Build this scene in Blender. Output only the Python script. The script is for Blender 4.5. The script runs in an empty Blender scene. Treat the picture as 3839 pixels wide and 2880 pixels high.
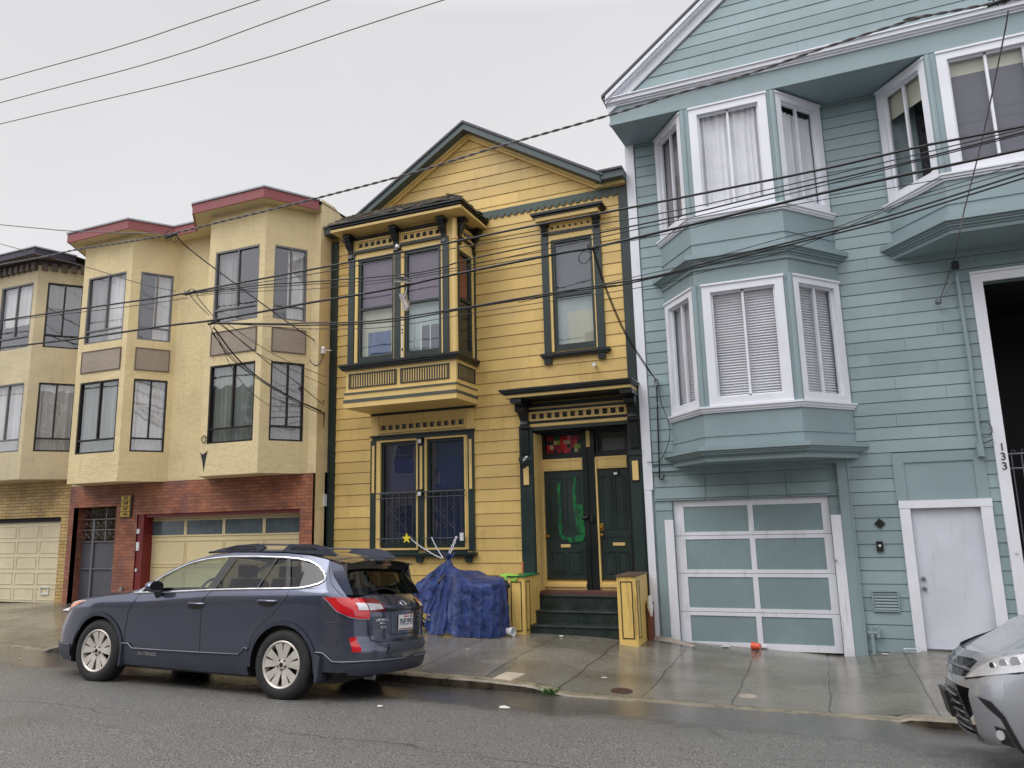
import bpy, bmesh, math, random
from mathutils import Vector, Matrix, noise
R = math.radians
scene = bpy.context.scene
COL = scene.collection
# ---------------------------------------------------------------- camera
CAMH = 1.85
YAW, PIT, ROL, FPX = R(22.238), R(10.447), R(-1.444), 2782.3
cf = Vector((-math.sin(YAW)*math.cos(PIT), math.cos(YAW)*math.cos(PIT), math.sin(PIT)))
cr = Vector((math.cos(YAW), math.sin(YAW), 0)); cu = cr.cross(cf)
c_r = math.cos(ROL)*cr+math.sin(ROL)*cu; c_u = -math.sin(ROL)*cr+math.cos(ROL)*cu
cam = bpy.data.cameras.new('camera'); co = bpy.data.objects.new('camera', cam); COL.objects.link(co)
cam.sensor_fit = 'HORIZONTAL'; cam.sensor_width = 36; cam.lens = 36*FPX/3839; cam.clip_end = 800; cam.clip_start = .05
m = Matrix.Identity(4)
for i in range(3): m[i][0] = c_r[i]; m[i][1] = c_u[i]; m[i][2] = -cf[i]
m[2][3] = CAMH
co.matrix_world = m
scene.camera = co
# ---------------------------------------------------------------- world, sun, exposure
W = bpy.data.worlds.new('World'); scene.world = W; W.use_nodes = True
nt = W.node_tree; nt.nodes.clear()
def wn(t, **k):
    n = nt.nodes.new(t)
    for a, b in k.items(): setattr(n, a, b)
    return n
sky = wn('ShaderNodeTexSky', sky_type='NISHITA', sun_disc=False)
sky.sun_elevation = R(52); sky.sun_rotation = R(215); sky.air_density = 1; sky.dust_density = 4; sky.ozone_density = 1
hs = wn('ShaderNodeHueSaturation'); hs.inputs['Saturation'].default_value = .12
tc = wn('ShaderNodeTexCoord'); sp = wn('ShaderNodeSeparateXYZ')
mr = wn('ShaderNodeMapRange'); mr.inputs[1].default_value = .6; mr.inputs[2].default_value = .95
mr.inputs[3].default_value = 6.95; mr.inputs[4].default_value = 22.0
mr2 = wn('ShaderNodeMapRange'); mr2.inputs[1].default_value = .15; mr2.inputs[2].default_value = -.9
mr2.inputs[3].default_value = 0; mr2.inputs[4].default_value = 6
cl = wn('ShaderNodeTexNoise'); cl.inputs['Scale'].default_value = 1.6; cl.inputs['Detail'].default_value = 5
clm = wn('ShaderNodeMapRange'); clm.inputs[1].default_value = .3; clm.inputs[2].default_value = .7; clm.inputs[3].default_value = .955; clm.inputs[4].default_value = 1.05
mr3 = wn('ShaderNodeMapRange'); mr3.inputs[1].default_value = .05; mr3.inputs[2].default_value = .62; mr3.inputs[3].default_value = .9; mr3.inputs[4].default_value = -.35; add3 = wn('ShaderNodeMath', operation='ADD')
add = wn('ShaderNodeMath', operation='ADD'); mul = wn('ShaderNodeMath', operation='MULTIPLY')
cloud = wn('ShaderNodeMixRGB', blend_type='MULTIPLY'); cloud.inputs[0].default_value = 1; cloud.inputs[1].default_value = (.985, .975, 1.0, 1)
mixs = wn('ShaderNodeMixRGB'); mixs.inputs[0].default_value = .94
bg = wn('ShaderNodeBackground'); bg.inputs[1].default_value = .1; out = wn('ShaderNodeOutputWorld')
L = nt.links.new
L(tc.outputs['Generated'], sp.inputs[0]); L(sp.outputs[2], mr.inputs[0]); L(sp.outputs[1], mr2.inputs[0])
L(sp.outputs[2], mr3.inputs[0]); L(mr.outputs[0], add3.inputs[0]); L(mr3.outputs[0], add3.inputs[1]); L(add3.outputs[0], add.inputs[0]); L(mr2.outputs[0], add.inputs[1]); L(tc.outputs['Generated'], cl.inputs[0]); L(cl.outputs[0], clm.inputs[0])
L(add.outputs[0], mul.inputs[0]); L(clm.outputs[0], mul.inputs[1]); L(mul.outputs[0], cloud.inputs[2])
L(sky.outputs[0], hs.inputs['Color']); L(hs.outputs[0], mixs.inputs[1]); L(cloud.outputs[0], mixs.inputs[2])
L(mixs.outputs[0], bg.inputs[0]); L(bg.outputs[0], out.inputs[0])
sl = bpy.data.lights.new('sun', 'SUN'); sl.energy = 1.0; sl.angle = R(35); sl.color = (1, .975, .94)
so = bpy.data.objects.new('sun', sl); COL.objects.link(so)
sd = Vector((math.sin(R(215))*math.cos(R(52)), math.cos(R(215))*math.cos(R(52)), math.sin(R(52))))
so.rotation_euler = (-sd).to_track_quat('-Z', 'Y').to_euler(); so.location = (0, -5, 20)
vs = scene.view_settings; vs.view_transform = 'Standard'; vs.look = 'None'; vs.gamma = 1; vs.exposure = .22
try: scene.display_settings.display_device = 'sRGB'
except Exception: pass
scene.cycles.max_bounces = 8; scene.cycles.transparent_max_bounces = 16; scene.cycles.use_denoising = True
# ---------------------------------------------------------------- pixel -> point at a known depth
ZT = {'A': (1230, 740, .31646), 'B': (1230, 1250, .31646), 'C': (1850, 1400, .31646), 'D': (1850, 1900, .31646), 'E': (1200, 2250, .5425), 'G': (3400, 900, .3616), 'Q': (600, 1050, .31646), 'N': (0, 1750, .34957), 'O': (3300, 0, .36174), 'M': (3300, 1500, .54225),
      '0': (0, 0, 1.7363), '1': (0, 600, .5877), '2': (0, 1500, .5877), '3': (1150, 400, .5877), '4': (1150, 1400, .5877), '5': (2250, 0, .71836), '6': (2250, 900, .71836), '7': (2250, 1690, .71836)}
def at(k, x, y, Y):
    a, b, s = ZT[k]; d = c_r*(a+x*s-1919.5)-c_u*(b+y*s-1440)+cf*FPX
    p = d*(Y/d.y); p.z += CAMH
    return p
# ---------------------------------------------------------------- mesh builder
class Frame:
    def __init__(s, a, b):
        s.o = Vector((a[0], a[1], 0)); d = Vector((b[0]-a[0], b[1]-a[1], 0)); s.len = d.length
        s.u = d.normalized(); s.n = Vector((s.u.y, -s.u.x, 0))
    def __call__(s, u, d, z): v = s.o+s.u*u+s.n*d; return (v.x, v.y, z)
def FY(Y):
    f = Frame((0, Y), (1, Y)); return f
class MB:
    def __init__(s, F=None): s.v = []; s.f = []; s.F = F or (lambda u, d, z: (u, -d, z))
    def add(s, pts, faces):
        n = len(s.v); s.v += [tuple(p) for p in pts]; s.f += [tuple(i+n for i in f) for f in faces]; return s
    def box(s, u0, u1, d0, d1, z0, z1, F=None):
        F = F or s.F
        p = [F(u, d, z) for z in (z0, z1) for d in (d0, d1) for u in (u0, u1)]
        return s.add(p, [(0, 1, 3, 2), (4, 6, 7, 5), (0, 4, 5, 1), (2, 3, 7, 6), (0, 2, 6, 4), (1, 5, 7, 3)])
    def quad(s, *p): return s.add(p, [tuple(range(len(p)))])
    def prism(s, poly, fn, a, b):
        n = len(poly); p = [fn(q, a) for q in poly]+[fn(q, b) for q in poly]
        return s.add(p, [tuple(range(n)), tuple(range(2*n-1, n-1, -1))]+[(i, i+n, (i+1) % n+n, (i+1) % n) for i in range(n)])
    def uz(s, poly, d0, d1, F=None):
        F = F or s.F; return s.prism(poly, lambda q, d: F(q[0], d, q[1]), d0, d1)
    def dz(s, poly, u0, u1, F=None):
        F = F or s.F; return s.prism(poly, lambda q, u: F(u, q[0], q[1]), u0, u1)
    def xy(s, poly, z0, z1): return s.prism(poly, lambda q, z: (q[0], q[1], z), z0, z1)
    def ring(s, u0, u1, z0, z1, w, d0, d1, F=None, wb=None, wt=None):
        wb = w if wb is None else wb; wt = w if wt is None else wt
        s.box(u0, u0+w, d0, d1, z0, z1, F); s.box(u1-w, u1, d0, d1, z0, z1, F)
        s.box(u0+w, u1-w, d0, d1, z0, z0+wb, F); s.box(u0+w, u1-w, d0, d1, z1-wt, z1, F); return s
    def tube(s, pts, r, n=6, close=False):
        pts = [Vector(p) for p in pts]; rings = []
        up = Vector((0, 0, 1))
        for i, p in enumerate(pts):
            if close: t = pts[(i+1) % len(pts)]-pts[i-1]
            else: t = pts[min(i+1, len(pts)-1)]-pts[max(i-1, 0)]
            if t.length < 1e-7: t = Vector((1, 0, 0))
            t.normalize(); a = t.cross(up)
            if a.length < .05: a = t.cross(Vector((1, 0, 0)))
            a.normalize(); b = a.cross(t); rr = r[i] if isinstance(r, (list, tuple)) else r
            rings.append([p+a*math.cos(2*math.pi*k/n)*rr+b*math.sin(2*math.pi*k/n)*rr for k in range(n)])
        base = [q for g in rings for q in g]; m_ = len(pts); f = []
        for i in range(m_ if close else m_-1):
            j = (i+1) % m_
            for k in range(n): f.append((i*n+k, i*n+(k+1) % n, j*n+(k+1) % n, j*n+k))
        if not close: f += [tuple(range(n))[::-1], tuple((m_-1)*n+k for k in range(n))]
        return s.add(base, f)
    def lathe(s, prof, fn, n=32, close=False):
        """prof: (r, h) list; fn(a, b, h) -> point"""
        p = []; f = []; m_ = len(prof)
        for i in range(n):
            t = 2*math.pi*i/n
            for r, h in prof: p.append(fn(r*math.cos(t), r*math.sin(t), h))
        for i in range(n):
            j = (i+1) % n
            for k in range(m_-1): f.append((i*m_+k, i*m_+k+1, j*m_+k+1, j*m_+k))
        return s.add(p, f)
    def build(s, name, mat, parent=None, smooth=False, bevel=0):
        off = Vector((0, 0, 0)); q = parent
        while q is not None: off += q.location; q = q.parent
        me = bpy.data.meshes.new(name); me.from_pydata([tuple(Vector(p)-off) for p in s.v], [], s.f)
        bm = bmesh.new(); bm.from_mesh(me); bmesh.ops.recalc_face_normals(bm, faces=bm.faces); bm.to_mesh(me); bm.free()
        me.materials.append(mat); o = bpy.data.objects.new(name, me); COL.objects.link(o)
        if parent is not None: o.parent = parent
        if smooth:
            for pl in me.polygons: pl.use_smooth = True
            me.set_sharp_from_angle(angle=R(40))
        if bevel:
            b = o.modifiers.new('bevel', 'BEVEL'); b.width = bevel; b.segments = 2; b.limit_method = 'ANGLE'
        me.update(); return o
def tag(o, label=None, cat=None, group=None, kind=None):
    if label: o['label'] = label
    if cat: o['category'] = cat
    if group: o['group'] = group
    if kind: o['kind'] = kind
    return o
def thing(name, label, cat, loc, group=None):
    o = bpy.data.objects.new(name, None); COL.objects.link(o); o.location = loc; o.empty_display_size = .2
    return tag(o, label, cat, group)
def rebase(o, loc):
    loc = Vector(loc); o.data.transform(Matrix.Translation(-loc)); o.location = loc; return o
def lerpk(ks, x):
    if x <= ks[0][0]: return ks[0][1]
    for (a, b), (c, d) in zip(ks, ks[1:]):
        if x <= c: return b+(d-b)*(x-a)/(c-a)
    return ks[-1][1]
def smk(ks, x):
    if x <= ks[0][0]: return ks[0][1]
    for (a, b), (c, d) in zip(ks, ks[1:]):
        if x <= c:
            t = (x-a)/(c-a); t = t*t*(3-2*t); return b+(d-b)*t
    return ks[-1][1]
# ---------------------------------------------------------------- materials
def srgb(r, g, b):
    f = lambda c: (c/255/12.92 if c/255 <= .04045 else ((c/255+.055)/1.055)**2.4)
    return (f(r), f(g), f(b), 1)
class NM:
    def __init__(s, name):
        s.m = bpy.data.materials.new(name); s.m.use_nodes = True; s.t = s.m.node_tree; s.b = s.t.nodes['Principled BSDF']
        s.pos = s.n('ShaderNodeNewGeometry').outputs['Position']
    def n(s, t, **k):
        q = s.t.nodes.new(t)
        for a, b in k.items(): setattr(q, a, b)
        return q
    def l(s, a, b): s.t.links.new(a, b)
    def sc(s, vec, v=(1, 1, 1), off=(0, 0, 0)):
        q = s.n('ShaderNodeMapping'); q.inputs['Scale'].default_value = v; q.inputs['Location'].default_value = off; s.l(vec, q.inputs[0]); return q.outputs[0]
    def noise(s, scale, detail=4, vec=None, rough=.55):
        q = s.n('ShaderNodeTexNoise'); q.inputs['Scale'].default_value = scale; q.inputs['Detail'].default_value = detail; q.inputs['Roughness'].default_value = rough
        s.l(vec or s.pos, q.inputs['Vector']); return q.outputs[0]
    def ramp(s, f, a, b, lo=0., hi=1.):
        q = s.n('ShaderNodeMapRange'); q.interpolation_type = 'SMOOTHSTEP'
        for i, v in zip((1, 2, 3, 4), (a, b, lo, hi)): q.inputs[i].default_value = v
        s.l(f, q.inputs[0]); return q.outputs[0]
    def math(s, op, a, b=None, c=None):
        q = s.n('ShaderNodeMath', operation=op)
        for i, v in enumerate((a, b, c)):
            if v is None: continue
            if isinstance(v, (int, float)): q.inputs[i].default_value = v
            else: s.l(v, q.inputs[i])
        return q.outputs[0]
    def mix(s, f, a, b, blend='MIX'):
        q = s.n('ShaderNodeMixRGB', blend_type=blend)
        for i, v in enumerate((f, a, b)):
            if isinstance(v, (int, float)): q.inputs[i].default_value = v
            elif isinstance(v, tuple): q.inputs[i].default_value = v
            else: s.l(v, q.inputs[i])
        return q.outputs[0]
    def xyz(s, vec=None):
        q = s.n('ShaderNodeSeparateXYZ'); s.l(vec or s.pos, q.inputs[0]); return q.outputs
    def col(s, c): 
        if isinstance(c, tuple): s.b.inputs['Base Color'].default_value = c
        else: s.l(c, s.b.inputs['Base Color'])
    def rough(s, c):
        if isinstance(c, (int, float)): s.b.inputs['Roughness'].default_value = c
        else: s.l(c, s.b.inputs['Roughness'])
    def bump(s, h, st=.3, dist=.01):
        q = s.n('ShaderNodeBump'); q.inputs['Strength'].default_value = st; q.inputs['Distance'].default_value = dist; s.l(h, q.inputs['Height']); s.l(q.outputs[0], s.b.inputs['Normal'])
def dk(c, k): return (c[0]*k, c[1]*k, c[2]*k, 1)
def paint(name, c, rough=.5, var=.12, dirt=.25, pitch=None, z0=0, bump=.12, grime=None):
    M = NM(name); n1 = M.noise(1.3, 5); n2 = M.noise(14, 4, M.sc(M.pos, (1, 1, .35)))
    k = M.ramp(n1, .3, .7, 1-var, 1+var*.6)
    c1 = M.mix(1, c, k, 'MULTIPLY')
    if pitch:
        x, y, z = M.xyz(); row = M.math('FLOOR', M.math('DIVIDE', M.math('SUBTRACT', z, z0), pitch))
        seg = M.math('FLOOR', M.math('ADD', M.math('MULTIPLY', x, .27), M.math('MULTIPLY', row, .37)))
        w = M.n('ShaderNodeTexWhiteNoise', noise_dimensions='2D'); cb = M.n('ShaderNodeCombineXYZ'); M.l(row, cb.inputs[0]); M.l(seg, cb.inputs[1]); M.l(cb.outputs[0], w.inputs['Vector'])
        c1 = M.mix(1, c1, M.ramp(w.outputs[0], 0, 1, .9, 1.06), 'MULTIPLY')
    d = M.ramp(M.noise(3.1, 7, M.sc(M.pos, (1, 1, .5)), .68), .54, .8, 0, dirt)
    c2 = M.mix(d, c1, grime or dk(c, .35))
    c3 = M.mix(M.ramp(n2, .62, .78, 0, dirt*.7), c2, dk(c, .6))
    stk = M.noise(4.5, 5, M.sc(M.pos, (2.2, 2.2, .22), (5, 1, 0)), .65); c3 = M.mix(M.ramp(stk, .55, .74, 0, dirt*.75), c3, grime or dk(c, .45))
    M.col(c3); M.rough(M.ramp(n1, .2, .8, rough-.1, rough+.12)); M.bump(M.math('ADD', M.noise(45, 3), M.math('MULTIPLY', M.noise(9, 5), 1.5)), bump, .006 if bump < .5 else .012); return M.m
def plain(name, c, rough=.5, metal=0., coat=0., bump=0, bs=60, spec=None):
    M = NM(name); n = M.noise(7, 4); M.col(M.mix(1, c, M.ramp(n, .3, .7, .88, 1.08), 'MULTIPLY')); M.rough(M.ramp(n, .3, .7, max(.02, rough-.05), rough+.07))
    M.b.inputs['Metallic'].default_value = metal; M.b.inputs['Coat Weight'].default_value = coat; M.b.inputs['Coat Roughness'].default_value = .04
    if spec is not None: M.b.inputs['Specular IOR Level'].default_value = spec
    if bump: M.bump(M.noise(bs, 4), bump, .01)
    return M.m
def glassm(name, tint=(.8, .85, .85, 1), refl=1.0, rough=.015):
    m_ = bpy.data.materials.new(name); m_.use_nodes = True; t = m_.node_tree; t.nodes.clear()
    N = t.nodes.new; o = N('ShaderNodeOutputMaterial'); mx = N('ShaderNodeMixShader'); tr = N('ShaderNodeBsdfTransparent'); g = N('ShaderNodeBsdfGlossy')
    tr.inputs[0].default_value = tint; g.inputs['Roughness'].default_value = rough; g.inputs[0].default_value = (.95, .97, 1, 1)
    fr = N('ShaderNodeLayerWeight'); fr.inputs[0].default_value = .5; pw = N('ShaderNodeMath'); pw.operation = 'POWER'; pw.inputs[1].default_value = 4.5
    ml = N('ShaderNodeMath'); ml.operation = 'MULTIPLY_ADD'; ml.inputs[1].default_value = .9*refl; ml.inputs[2].default_value = .075*refl; ml.use_clamp = True
    ge = N('ShaderNodeNewGeometry'); no = N('ShaderNodeTexNoise'); no.inputs['Scale'].default_value = 1.7; bp = N('ShaderNodeBump'); bp.inputs['Strength'].default_value = .06; bp.inputs['Distance'].default_value = .05
    l = t.links.new; l(ge.outputs['Position'], no.inputs['Vector']); l(no.outputs[0], bp.inputs['Height']); l(bp.outputs[0], g.inputs['Normal'])
    l(fr.outputs['Facing'], pw.inputs[0]); l(pw.outputs[0], ml.inputs[0]); l(ml.outputs[0], mx.inputs[0]); l(tr.outputs[0], mx.inputs[1]); l(g.outputs[0], mx.inputs[2]); l(mx.outputs[0], o.inputs[0]); return m_
def brickm(name, c1, c2, mortar, w, h, stain=None, off=.5):
    M = NM(name); x, y, z = M.xyz(); cb = M.n('ShaderNodeCombineXYZ')
    M.l(M.math('SUBTRACT', x, y), cb.inputs[0]); M.l(z, cb.inputs[1])
    b = M.n('ShaderNodeTexBrick'); M.l(cb.outputs[0], b.inputs['Vector']); b.offset = off
    b.inputs['Scale'].default_value = 1; b.inputs['Brick Width'].default_value = w; b.inputs['Row Height'].default_value = h; b.inputs['Mortar Size'].default_value = .006; b.inputs['Mortar Smooth'].default_value = .2; b.inputs['Bias'].default_value = -.1
    b.inputs['Color1'].default_value = c1; b.inputs['Color2'].default_value = c2; b.inputs['Mortar'].default_value = mortar
    c = M.mix(1, b.outputs[0], M.ramp(M.noise(2.2, 6), .3, .7, .72, 1.15), 'MULTIPLY')
    if stain: c = M.mix(M.ramp(M.noise(.9, 5, M.sc(M.pos, (1, 1, .6), (3, 0, 1))), .5, .68, 0, .55), c, stain)
    M.col(c); M.rough(M.ramp(M.noise(5, 4), .3, .7, .45, .75)); M.bump(M.math('SUBTRACT', M.noise(60, 3), M.math('MULTIPLY', b.outputs['Fac'], 3)), .5, .008); return M.m
YEL = srgb(212, 180, 110); GRN = srgb(33, 49, 47); BLU = srgb(139, 159, 163); WHT = srgb(224, 226, 234); CRM = srgb(222, 204, 160); DGR = srgb(20, 27, 28)
m_yel = paint('yellow_paint', YEL, .5, .12, .42,   .2185, .018, grime=srgb(150, 110, 50))
m_yel2 = paint('yellow_trim_paint', srgb(220, 190, 122), .45, .08, .3, grime=srgb(110, 80, 40))
m_grn = paint('dark_green_paint', GRN, .38, .15, .2, grime=srgb(70, 84, 80))
m_blk = paint('black_green_paint', DGR, .33, .15, .12)
m_step = None
m_blu = paint('grey_blue_siding_paint', BLU, .5, .08, .26, .1917, .03, grime=srgb(110, 130, 132))
m_blu2 = paint('grey_blue_trim_paint', srgb(136, 155, 160), .45, .06, .12, grime=srgb(112, 128, 130))
m_wht = paint('white_trim_paint', WHT, .42, .05, .12, grime=srgb(150, 150, 150))
m_wht2 = paint('chipped_white_paint', WHT, .5, .06, .42, grime=srgb(120, 118, 112))
m_stu = paint('cream_stucco', CRM, .85, .1, .3, bump=1.0, grime=srgb(165, 140, 88))
m_stu2 = paint('beige_stucco', srgb(206, 192, 158), .85, .1, .35, bump=.8, grime=srgb(140, 126, 112))
m_peb = paint('pebbledash_panel', srgb(160, 147, 134), .9, .1, .2, bump=1.0)
m_brf = paint('maroon_fascia_paint', srgb(142, 76, 78), .55, .12, .3, grime=srgb(80, 35, 35))
m_cap = plain('grey_roof_edge', srgb(150, 152, 158), .45, .3)
m_brn = paint('brown_eave_paint', srgb(98, 86, 80), .6, .1, .2)
m_red = paint('red_door_post_paint', srgb(112, 28, 30), .45, .1, .2)
m_gar = paint('cream_garage_door_paint', srgb(218, 202, 158), .5, .05, .1)
m_gar2 = paint('beige_garage_door_paint', srgb(216, 204, 172), .5, .06, .15)
m_garb = paint('white_side_door_paint', srgb(205, 210, 220), .45, .08, .35, grime=srgb(150, 152, 156))
m_rbrk = brickm('red_brick', srgb(170, 106, 76), srgb(138, 82, 62), srgb(98, 72, 62), .21, .068, srgb(112, 82, 84))
m_ybrk = brickm('yellow_brick', srgb(200, 172, 114), srgb(184, 152, 94), srgb(104, 80, 50), .3, .075, None)
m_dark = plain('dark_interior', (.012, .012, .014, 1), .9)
m_roof = plain('grey_roofing', srgb(92, 92, 96), .8, bump=.3)
m_shg = paint('weathered_wood_shingle', srgb(84, 78, 66), .75, .3, .5, bump=.9, grime=srgb(48, 52, 46))
m_alu = plain('bronze_aluminium', srgb(48, 42, 42), .4, .6)
m_alu2 = plain('grey_aluminium', srgb(112, 110, 112), .4, .6)
m_gls = glassm('window_glass'); m_gls3 = glassm('old_window_glass', (.86, .86, .84, 1), 1.9); m_gls2 = glassm('soft_window_glass', (.92, .93, .94, 1), .42); m_glsd = glassm('window_glass_mirror', (.75, .8, .82, 1), 2.2)
m_cur = paint('net_curtain', srgb(232, 232, 236), .9, .1, .05); m_cur2 = paint('grey_curtain', srgb(158, 152, 156), .9, .12, .05)
m_purp = paint('purple_backing', srgb(112, 88, 112), .6, .18, .25); m_navy = paint('navy_backing', srgb(28, 31, 72), .35, .35, .3)
m_slate = paint('slate_backing', srgb(92, 92, 104), .5, .1, .1)
m_pale = paint('pale_painted_reflection', srgb(176, 184, 182), .7, .2, .2); m_pale2 = paint('cream_painted_reflection', srgb(196, 190, 168), .7, .12, .1)  # flat colours painted for the opposite house mirrored in the lower panes
m_bluep = paint('blue_painted_reflection', srgb(70, 92, 140), .6, .4, .5, grime=srgb(150, 165, 190)); m_redw = paint('red_shade', srgb(150, 60, 44), .6, .1, .2)
m_blind = paint('white_slat_blind', srgb(236, 236, 240), .5, .04, .05); m_shade = paint('ivory_roller_shade', srgb(190, 190, 172), .7, .05, .1)
m_brass = plain('brass', srgb(186, 144, 62), .3, .9); m_steel = plain('galvanised_steel', srgb(150, 152, 156), .35, .9); m_iron = plain('grey_painted_iron', srgb(116, 118, 124), .5, .3)
m_black = plain('black_plastic', (.012, .012, .013, 1), .4); m_wire = plain('black_cable', (.010, .010, .012, 1), .5); m_wirew = plain('weathered_grey_cable', srgb(96, 94, 96), .6)
m_whitep = plain('white_plastic', srgb(222, 222, 226), .4); m_gold = plain('gold_plate', srgb(196, 164, 70), .45, .3)
# ---------------------------------------------------------------- shared building pieces
def wall(mb, F, u0, u1, z0, z1, holes=(), d=0.):
    us = sorted({u0, u1}|{min(max(h[i], u0), u1) for h in holes for i in (0, 1)}); zs = sorted({z0, z1}|{min(max(h[i], z0), z1) for h in holes for i in (2, 3)})
    for a, b in zip(us, us[1:]):
        for c, e in zip(zs, zs[1:]):
            um, zm = (a+b)/2, (c+e)/2
            if any(h[0] < um < h[1] and h[2] < zm < h[3] for h in holes): continue
            mb.quad(F(a, d, c), F(b, d, c), F(b, d, e), F(a, d, e))
    for h in holes:
        a, b, c, e = h; t = d-.12
        mb.quad(F(a, d, c), F(a, t, c), F(a, t, e), F(a, d, e)); mb.quad(F(b, d, c), F(b, t, c), F(b, t, e), F(b, d, e))
        mb.quad(F(a, d, e), F(a, t, e), F(b, t, e), F(b, d, e)); mb.quad(F(a, d, c), F(a, t, c), F(b, t, c), F(b, d, c))
def siding(mb, F, z0, z1, pitch, zref, lim, holes=(), lip=.014, gap=.009):
    k = math.floor((z0-zref)/pitch)
    while True:
        a = zref+k*pitch; b = a+pitch; k += 1
        if a >= z1: break
        a_, b_ = max(a+gap, z0), min(b, z1)
        if b_-a_ < .01: continue
        la, lb = lim(a_), lim(b_)
        if la[1]-la[0] < .02: continue
        cuts = [(h[0], h[1]) for h in holes if h[2] < (a_+b_)/2+.0 and h[3] > (a_+b_)/2]
        segs = [(la[0], la[1], lb[0], lb[1])]
        for c0, c1 in sorted(cuts):
            ns = []
            for s in segs:
                if c1 <= min(s[0], s[2]) or c0 >= max(s[1], s[3]): ns.append(s); continue
                if c0 > s[0]+.01: ns.append((s[0], c0, s[2], c0))
                if c1 < s[1]-.01: ns.append((c1, s[1], c1, s[3]))
            segs = ns
        sp2 = []
        for s in segs:
            c = s[0]
            if s[1]-s[0] > 1.4:
                j_ = max(s[0], s[2])+random.uniform(.4, 2.6)
                while j_ < min(s[1], s[3])-.4: sp2.append((c, j_-.0015, s[2] if c == s[0] else c, j_-.0015)); c = j_+.0015; j_ += random.uniform(1.6, 3.4)
                sp2.append((c, s[1], s[2] if c == s[0] else c, s[3]))
            else: sp2.append(s)
        segs = sp2
        for p, q, r, s in segs:
            j = random.uniform(-.002, .002)
            if q-p < .02: continue
            mb.add([F(p, lip+j, a_), F(q, lip+j, a_), F(s, .003, b_), F(r, .003, b_), F(p, -.02, a_), F(q, -.02, a_), F(s, -.02, b_), F(r, -.02, b_)],
                   [(0, 1, 2, 3), (0, 4, 5, 1), (3, 2, 6, 7), (0, 3, 7, 4), (1, 5, 6, 2)])
def drape(F, u0, u1, z0, z1, d, style, mat, parent):
    mb = MB(F)
    if style == 'flat': mb.quad(F(u0, d, z0), F(u1, d, z0), F(u1, d, z1), F(u0, d, z1)); nm = 'backing'
    elif style == 'wave':
        n = max(8, int((u1-u0)/.012)); ph = random.uniform(0, 9); p = []; f = []
        for i in range(n+1):
            u = u0+(u1-u0)*i/n; w = .022*math.sin(u*62+ph+1.5*math.sin(u*17+ph))+.012*math.sin(u*23+ph)
            p += [F(u, d+w*1.15, z0), F(u+.004*math.sin(u*30), d+w*.8, z1)]
            if i: f.append((2*i-2, 2*i, 2*i+1, 2*i-1))
        mb.add(p, f); nm = 'curtain'
    else:
        z = z0+.01; nm = 'blind'; mb.quad(F(u0, d-.025, z0), F(u1, d-.025, z0), F(u1, d-.025, z1), F(u0, d-.025, z1))
        while z < z1: mb.add([F(u0, d+.02, z), F(u1, d+.02, z), F(u1, d-.012, z+.034), F(u0, d-.012, z+.034)], [(0, 1, 2, 3)]); z += .042
        mb.box(u0, u1, d-.02, d+.02, z1-.03, z1)
    return mb.build(nm, mat, parent, smooth=(style == 'wave'))
def window(parent, F, u0, u1, z0, z1, d0, d1, fw, mat, mull=(), rails=(), cells=None, backs=(), glass=None, depth=.3, label=None, inner=.03, gd=None, wb=None):
    mb = MB(F); mb.ring(u0, u1, z0, z1, fw, d0, d1, wb=wb)
    for u in mull: mb.box(u-inner/2, u+inner/2, d0, d1-.008, (min(rails) if rails else z0+(wb or fw)), z1-fw)
    for z in rails: mb.box(u0+fw, u1-fw, d0, d1-.004, z-inner/2, z+inner/2)
    w = mb.build('window', mat, parent)
    if label: w['label'] = label
    g = d0+.012 if gd is None else gd
    pm = MB(F); 
    pm.quad(F(u0+fw*.6, g, z0+fw*.6), F(u1-fw*.6, g, z0+fw*.6), F(u1-fw*.6, g, z1-fw*.6), F(u0+fw*.6, g, z1-fw*.6)); pm.build('pane', glass or m_gls, w)
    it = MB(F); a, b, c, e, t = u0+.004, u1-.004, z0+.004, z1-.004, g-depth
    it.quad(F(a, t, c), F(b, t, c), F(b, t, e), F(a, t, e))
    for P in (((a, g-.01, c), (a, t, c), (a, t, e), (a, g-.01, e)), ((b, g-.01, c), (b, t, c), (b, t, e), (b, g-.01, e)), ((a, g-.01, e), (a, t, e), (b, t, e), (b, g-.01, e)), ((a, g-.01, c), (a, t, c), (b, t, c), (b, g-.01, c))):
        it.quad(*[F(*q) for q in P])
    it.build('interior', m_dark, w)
    for bk in backs:
        bu0, bu1, bz0, bz1, st, mt = bk[:6]; dd = bk[6] if len(bk) > 6 else g-.09
        drape(F, bu0, bu1, bz0, bz1, dd, st, mt, w)
    return w
def gp(v): return v
# ---------------------------------------------------------------- ground
def gb(x): return .0095-.0123*(x+7.13)
def gut(x): return gb(x)+lerpk([(-13, -.09), (-11.4, -.13), (-5, -.153), (.5, -.13), (.8, -.17)], x)
def roadz(x, y):
    if y > 6.95: t = (y-6.95)/1.8; return gb(x)+(gut(x)-gb(x))*t**1.25
    if y > -3: return gb(x)+.12*(1-((y-1.9)/5.05)**2) if abs(y-1.9) < 5.05 else gb(x)
    return gb(x)-.03*(-3-y)
def curbt(x): return lerpk([(-60, .62), (-13.2, -.01), (-12, -.045), (-11.6, .05), (-5.5, -.045), (-4.9, -.055), (-3.9, -.075), (-3.45, -.10), (-2.95, -.18), (-2.1, -.198), (-.2, -.212), (.5, -.205), (.62, -.172), (4, -.2), (40, -.65)], x)
def facz(x): return lerpk([(-60, .9), (-19, .24), (-16, .30), (-13, .25), (-8, .12), (-5, .03), (-3, -.03), (-2.3, -.12), (0, -.24), (.35, -.22), (.7, -.15), (1.2, -.11), (4, -.16), (40, -.6)], x)
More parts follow.
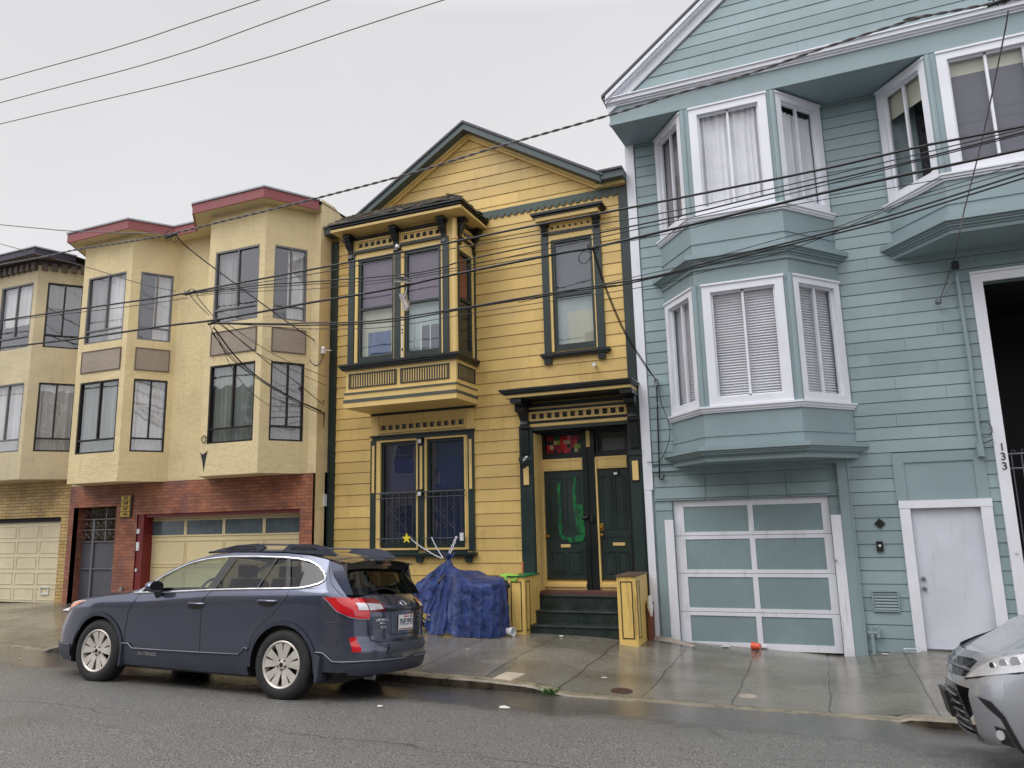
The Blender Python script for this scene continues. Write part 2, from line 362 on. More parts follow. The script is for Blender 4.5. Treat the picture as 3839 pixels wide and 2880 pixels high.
def walkz(x, y):
    t = (y-8.75)/(12.5-8.75); a, b = curbt(x), facz(x)
    return a+(b-a)*t+.03*math.sin(math.pi*min(max(t, 0), 1))*(1 if x < -3.2 else .2)
def grid(xs, ys, fz, name, mat):
    v = [(x, y, fz(x, y)) for y in ys for x in xs]; n = len(xs)
    f = [(j*n+i, j*n+i+1, (j+1)*n+i+1, (j+1)*n+i) for j in range(len(ys)-1) for i in range(n-1)]
    mb = MB(); mb.v = v; mb.f = f; return mb.build(name, mat, None, smooth=True)
def frange(a, b, s):
    n = max(1, round((b-a)/s)); return [a+(b-a)*i/n for i in range(n+1)]
# road material
M = NM('wet_asphalt'); x, y, z = M.xyz()
agg = M.noise(70, 3, rough=.75); agg2 = M.noise(38, 4, rough=.7); big = M.noise(.55, 5); strk = M.noise(1.1, 5, M.sc(M.pos, (.35, 1.6, 1)))
base = M.mix(M.ramp(agg, .40, .62), srgb(56, 56, 55), srgb(156, 153, 148)); base = M.mix(M.ramp(agg2, .45, .7, 0, .5), base, srgb(88, 87, 86))
base = M.mix(M.ramp(big, .35, .65, 0, .35), base, srgb(98, 100, 98)); base = M.mix(M.ramp(strk, .55, .75, 0, .4), base, srgb(96, 92, 88))
wet = M.math('MAXIMUM', M.ramp(M.math('ADD', y, M.math('MULTIPLY', M.noise(.8, 4), 1.6)), 7.9, 8.7), M.ramp(M.noise(.5, 4, M.sc(M.pos, (1, 1, 1), (4, 2, 0))), .55, .7, 0, .35))
sp_ = M.ramp(M.noise(160, 2), .7, .78, 0, .8); base = M.mix(sp_, base, srgb(176, 172, 164))
base = M.mix(M.math('MULTIPLY', wet, .55), base, srgb(44, 42, 39))
vor = M.n('ShaderNodeTexVoronoi', feature='DISTANCE_TO_EDGE'); vor.inputs['Scale'].default_value = .33; M.l(M.sc(M.mix(.06, M.pos, M.n('ShaderNodeTexNoise').outputs[1]), (.5, 1.5, 1)), vor.inputs['Vector'])
crk = M.math('MULTIPLY', M.ramp(vor.outputs[0], .0, .006, 1, 0), M.ramp(M.noise(.7, 3), .5, .6)); base = M.mix(M.math('MULTIPLY', crk, .45), base, srgb(40, 38, 36))
oil = M.ramp(M.noise(1.5, 3, M.sc(M.pos, (1, 1, 1), (11, 5, 0))), .66, .76, 0, .45); base = M.mix(oil, base, srgb(50, 49, 48))
seam = M.math('MULTIPLY', M.ramp(M.math('ABSOLUTE', M.math('SUBTRACT', y, M.math('ADD', 5.35, M.math('MULTIPLY', M.noise(.9, 5), .9)))), .008, .03, 1, 0), M.ramp(M.noise(.6, 3, M.sc(M.pos, (1, 1, 1), (0, 4, 0))), .42, .52)); base = M.mix(M.math('MULTIPLY', seam, .55), base, srgb(36, 35, 34))
M.col(base); M.rough(M.math('ADD', M.ramp(wet, 0, 1, .42, .06), M.ramp(agg2, .3, .7, -.06, .08)))
M.bump(M.math('MULTIPLY', M.math('ADD', agg, M.math('MULTIPLY', agg2, .8)), M.ramp(wet, .3, 1, 1, .12)), .85, .02); m_road = M.m
# pavement material
M = NM('wet_pavement'); x, y, z = M.xyz()
wob = M.math('MULTIPLY', M.math('SUBTRACT', M.noise(1.7, 3), .5), .10)
fx = M.math('ADD', M.math('ADD', x, .13+20), wob); fy = M.math('DIVIDE', M.math('ADD', M.math('SUBTRACT', y, 8.93), M.math('MULTIPLY', wob, .6)), .97)
jx = M.math('MINIMUM', M.math('FRACT', fx), M.math('SUBTRACT', 1, M.math('FRACT', fx))); jy = M.math('MULTIPLY', M.math('MINIMUM', M.math('FRACT', fy), M.math('SUBTRACT', 1, M.math('FRACT', fy))), .97)
jnt = M.math('MAXIMUM', M.ramp(jx, .006, .014, 1, 0), M.ramp(jy, .005, .012, .75, 0))
cb = M.n('ShaderNodeCombineXYZ'); M.l(M.math('FLOOR', fx), cb.inputs[0]); M.l(M.math('FLOOR', fy), cb.inputs[1]); w_ = M.n('ShaderNodeTexWhiteNoise', noise_dimensions='2D'); M.l(cb.outputs[0], w_.inputs['Vector'])
gr = M.noise(48, 4, rough=.65); bg_ = M.noise(.9, 6, rough=.6)
c = M.mix(M.ramp(gr, .3, .7), srgb(98, 95, 87), srgb(132, 127, 115)); c = M.mix(1, c, M.ramp(w_.outputs[0], 0, 1, .86, 1.12), 'MULTIPLY')
c = M.mix(M.ramp(bg_, .4, .68, 0, .65), c, srgb(84, 77, 62)); c = M.mix(M.ramp(M.noise(2.6, 6, rough=.7), .6, .75, 0, .5), c, srgb(64, 62, 54))
c = M.mix(M.ramp(M.noise(70, 2, M.sc(M.pos, (1, 1, 1), (7, 3, 0))), .74, .8, 0, .6), c, srgb(190, 186, 176)); c = M.mix(M.math('MULTIPLY', jnt, .8), c, srgb(52, 47, 40))
M.col(c); M.rough(M.math('ADD', M.ramp(M.noise(.7, 5, M.sc(M.pos, (1, 1, 1), (2, 9, 0))), .38, .66, .06, .30), M.ramp(gr, .3, .7, -.03, .05)))
M.bump(M.math('SUBTRACT', M.math('MULTIPLY', gr, .5), M.math('MULTIPLY', jnt, 1.2)), .35, .01); m_walk = M.m
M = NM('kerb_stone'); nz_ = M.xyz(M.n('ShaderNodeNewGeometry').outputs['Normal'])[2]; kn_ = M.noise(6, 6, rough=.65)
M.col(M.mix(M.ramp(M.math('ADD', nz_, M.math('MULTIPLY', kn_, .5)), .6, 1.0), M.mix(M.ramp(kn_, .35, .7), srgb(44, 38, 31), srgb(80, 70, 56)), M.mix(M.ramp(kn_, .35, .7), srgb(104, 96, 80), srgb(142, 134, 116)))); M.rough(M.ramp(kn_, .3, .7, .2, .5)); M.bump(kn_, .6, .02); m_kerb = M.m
xs = frange(-60, -20, 4)[:-1]+frange(-20, 6, .2)[:-1]+frange(6, 40, 3)
tag(grid(xs, frange(-40, -10, 6)[:-1]+frange(-10, 8.76, .25), roadz, 'road', m_road), kind='structure')
tag(grid(xs, frange(8.9, 12.9, .2), walkz, 'pavement', m_walk), kind='structure')
g0 = grid([-400, 400], [-400, 400], lambda x, y: -2.2, 'ground', plain('dull_ground', srgb(90, 88, 82), .9)); tag(g0, kind='structure')
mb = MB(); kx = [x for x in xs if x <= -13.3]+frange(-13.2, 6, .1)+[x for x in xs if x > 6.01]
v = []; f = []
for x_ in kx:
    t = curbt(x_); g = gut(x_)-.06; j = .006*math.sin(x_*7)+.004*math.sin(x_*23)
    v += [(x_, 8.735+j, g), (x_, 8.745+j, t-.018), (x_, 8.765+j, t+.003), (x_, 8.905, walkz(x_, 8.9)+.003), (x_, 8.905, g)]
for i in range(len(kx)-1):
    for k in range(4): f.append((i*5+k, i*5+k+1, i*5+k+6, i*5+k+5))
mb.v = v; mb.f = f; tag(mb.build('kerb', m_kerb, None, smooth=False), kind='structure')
# ---------------------------------------------------------------- YELLOW HOUSE
yh = thing('clapboard_house', 'yellow clapboard house with dark green trim, steep gable and twin green front doors', 'house', (-6, 12.5, 0))
F = FY(12.5); YL, YR = -9.165, -2.76
WINS = [(-7.95, -7.08, 1.36, 3.46), (-6.93, -6.06, 1.36, 3.46)]
RW = (-4.25, -3.455, 4.86, 6.98); DOORH = (-4.74, -2.965, -.3, 3.44); BAYH = (-8.12, -5.84, 4.0, 7.5)
holes = WINS+[RW, DOORH, (-8.1, -5.9, 4.05, 7.44), (-6.0, -6.0, 0, 0)]
def glim(z):
    if z <= 7.9: return (YL+.16, YR-.12)
    k = (2.62)/(9.62-7.87); h = (9.62-z)*k
    return (max(-5.92-h, YL+.16), min(-5.92+h, YR-.12))
mb = MB(F); siding(mb, F, -.22, 9.6, .2185, .018, glim, holes)
wall(mb, F, YL, YR, -.4, 7.9, holes, -.021); mb.quad(F(YL+.5, -.021, 7.9), F(YR-.02, -.021, 7.9), F(-5.92, -.021, 9.6))
wl = mb.build('wall', m_yel, yh)
mb = MB(F); mb.quad((YL, 12.52, -.4), (YL, 24, -.4), (YL, 24, 7.9), (YL, 12.52, 7.9)); mb.quad((YR, 12.52, -.4), (YR, 24, -.4), (YR, 24, 7.9), (YR, 12.52, 7.9)); mb.quad((YL, 24, -.4), (YR, 24, -.4), (YR, 24, 7.9), (-5.92, 24, 9.6), (YL, 24, 7.9)); mb.build('side_wall', m_yel, yh)
for a, b in ((YL, YL+.17), (YR-.165, YR+.008)):
    mb = MB(F); mb.box(a, b, -.02, .035, -.2, 7.78)
    for z in (1.0, 3.27, 5.6, 7.2): mb.box(a-.002, b+.002, .03, .038, z, z+.012)
    mb.build('corner_board', m_grn, yh)
# gable barge boards, roof
AX, AZ = -5.9, 9.63
mb = MB(F); SL = (9.63-8.02)/(8.52-5.9)
def rake(mb, xa, xb, top, w, d0, d1):
    for sx in (-1, 1):
        xe = xa if sx < 0 else xb
        ze = AZ+top-abs(xe-AX)*SL
        mb.uz([(AX, AZ+top), (xe, ze), (xe, ze-w), (AX, AZ+top-w)], d0, d1)
rake(mb, -8.64, -3.16, 0, .13, .0, .30); mb.box(-3.18, YR, .0, .30, 7.86, 7.99); mb.box(YL, -8.62, .0, .30, 7.86, 7.99); mb.build('bargeboard', paint('slate_green_paint', srgb(70, 84, 86), .45, .12, .15), yh)
mb = MB(F); rake(mb, -8.5, -3.3, -.13, .10, .02, .07); rake(mb, -8.5, -3.3, -.131, .05, .02, .12); mb.box(-3.3, YR-.02, .02, .14, 7.80, 7.86); mb.build('rake_trim', m_yel2, yh)
mb = MB(F)
for sx, xe in ((-1, -8.68), (1, -3.12)):
    ze = AZ-abs(xe-AX)*SL; mb.prism([(AX, AZ+.002), (xe, ze+.002), (xe, ze+.05), (AX, AZ+.05)], lambda q, y_: (q[0], y_, q[1]), 12.17, 24.2)
mb.box(-3.2, YR, -11.7, .34, 7.992, 8.03); mb.box(YL, -8.6, -11.7, .34, 7.992, 8.03); mb.build('roof', m_roof, yh)
# scalloped frieze
mb = MB(F); poly = [(-5.86, 7.80), (YR-.17, 7.80)]; n = 21; w = (5.86-2.93)/n
for i in range(n):
    c0 = YR-.17-w*(i+.5)
    for k in range(7):
        t = math.pi*k/6; poly.append((c0+w*.44*math.cos(t), 7.69-.062*math.sin(t)))
poly.append((-5.86, 7.69)); mb.uz(poly, .0, .032); mb.build('scalloped_frieze', paint('faded_green_paint', srgb(66, 82, 78), .5, .1, .2), yh)
# ---- bay (box oriel)
BF = 11.7; FB = FY(BF); XL, XR = -8.17, -5.83; FS = Frame((XR, BF), (XR, 12.5)); FL_ = Frame((XL, 12.5), (XL, BF))
w1 = (-7.96, -7.15, 4.87, 6.95); w2 = (-6.93, -6.15, 4.87, 6.95); ws = (.10, .66, 4.87, 6.86)
mb = MB(FB); wall(mb, FB, XL, XR, 4.75, 7.46, [w1, w2]); wall(mb, FS, 0, .8, 4.75, 7.46, [ws]); wall(mb, FL_, 0, .8, 4.75, 7.46)
bx = [(XL-.02, BF-.1), (XR+.02, BF-.1), (XR+.02, 12.5), (XL-.02, 12.5)]
mb.xy([(XL, BF-.055), (XR, BF-.055), (XR, 12.5), (XL, 12.5)], 4.32, 4.76)
mb.xy(bx, 4.012, 4.115); mb.xy([(XL-.01, BF-.09), (XR+.01, BF-.09), (XR+.01, 12.5), (XL-.01, 12.5)], 4.115, 4.32)
mb.xy([(XL+.02, BF-.06), (XR-.02, BF-.06), (XR-.02, 12.5), (XL+.02, 12.5)], 4.0, 4.012)
mb.xy([(XL, BF-.01), (XR, BF-.01), (XR, 12.5), (XL, 12.5)], 7.445, 7.455)
bay = mb.build('bay_window', m_yel2, yh)
mb = MB(FB)
for z0_, z1_, e in ((4.108, 4.168, .108), (4.27, 4.30, .105)):
    mb.xy([(XL-e+.085, BF-e), (XR+e-.085, BF-e), (XR+e-.085, 12.5), (XL-e+.085, 12.5)], z0_, z1_)
mb.build('band', paint('grey_green_paint', srgb(78, 84, 76), .5), bay)
mb = MB(FB)
for e, z0_, z1_ in ((.13, 4.80, 4.845), (.10, 4.765, 4.80), (.075, 4.735, 4.765)): mb.xy([(XL-e, BF-e-.03), (XR+e*.6, BF-e-.03), (XR+e*.6, 12.52), (XL-e, 12.52)], z0_, z1_)
mb.build('sill', m_blk, bay)
def grille(F, a, b, n):
    mb = MB(F); mb.ring(a, b, 4.385, 4.668, .02, -.01, .016); 
    for i in range(n): u = a+.02+(b-a-.04)*(i+.5)/n; mb.box(u-(b-a)/n*.22, u+(b-a)/n*.22, -.01, .008, 4.405, 4.648)
    mb.build('ribbed_panel', m_ribs, bay)
m_ribs = paint('dark_slate_paint', srgb(54, 54, 50), .5)
FB2 = FY(BF-.055); grille(FB2, -8.107, -7.057, 19); grille(FB2, -6.977, -5.966, 19)
FS2 = Frame((XR, BF-.055), (XR, 12.5)); grille(FS2, .06, .78, 14)
mb = MB(FB)   # pilaster boards
for a, b in ((XL, -8.04), (-7.135, -7.0), (-6.107, -5.985)): mb.box(a, b, 0, .03, 4.85, 7.1)
mb.box(.02, .085, 0, .025, 4.85, 6.95, FS); mb.box(.74, .8, 0, .02, 4.85, 6.95, FS); mb.build('pilaster', m_grn, bay)
mb = MB(FB); mb.tube([(XR-.02, BF-.03, 4.85), (XR-.02, BF-.03, 7.4)], .05, 10); mb.tube([(XR-.02, BF-.03, 7.0), (XR-.02, BF-.03, 7.05)], .065, 10); mb.box(-8.02, -7.96, 0, .02, 4.86, 6.98); mb.box(-7.0, -6.93, 0, .02, 4.86, 6.98); mb.box(-7.15, -7.137, 0, .02, 4.86, 6.98); mb.build('post', m_yel2, bay)
def dentil(F, a, b, z0_, z1_, n, parent, sq=None):
    mb = MB(F); mb.ring(a, b, z0_, z1_, .018, 0, .03, wb=.03, wt=.03)
    mb.build('frieze_panel', m_yel2, parent); mb = MB(F); st = (b-a-.04)/n; s = min(st*.56, z1_-z0_-.08)
    for i in range(n): u = a+.02+st*(i+.5); zc = (z0_+z1_)/2; mb.add([F(u+dx*s/2*k, .012+(1-k)*.04, zc+dz*s/2*k) for k in (1, .35) for dx, dz in ((-1, -1), (1, -1), (1, 1), (-1, 1))], [(0, 1, 5, 4), (1, 2, 6, 5), (2, 3, 7, 6), (3, 0, 4, 7), (4, 5, 6, 7)])
    mb.build('stud_row', m_blk, parent)
dentil(FB, -8.0, -7.16, 7.13, 7.33, 6, bay); dentil(FB, -6.99, -6.13, 7.13, 7.33, 6, bay); dentil(FS, .12, .70, 7.13, 7.33, 4, bay)
mb = MB(FB)
for a, b in ((-8.04, -7.13), (-7.0, -6.11)): mb.box(a, b, 0, .045, 7.07, 7.115); mb.box(a, b, 0, .05, 7.345, 7.40)
mb.box(.09, .74, 0, .045, 7.07, 7.115, FS); mb.box(.09, .74, 0, .05, 7.345, 7.4, FS); mb.build('moulding', m_blk, bay)
def bracket(F, u0, u1, zt, zb, dep, parent, cap=.03, mat=None):
    h = zt-zb; mb = MB(F)
    prof = [(0, zb), (.035, zb), (.05, zb+.1*h), (.035, zb+.25*h), (.05, zb+.42*h), (dep*.55, zb+.52*h), (dep*.72, zb+.62*h), (dep*.68, zb+.74*h), (dep*.85, zb+.8*h), (dep, zb+.86*h), (dep, zt), (0, zt)]
    mb.dz(prof, u0, u1); mb.box(u0-cap, u1+cap, 0, dep+.03, zt-.09*h-.02, zt-.015*h)
    mb.lathe([(0, u0-.012), (dep*.22, u0-.012), (dep*.22, u1+.012), (0, u1+.012)], lambda a, b, h_: F(h_, dep*.62+a, zb+.66*h+b), 12)
    return mb.build('bracket', mat or m_blk, parent)
for u in (-8.13, -7.10, -6.08): bracket(FB, u-.05, u+.05, 7.44, 6.94, .17, bay)
for u in (.1, .72): bracket(FS, u-.045, u+.045, 7.44, 6.94, .15, bay)
bracket(FL_, .68, .78, 7.44, 6.94, .15, bay)
mb = MB(FB)   # cornice slabs
def corn(mb, e, z0_, z1_, xl=XL, xr=XR, yf=BF): mb.xy([(xl-e*.6, yf-e), (xr+e*.78, yf-e), (xr+e*.78, 12.5), (xl-e*.6, 12.5)], z0_, z1_)
corn(mb, .35, 7.455, 7.505); c_ = mb.build('cornice', m_yel2, bay); 
mb = MB(FB); corn(mb, .33, 7.505, 7.53); corn(mb, .37, 7.53, 7.57); corn(mb, .41, 7.57, 7.60); mb.build('gutter', m_blk, bay)
# the soffit lies lower: the yellow fascia hangs below it
mb = MB(FB); mb.ring(XL-.215, XR+.29, 0, 0, 0, 0, 0) if False else None
random.seed(4); mb = MB(FB)
for row in range(5):   # shingles, front slope and right hip
    t0, t1 = row/5, (row+1)/5+.05
    def fp(t): return (11.31+t*.5, 7.605+t*.345)
    for side in (0, 1):
        if side == 0: a0, a1 = XL-.24+row*.07, XR+.30-row*.10
        else: a0, a1 = 11.32+row*.10, 12.5
        u = a0
        while u < a1-.02:
            wd = min(random.uniform(.09, .2), a1-u); lift = random.uniform(.0, .022); rag = random.uniform(-.03, .02)
            (y0_, z0_), (y1_, z1_) = fp(t0), fp(t1)
            if side == 0: P = [(u, y0_+rag, z0_+.025+lift), (u+wd-.006, y0_+rag, z0_+.025+lift), (u+wd-.006, y1_, z1_+.012), (u, y1_, z1_+.012)]
            else: x0_ = XR+.31-t0*.5+rag; x1_ = XR+.31-t1*.5; P = [(x0_, u, z0_+.025+lift), (x0_, u+wd-.006, z0_+.025+lift), (x1_, u+wd-.006, z1_+.012), (x1_, u, z1_+.012)]
            mb.add(P+[(p[0], p[1], p[2]-.02) for p in P], [(0, 1, 2, 3), (0, 4, 5, 1), (4, 5, 6, 7), (0, 3, 7, 4), (1, 5, 6, 2)]); u += wd
mb.xy([(XL-.2, 11.4), (XR+.26, 11.4), (XR+.26, 12.5), (XL-.2, 12.5)], 7.60, 7.615)
mb.xy([(XL+.1, 11.82), (XR-.2, 11.82), (XR-.2, 12.5), (XL+.1, 12.5)], 7.615, 7.93); mb.build('shingle_roof', m_shg, bay)
# bay windows
def dh(F, h, meet, backs, label=None, mat=None, glass=None, d0=-.07, d1=-.01, fw=.055, wb=.12):
    w = window(yh, F, *h, d0, d1, fw, mat or m_grn, rails=(meet,), backs=backs, glass=glass, label=label, inner=.045, wb=wb, gd=d0+.025); return w
m_glr = glassm('upper_window_glass', (.85, .85, .9, 1), .8)
dh(FB, w1, 5.93, [(-7.93, -7.18, 5.93, 6.93, 'flat', m_purp, -.09), (-7.93, -7.18, 4.9, 5.92, 'flat', m_pale2, -.10), (-7.78, -7.28, 5.03, 5.47, 'flat', m_bluep, -.092)], 'sash window with purple upper backing and a blue painted reflection below')  # lower pane: mirrored cream wall and its blue window painted on flats
dh(FB, w2, 5.93, [(-6.9, -6.18, 5.93, 6.93, 'flat', m_purp, -.09), (-6.9, -6.18, 4.9, 5.92, 'flat', m_pale, -.10), (-6.62, -6.18, 5.0, 5.47, 'flat', m_slate, -.093), (-6.64, -6.61, 4.98, 5.5, 'flat', m_whitep, -.091), (-6.44, -6.42, 4.98, 5.48, 'flat', m_whitep, -.091)], 'sash window with purple upper backing, right of the pair')  # slate and white flats paint the mirrored window and its bars
dh(FS, ws, 5.93, [(.2, .62, 5.95, 6.84, 'flat', m_redw, -.09)], 'narrow side window with a red shade in its upper half')
# upper right window
F = FY(12.5)
dh(F, RW, 5.9, [(-4.22, -3.48, 5.9, 6.95, 'flat', m_slate, -.10), (-4.22, -3.48, 4.9, 5.88, 'flat', m_pale, -.10), (-4.0, -3.5, 4.95, 5.6, 'flat', m_pale2, -.097)], 'tall sash window with dark upper and pale lower pane')
mb = MB(F); mb.box(-4.435, -4.3, 0, .05, 4.83, 7.36); mb.box(-3.43, -3.29, 0, .05, 4.83, 7.36)
w = mb.build('window_surround', m_grn, yh, bevel=.006)
mb = MB(F); mb.box(-4.3, -4.25, .0, .03, 4.85, 7.0); mb.box(-3.455, -3.43, .0, .03, 4.85, 7.0); mb.box(-4.3, -3.43, 0, .028, 6.98, 7.08); mb.box(-4.30, -3.43, .0, .025, 7.12, 7.36)
mb.box(-4.47, -3.26, 0, .25, 7.305, 7.375); mb.build('trim', m_yel2, w)
mb = MB(F); mb.box(-4.3, -3.43, 0, .045, 7.075, 7.12); mb.box(-4.50, -3.20, 0, .27, 7.377, 7.41); mb.box(-4.54, -3.16, 0, .31, 7.41, 7.455); mb.box(-4.5, -3.2, 0, .12, 4.765, 4.815); mb.box(-4.47, -3.23, 0, .09, 4.735, 4.765)
mb.box(-4.44, -4.3, 0, .07, 4.63, 4.735); mb.box(-3.43, -3.30, 0, .07, 4.63, 4.735); mb.build('moulding', m_blk, w)
dentil(F, -4.29, -3.44, 7.14, 7.30, 7, w)
for u in (-4.345, -3.35): bracket(F, u-.05, u+.05, 7.31, 6.88, .14, w)
m_guard = plain('dark_grey_iron', srgb(72, 76, 86), .5, .3)
# lower twin window
for i, h in enumerate(WINS):
    a, b, c, e = h
    dh(F, (a+.03, b-.03, c+.03, e-.03), 2.43, [(a+.06, b-.06, c+.1, e-.06, 'flat', m_navy, -.10), (a+.2, b-.15, 2.5, 3.1, 'flat', paint('faint_blue_backing', srgb(34, 40, 92), .4, .3, .2), -.097)], 'lower sash window with navy backing behind iron bars, %s of the pair' % ('left' if i == 0 else 'right'), glass=m_gls)
mb = MB(F)
for a, b, c, e in WINS: mb.ring(a, b, c, e, .035, 0, .045)
mb.box(-8.02, -7.95, 0, .03, 1.36, 3.46); mb.box(-6.06, -6.02, 0, .03, 1.36, 3.46); tw = mb.build('window_trim', m_yel2, yh)
mb = MB(F); mb.box(-8.14, -8.02, .0, .045, 1.34, 3.47); mb.box(-6.02, -5.90, .0, .045, 1.34, 3.47); mb.box(-7.078, -6.932, 0, .04, 1.36, 3.46); mb.box(-8.1, -5.9, 0, .05, 3.465, 3.535); mb.box(-8.14, -5.87, 0, .09, 3.535, 3.56)
mb.box(-8.17, -5.86, 0, .13, 1.27, 1.31); mb.box(-8.14, -5.9, 0, .10, 1.235, 1.27); mb.box(-7.94, -7.09, 0, .03, 1.31, 1.36); mb.box(-6.92, -6.07, 0, .03, 1.31, 1.36)
for a in (-7.11, -6.09, -8.12): mb.box(a, a+.13, 0, .07, 1.14, 1.235)
mb.build('frame', m_grn, tw)
mb = MB(F)
for a, b, z0_, z1_ in ((-8.10, -8.045, 2.45, 3.37), (-5.99, -5.935, 2.45, 3.37), (-7.03, -6.98, 2.47, 3.3)): mb.box(a, b, .04, .055, z0_, z1_)
mb.build('inset', m_yel2, tw)
mb = MB(F); mb.box(-8.12, -5.9, 0, .03, 3.56, 3.96); mb.uz([(-8.12, 3.96), (-7.97, 3.96), (-7.95, 3.56), (-8.06, 3.56)], .0, .045); mb.uz([(-6.05, 3.96), (-5.89, 3.96), (-5.94, 3.56), (-6.04, 3.56)], .0, .045); mb.build('frieze_board', m_yel2, tw)
FD = FY(12.47); dentil(FD, -7.94, -6.06, 3.605, 3.81, 12, tw); mb = MB(F); mb.box(-8.12, -5.87, 0, .06, 3.955, 4.0); mb.build('moulding', m_blk, tw)
for i, (a, b, c, e) in enumerate(WINS):
    mb = MB(F); a += .05; b -= .05
    for k in range(6): u = a+.03+(b-a-.06)*(k)/5; mb.tube([(u, 12.4, 1.46), (u, 12.4, 2.44)], .008, 5)
    for z in (1.57, 2.33, 2.43): mb.tube([(a-.06, 12.405, z), (b+.06, 12.405, z)], .009 if z < 2.4 else .014, 5)
    for k in range(3):   # scrolls
        c0 = a+.2+(b-a-.4)*k/2
        for sgn in (-1, 1):
            mb.tube([(c0+sgn*.05*math.cos(t*.9)*(1-t/9), 12.41, 1.95+sgn*.16-sgn*.07*math.sin(t)*(1-t/9)) for t in [j*.5 for j in range(12)]], .005, 4)
    mb.tube([(a+.15, 12.41, 1.7), (b-.15, 12.41, 2.2)], .005, 4); mb.tube([(a+.15, 12.41, 2.2), (b-.15, 12.41, 1.7)], .005, 4)
    gr_ = mb.build('window_guard', m_guard, yh)
# small lamps on the mullion
for z in (3.40, 2.41):
    mb = MB(F); mb.box(-7.06, -6.96, .04, .12, z-.03, z+.07); l_ = mb.build('lamp', m_black, yh); mb = MB(F); mb.tube([(-6.99, 12.36, z-.05), (-6.99, 12.36, z+.02)], .035, 8); mb.build('bulb', m_whitep, l_)
# ---- porch
mb = MB(F); mb.xy([(-5.06, 11.98), (-2.78, 11.98), (-2.78, 12.5), (-5.06, 12.5)], 3.99, 4.04)
pc = mb.build('porch_hood', m_yel2, yh)
mb = MB(F)
for e, z0_, z1_ in ((.0, 4.04, 4.065), (.035, 4.065, 4.10), (.06, 4.10, 4.135)): mb.xy([(-5.07-e, 11.96-e), (-2.77+e*.7, 11.96-e), (-2.77+e*.7, 12.5), (-5.07-e, 12.5)], z0_, z1_)
mb.xy([(-4.75, 12.06), (-3.0, 12.06), (-3.0, 12.48), (-4.75, 12.48)], 3.96, 3.988); mb.box(-4.80, -2.95, 0, .06, 3.86, 3.93); mb.box(-4.78, -2.97, 0, .055, 3.775, 3.82); mb.box(-4.78, -2.97, .0, .06, 3.565, 3.605); mb.build('moulding', m_blk, pc)
mb = MB(F); mb.box(-4.79, -2.965, 0, .03, 3.50, 3.93); mb.box(-4.77, -2.97, 0, .045, 3.51, 3.56); mb.build('frieze_board', m_yel2, pc)
dentil(FD, -4.775, -2.975, 3.61, 3.775, 12, pc)
def bigbr(u0, u1):
    mb = MB(F); prof = [(0, 3.5), (.09, 3.5), (.11, 3.56), (.09, 3.62), (.16, 3.70), (.26, 3.78), (.30, 3.86), (.40, 3.90), (.47, 3.93), (.47, 3.985), (0, 3.985)]
    mb.dz(prof, u0, u1); mb.box(u0-.03, u1+.03, .0, .49, 3.90, 3.975); mb.box(u0-.02, u1+.02, 0, .12, 3.49, 3.53)
    mb.dz([(0, 3.0), (.09, 3.02), (.10, 3.45), (0, 3.49)], u0, u1)
    mb.lathe([(0, u0-.02), (.07, u0-.02), (.07, u1+.02), (0, u1+.02)], lambda a, b, h_: F(h_, .24+a, 3.83+b), 14); mb.build('bracket', m_blk, pc)
bigbr(-4.93, -4.78); bigbr(-2.94, -2.79)
for a, b in ((-4.98, -4.725), (-2.975, -2.77)):
    mb = MB(F); mb.box(a, b, 0, .05, .55, 3.5); mb.box(a+.02, b-.02, .05, .062, .55, 2.35); mb.box(a-.01, b+.01, .05, .075, 2.90, 2.97); o_ = mb.build('pilaster', m_grn, yh)
    mb = MB(F); mb.box((a+b)/2-.052, (a+b)/2+.052, .05, .075, 2.475, 2.80); mb.build('inset', m_yel2, o_)
    mb = MB(F); mb.ring((a+b)/2-.064, (a+b)/2+.064, 2.463, 2.812, .012, .05, .07); mb.build('inset_frame', m_blk, o_)
# recess: jambs, ceiling
mb = MB(F); mb.box(-4.76, -2.93, -.5, .02, 3.44, 3.5); mb.box(-4.74, -4.725, -.5, 0, .5, 3.44); mb.box(-2.95, -2.93, -.5, 0, .5, 3.44); mb.box(-4.8, -4.755, .05, .06, .55, 3.44); rc = mb.build('recess', m_grn, yh)
mb = MB(F)
for d in (-.1, -.33): mb.box(-4.725, -4.715, d-.1, d+.09, .6, 3.4)
mb.build('panel', m_yel2, rc)
# doors
FDR = FY(12.95)
mb = MB(FDR); mb.box(-3.945, -3.71, -.02, .05, .60, 3.44); mb.box(-3.93, -3.85, .05, .07, .6, 3.1); mb.box(-4.735, -2.93, -.03, .02, 2.95, 3.02); mb.box(-4.73, -2.93, -.03, .05, 3.41, 3.44); mb.box(-3.13, -2.93, -.02, .04, .6, 3.44); fr = mb.build('door_frame', m_blk, yh)
mb = MB(FDR); mb.box(-3.855, -3.785, .05, .065, 3.13, 3.42); mb.box(-4.735, -4.70, -.0, .06, .6, 2.93); mb.box(-3.708, -3.68, -.0, .06, .6, 2.93)
for a, b in ((-4.715, -3.95), (-3.70, -3.12)): mb.box(a, b, -.02, .035, 2.73, 2.945); mb.ring(a+.02, b-.02, 2.76, 2.915, .015, .03, .045); mb.box(a, b, -.02, .06, .63, .68); mb.box(a, b, -.02, .09, .68, .73); mb.box(a, b, -.02, .04, .73, .79)
mb.build('trim', m_yel2, fr)
mb = MB(FDR); mb.box(-4.71, -3.95, -.01, .055, .79, .80); mb.box(-3.7, -3.12, -.01, .055, .79, .80); mb.build('threshold', m_brass, fr)
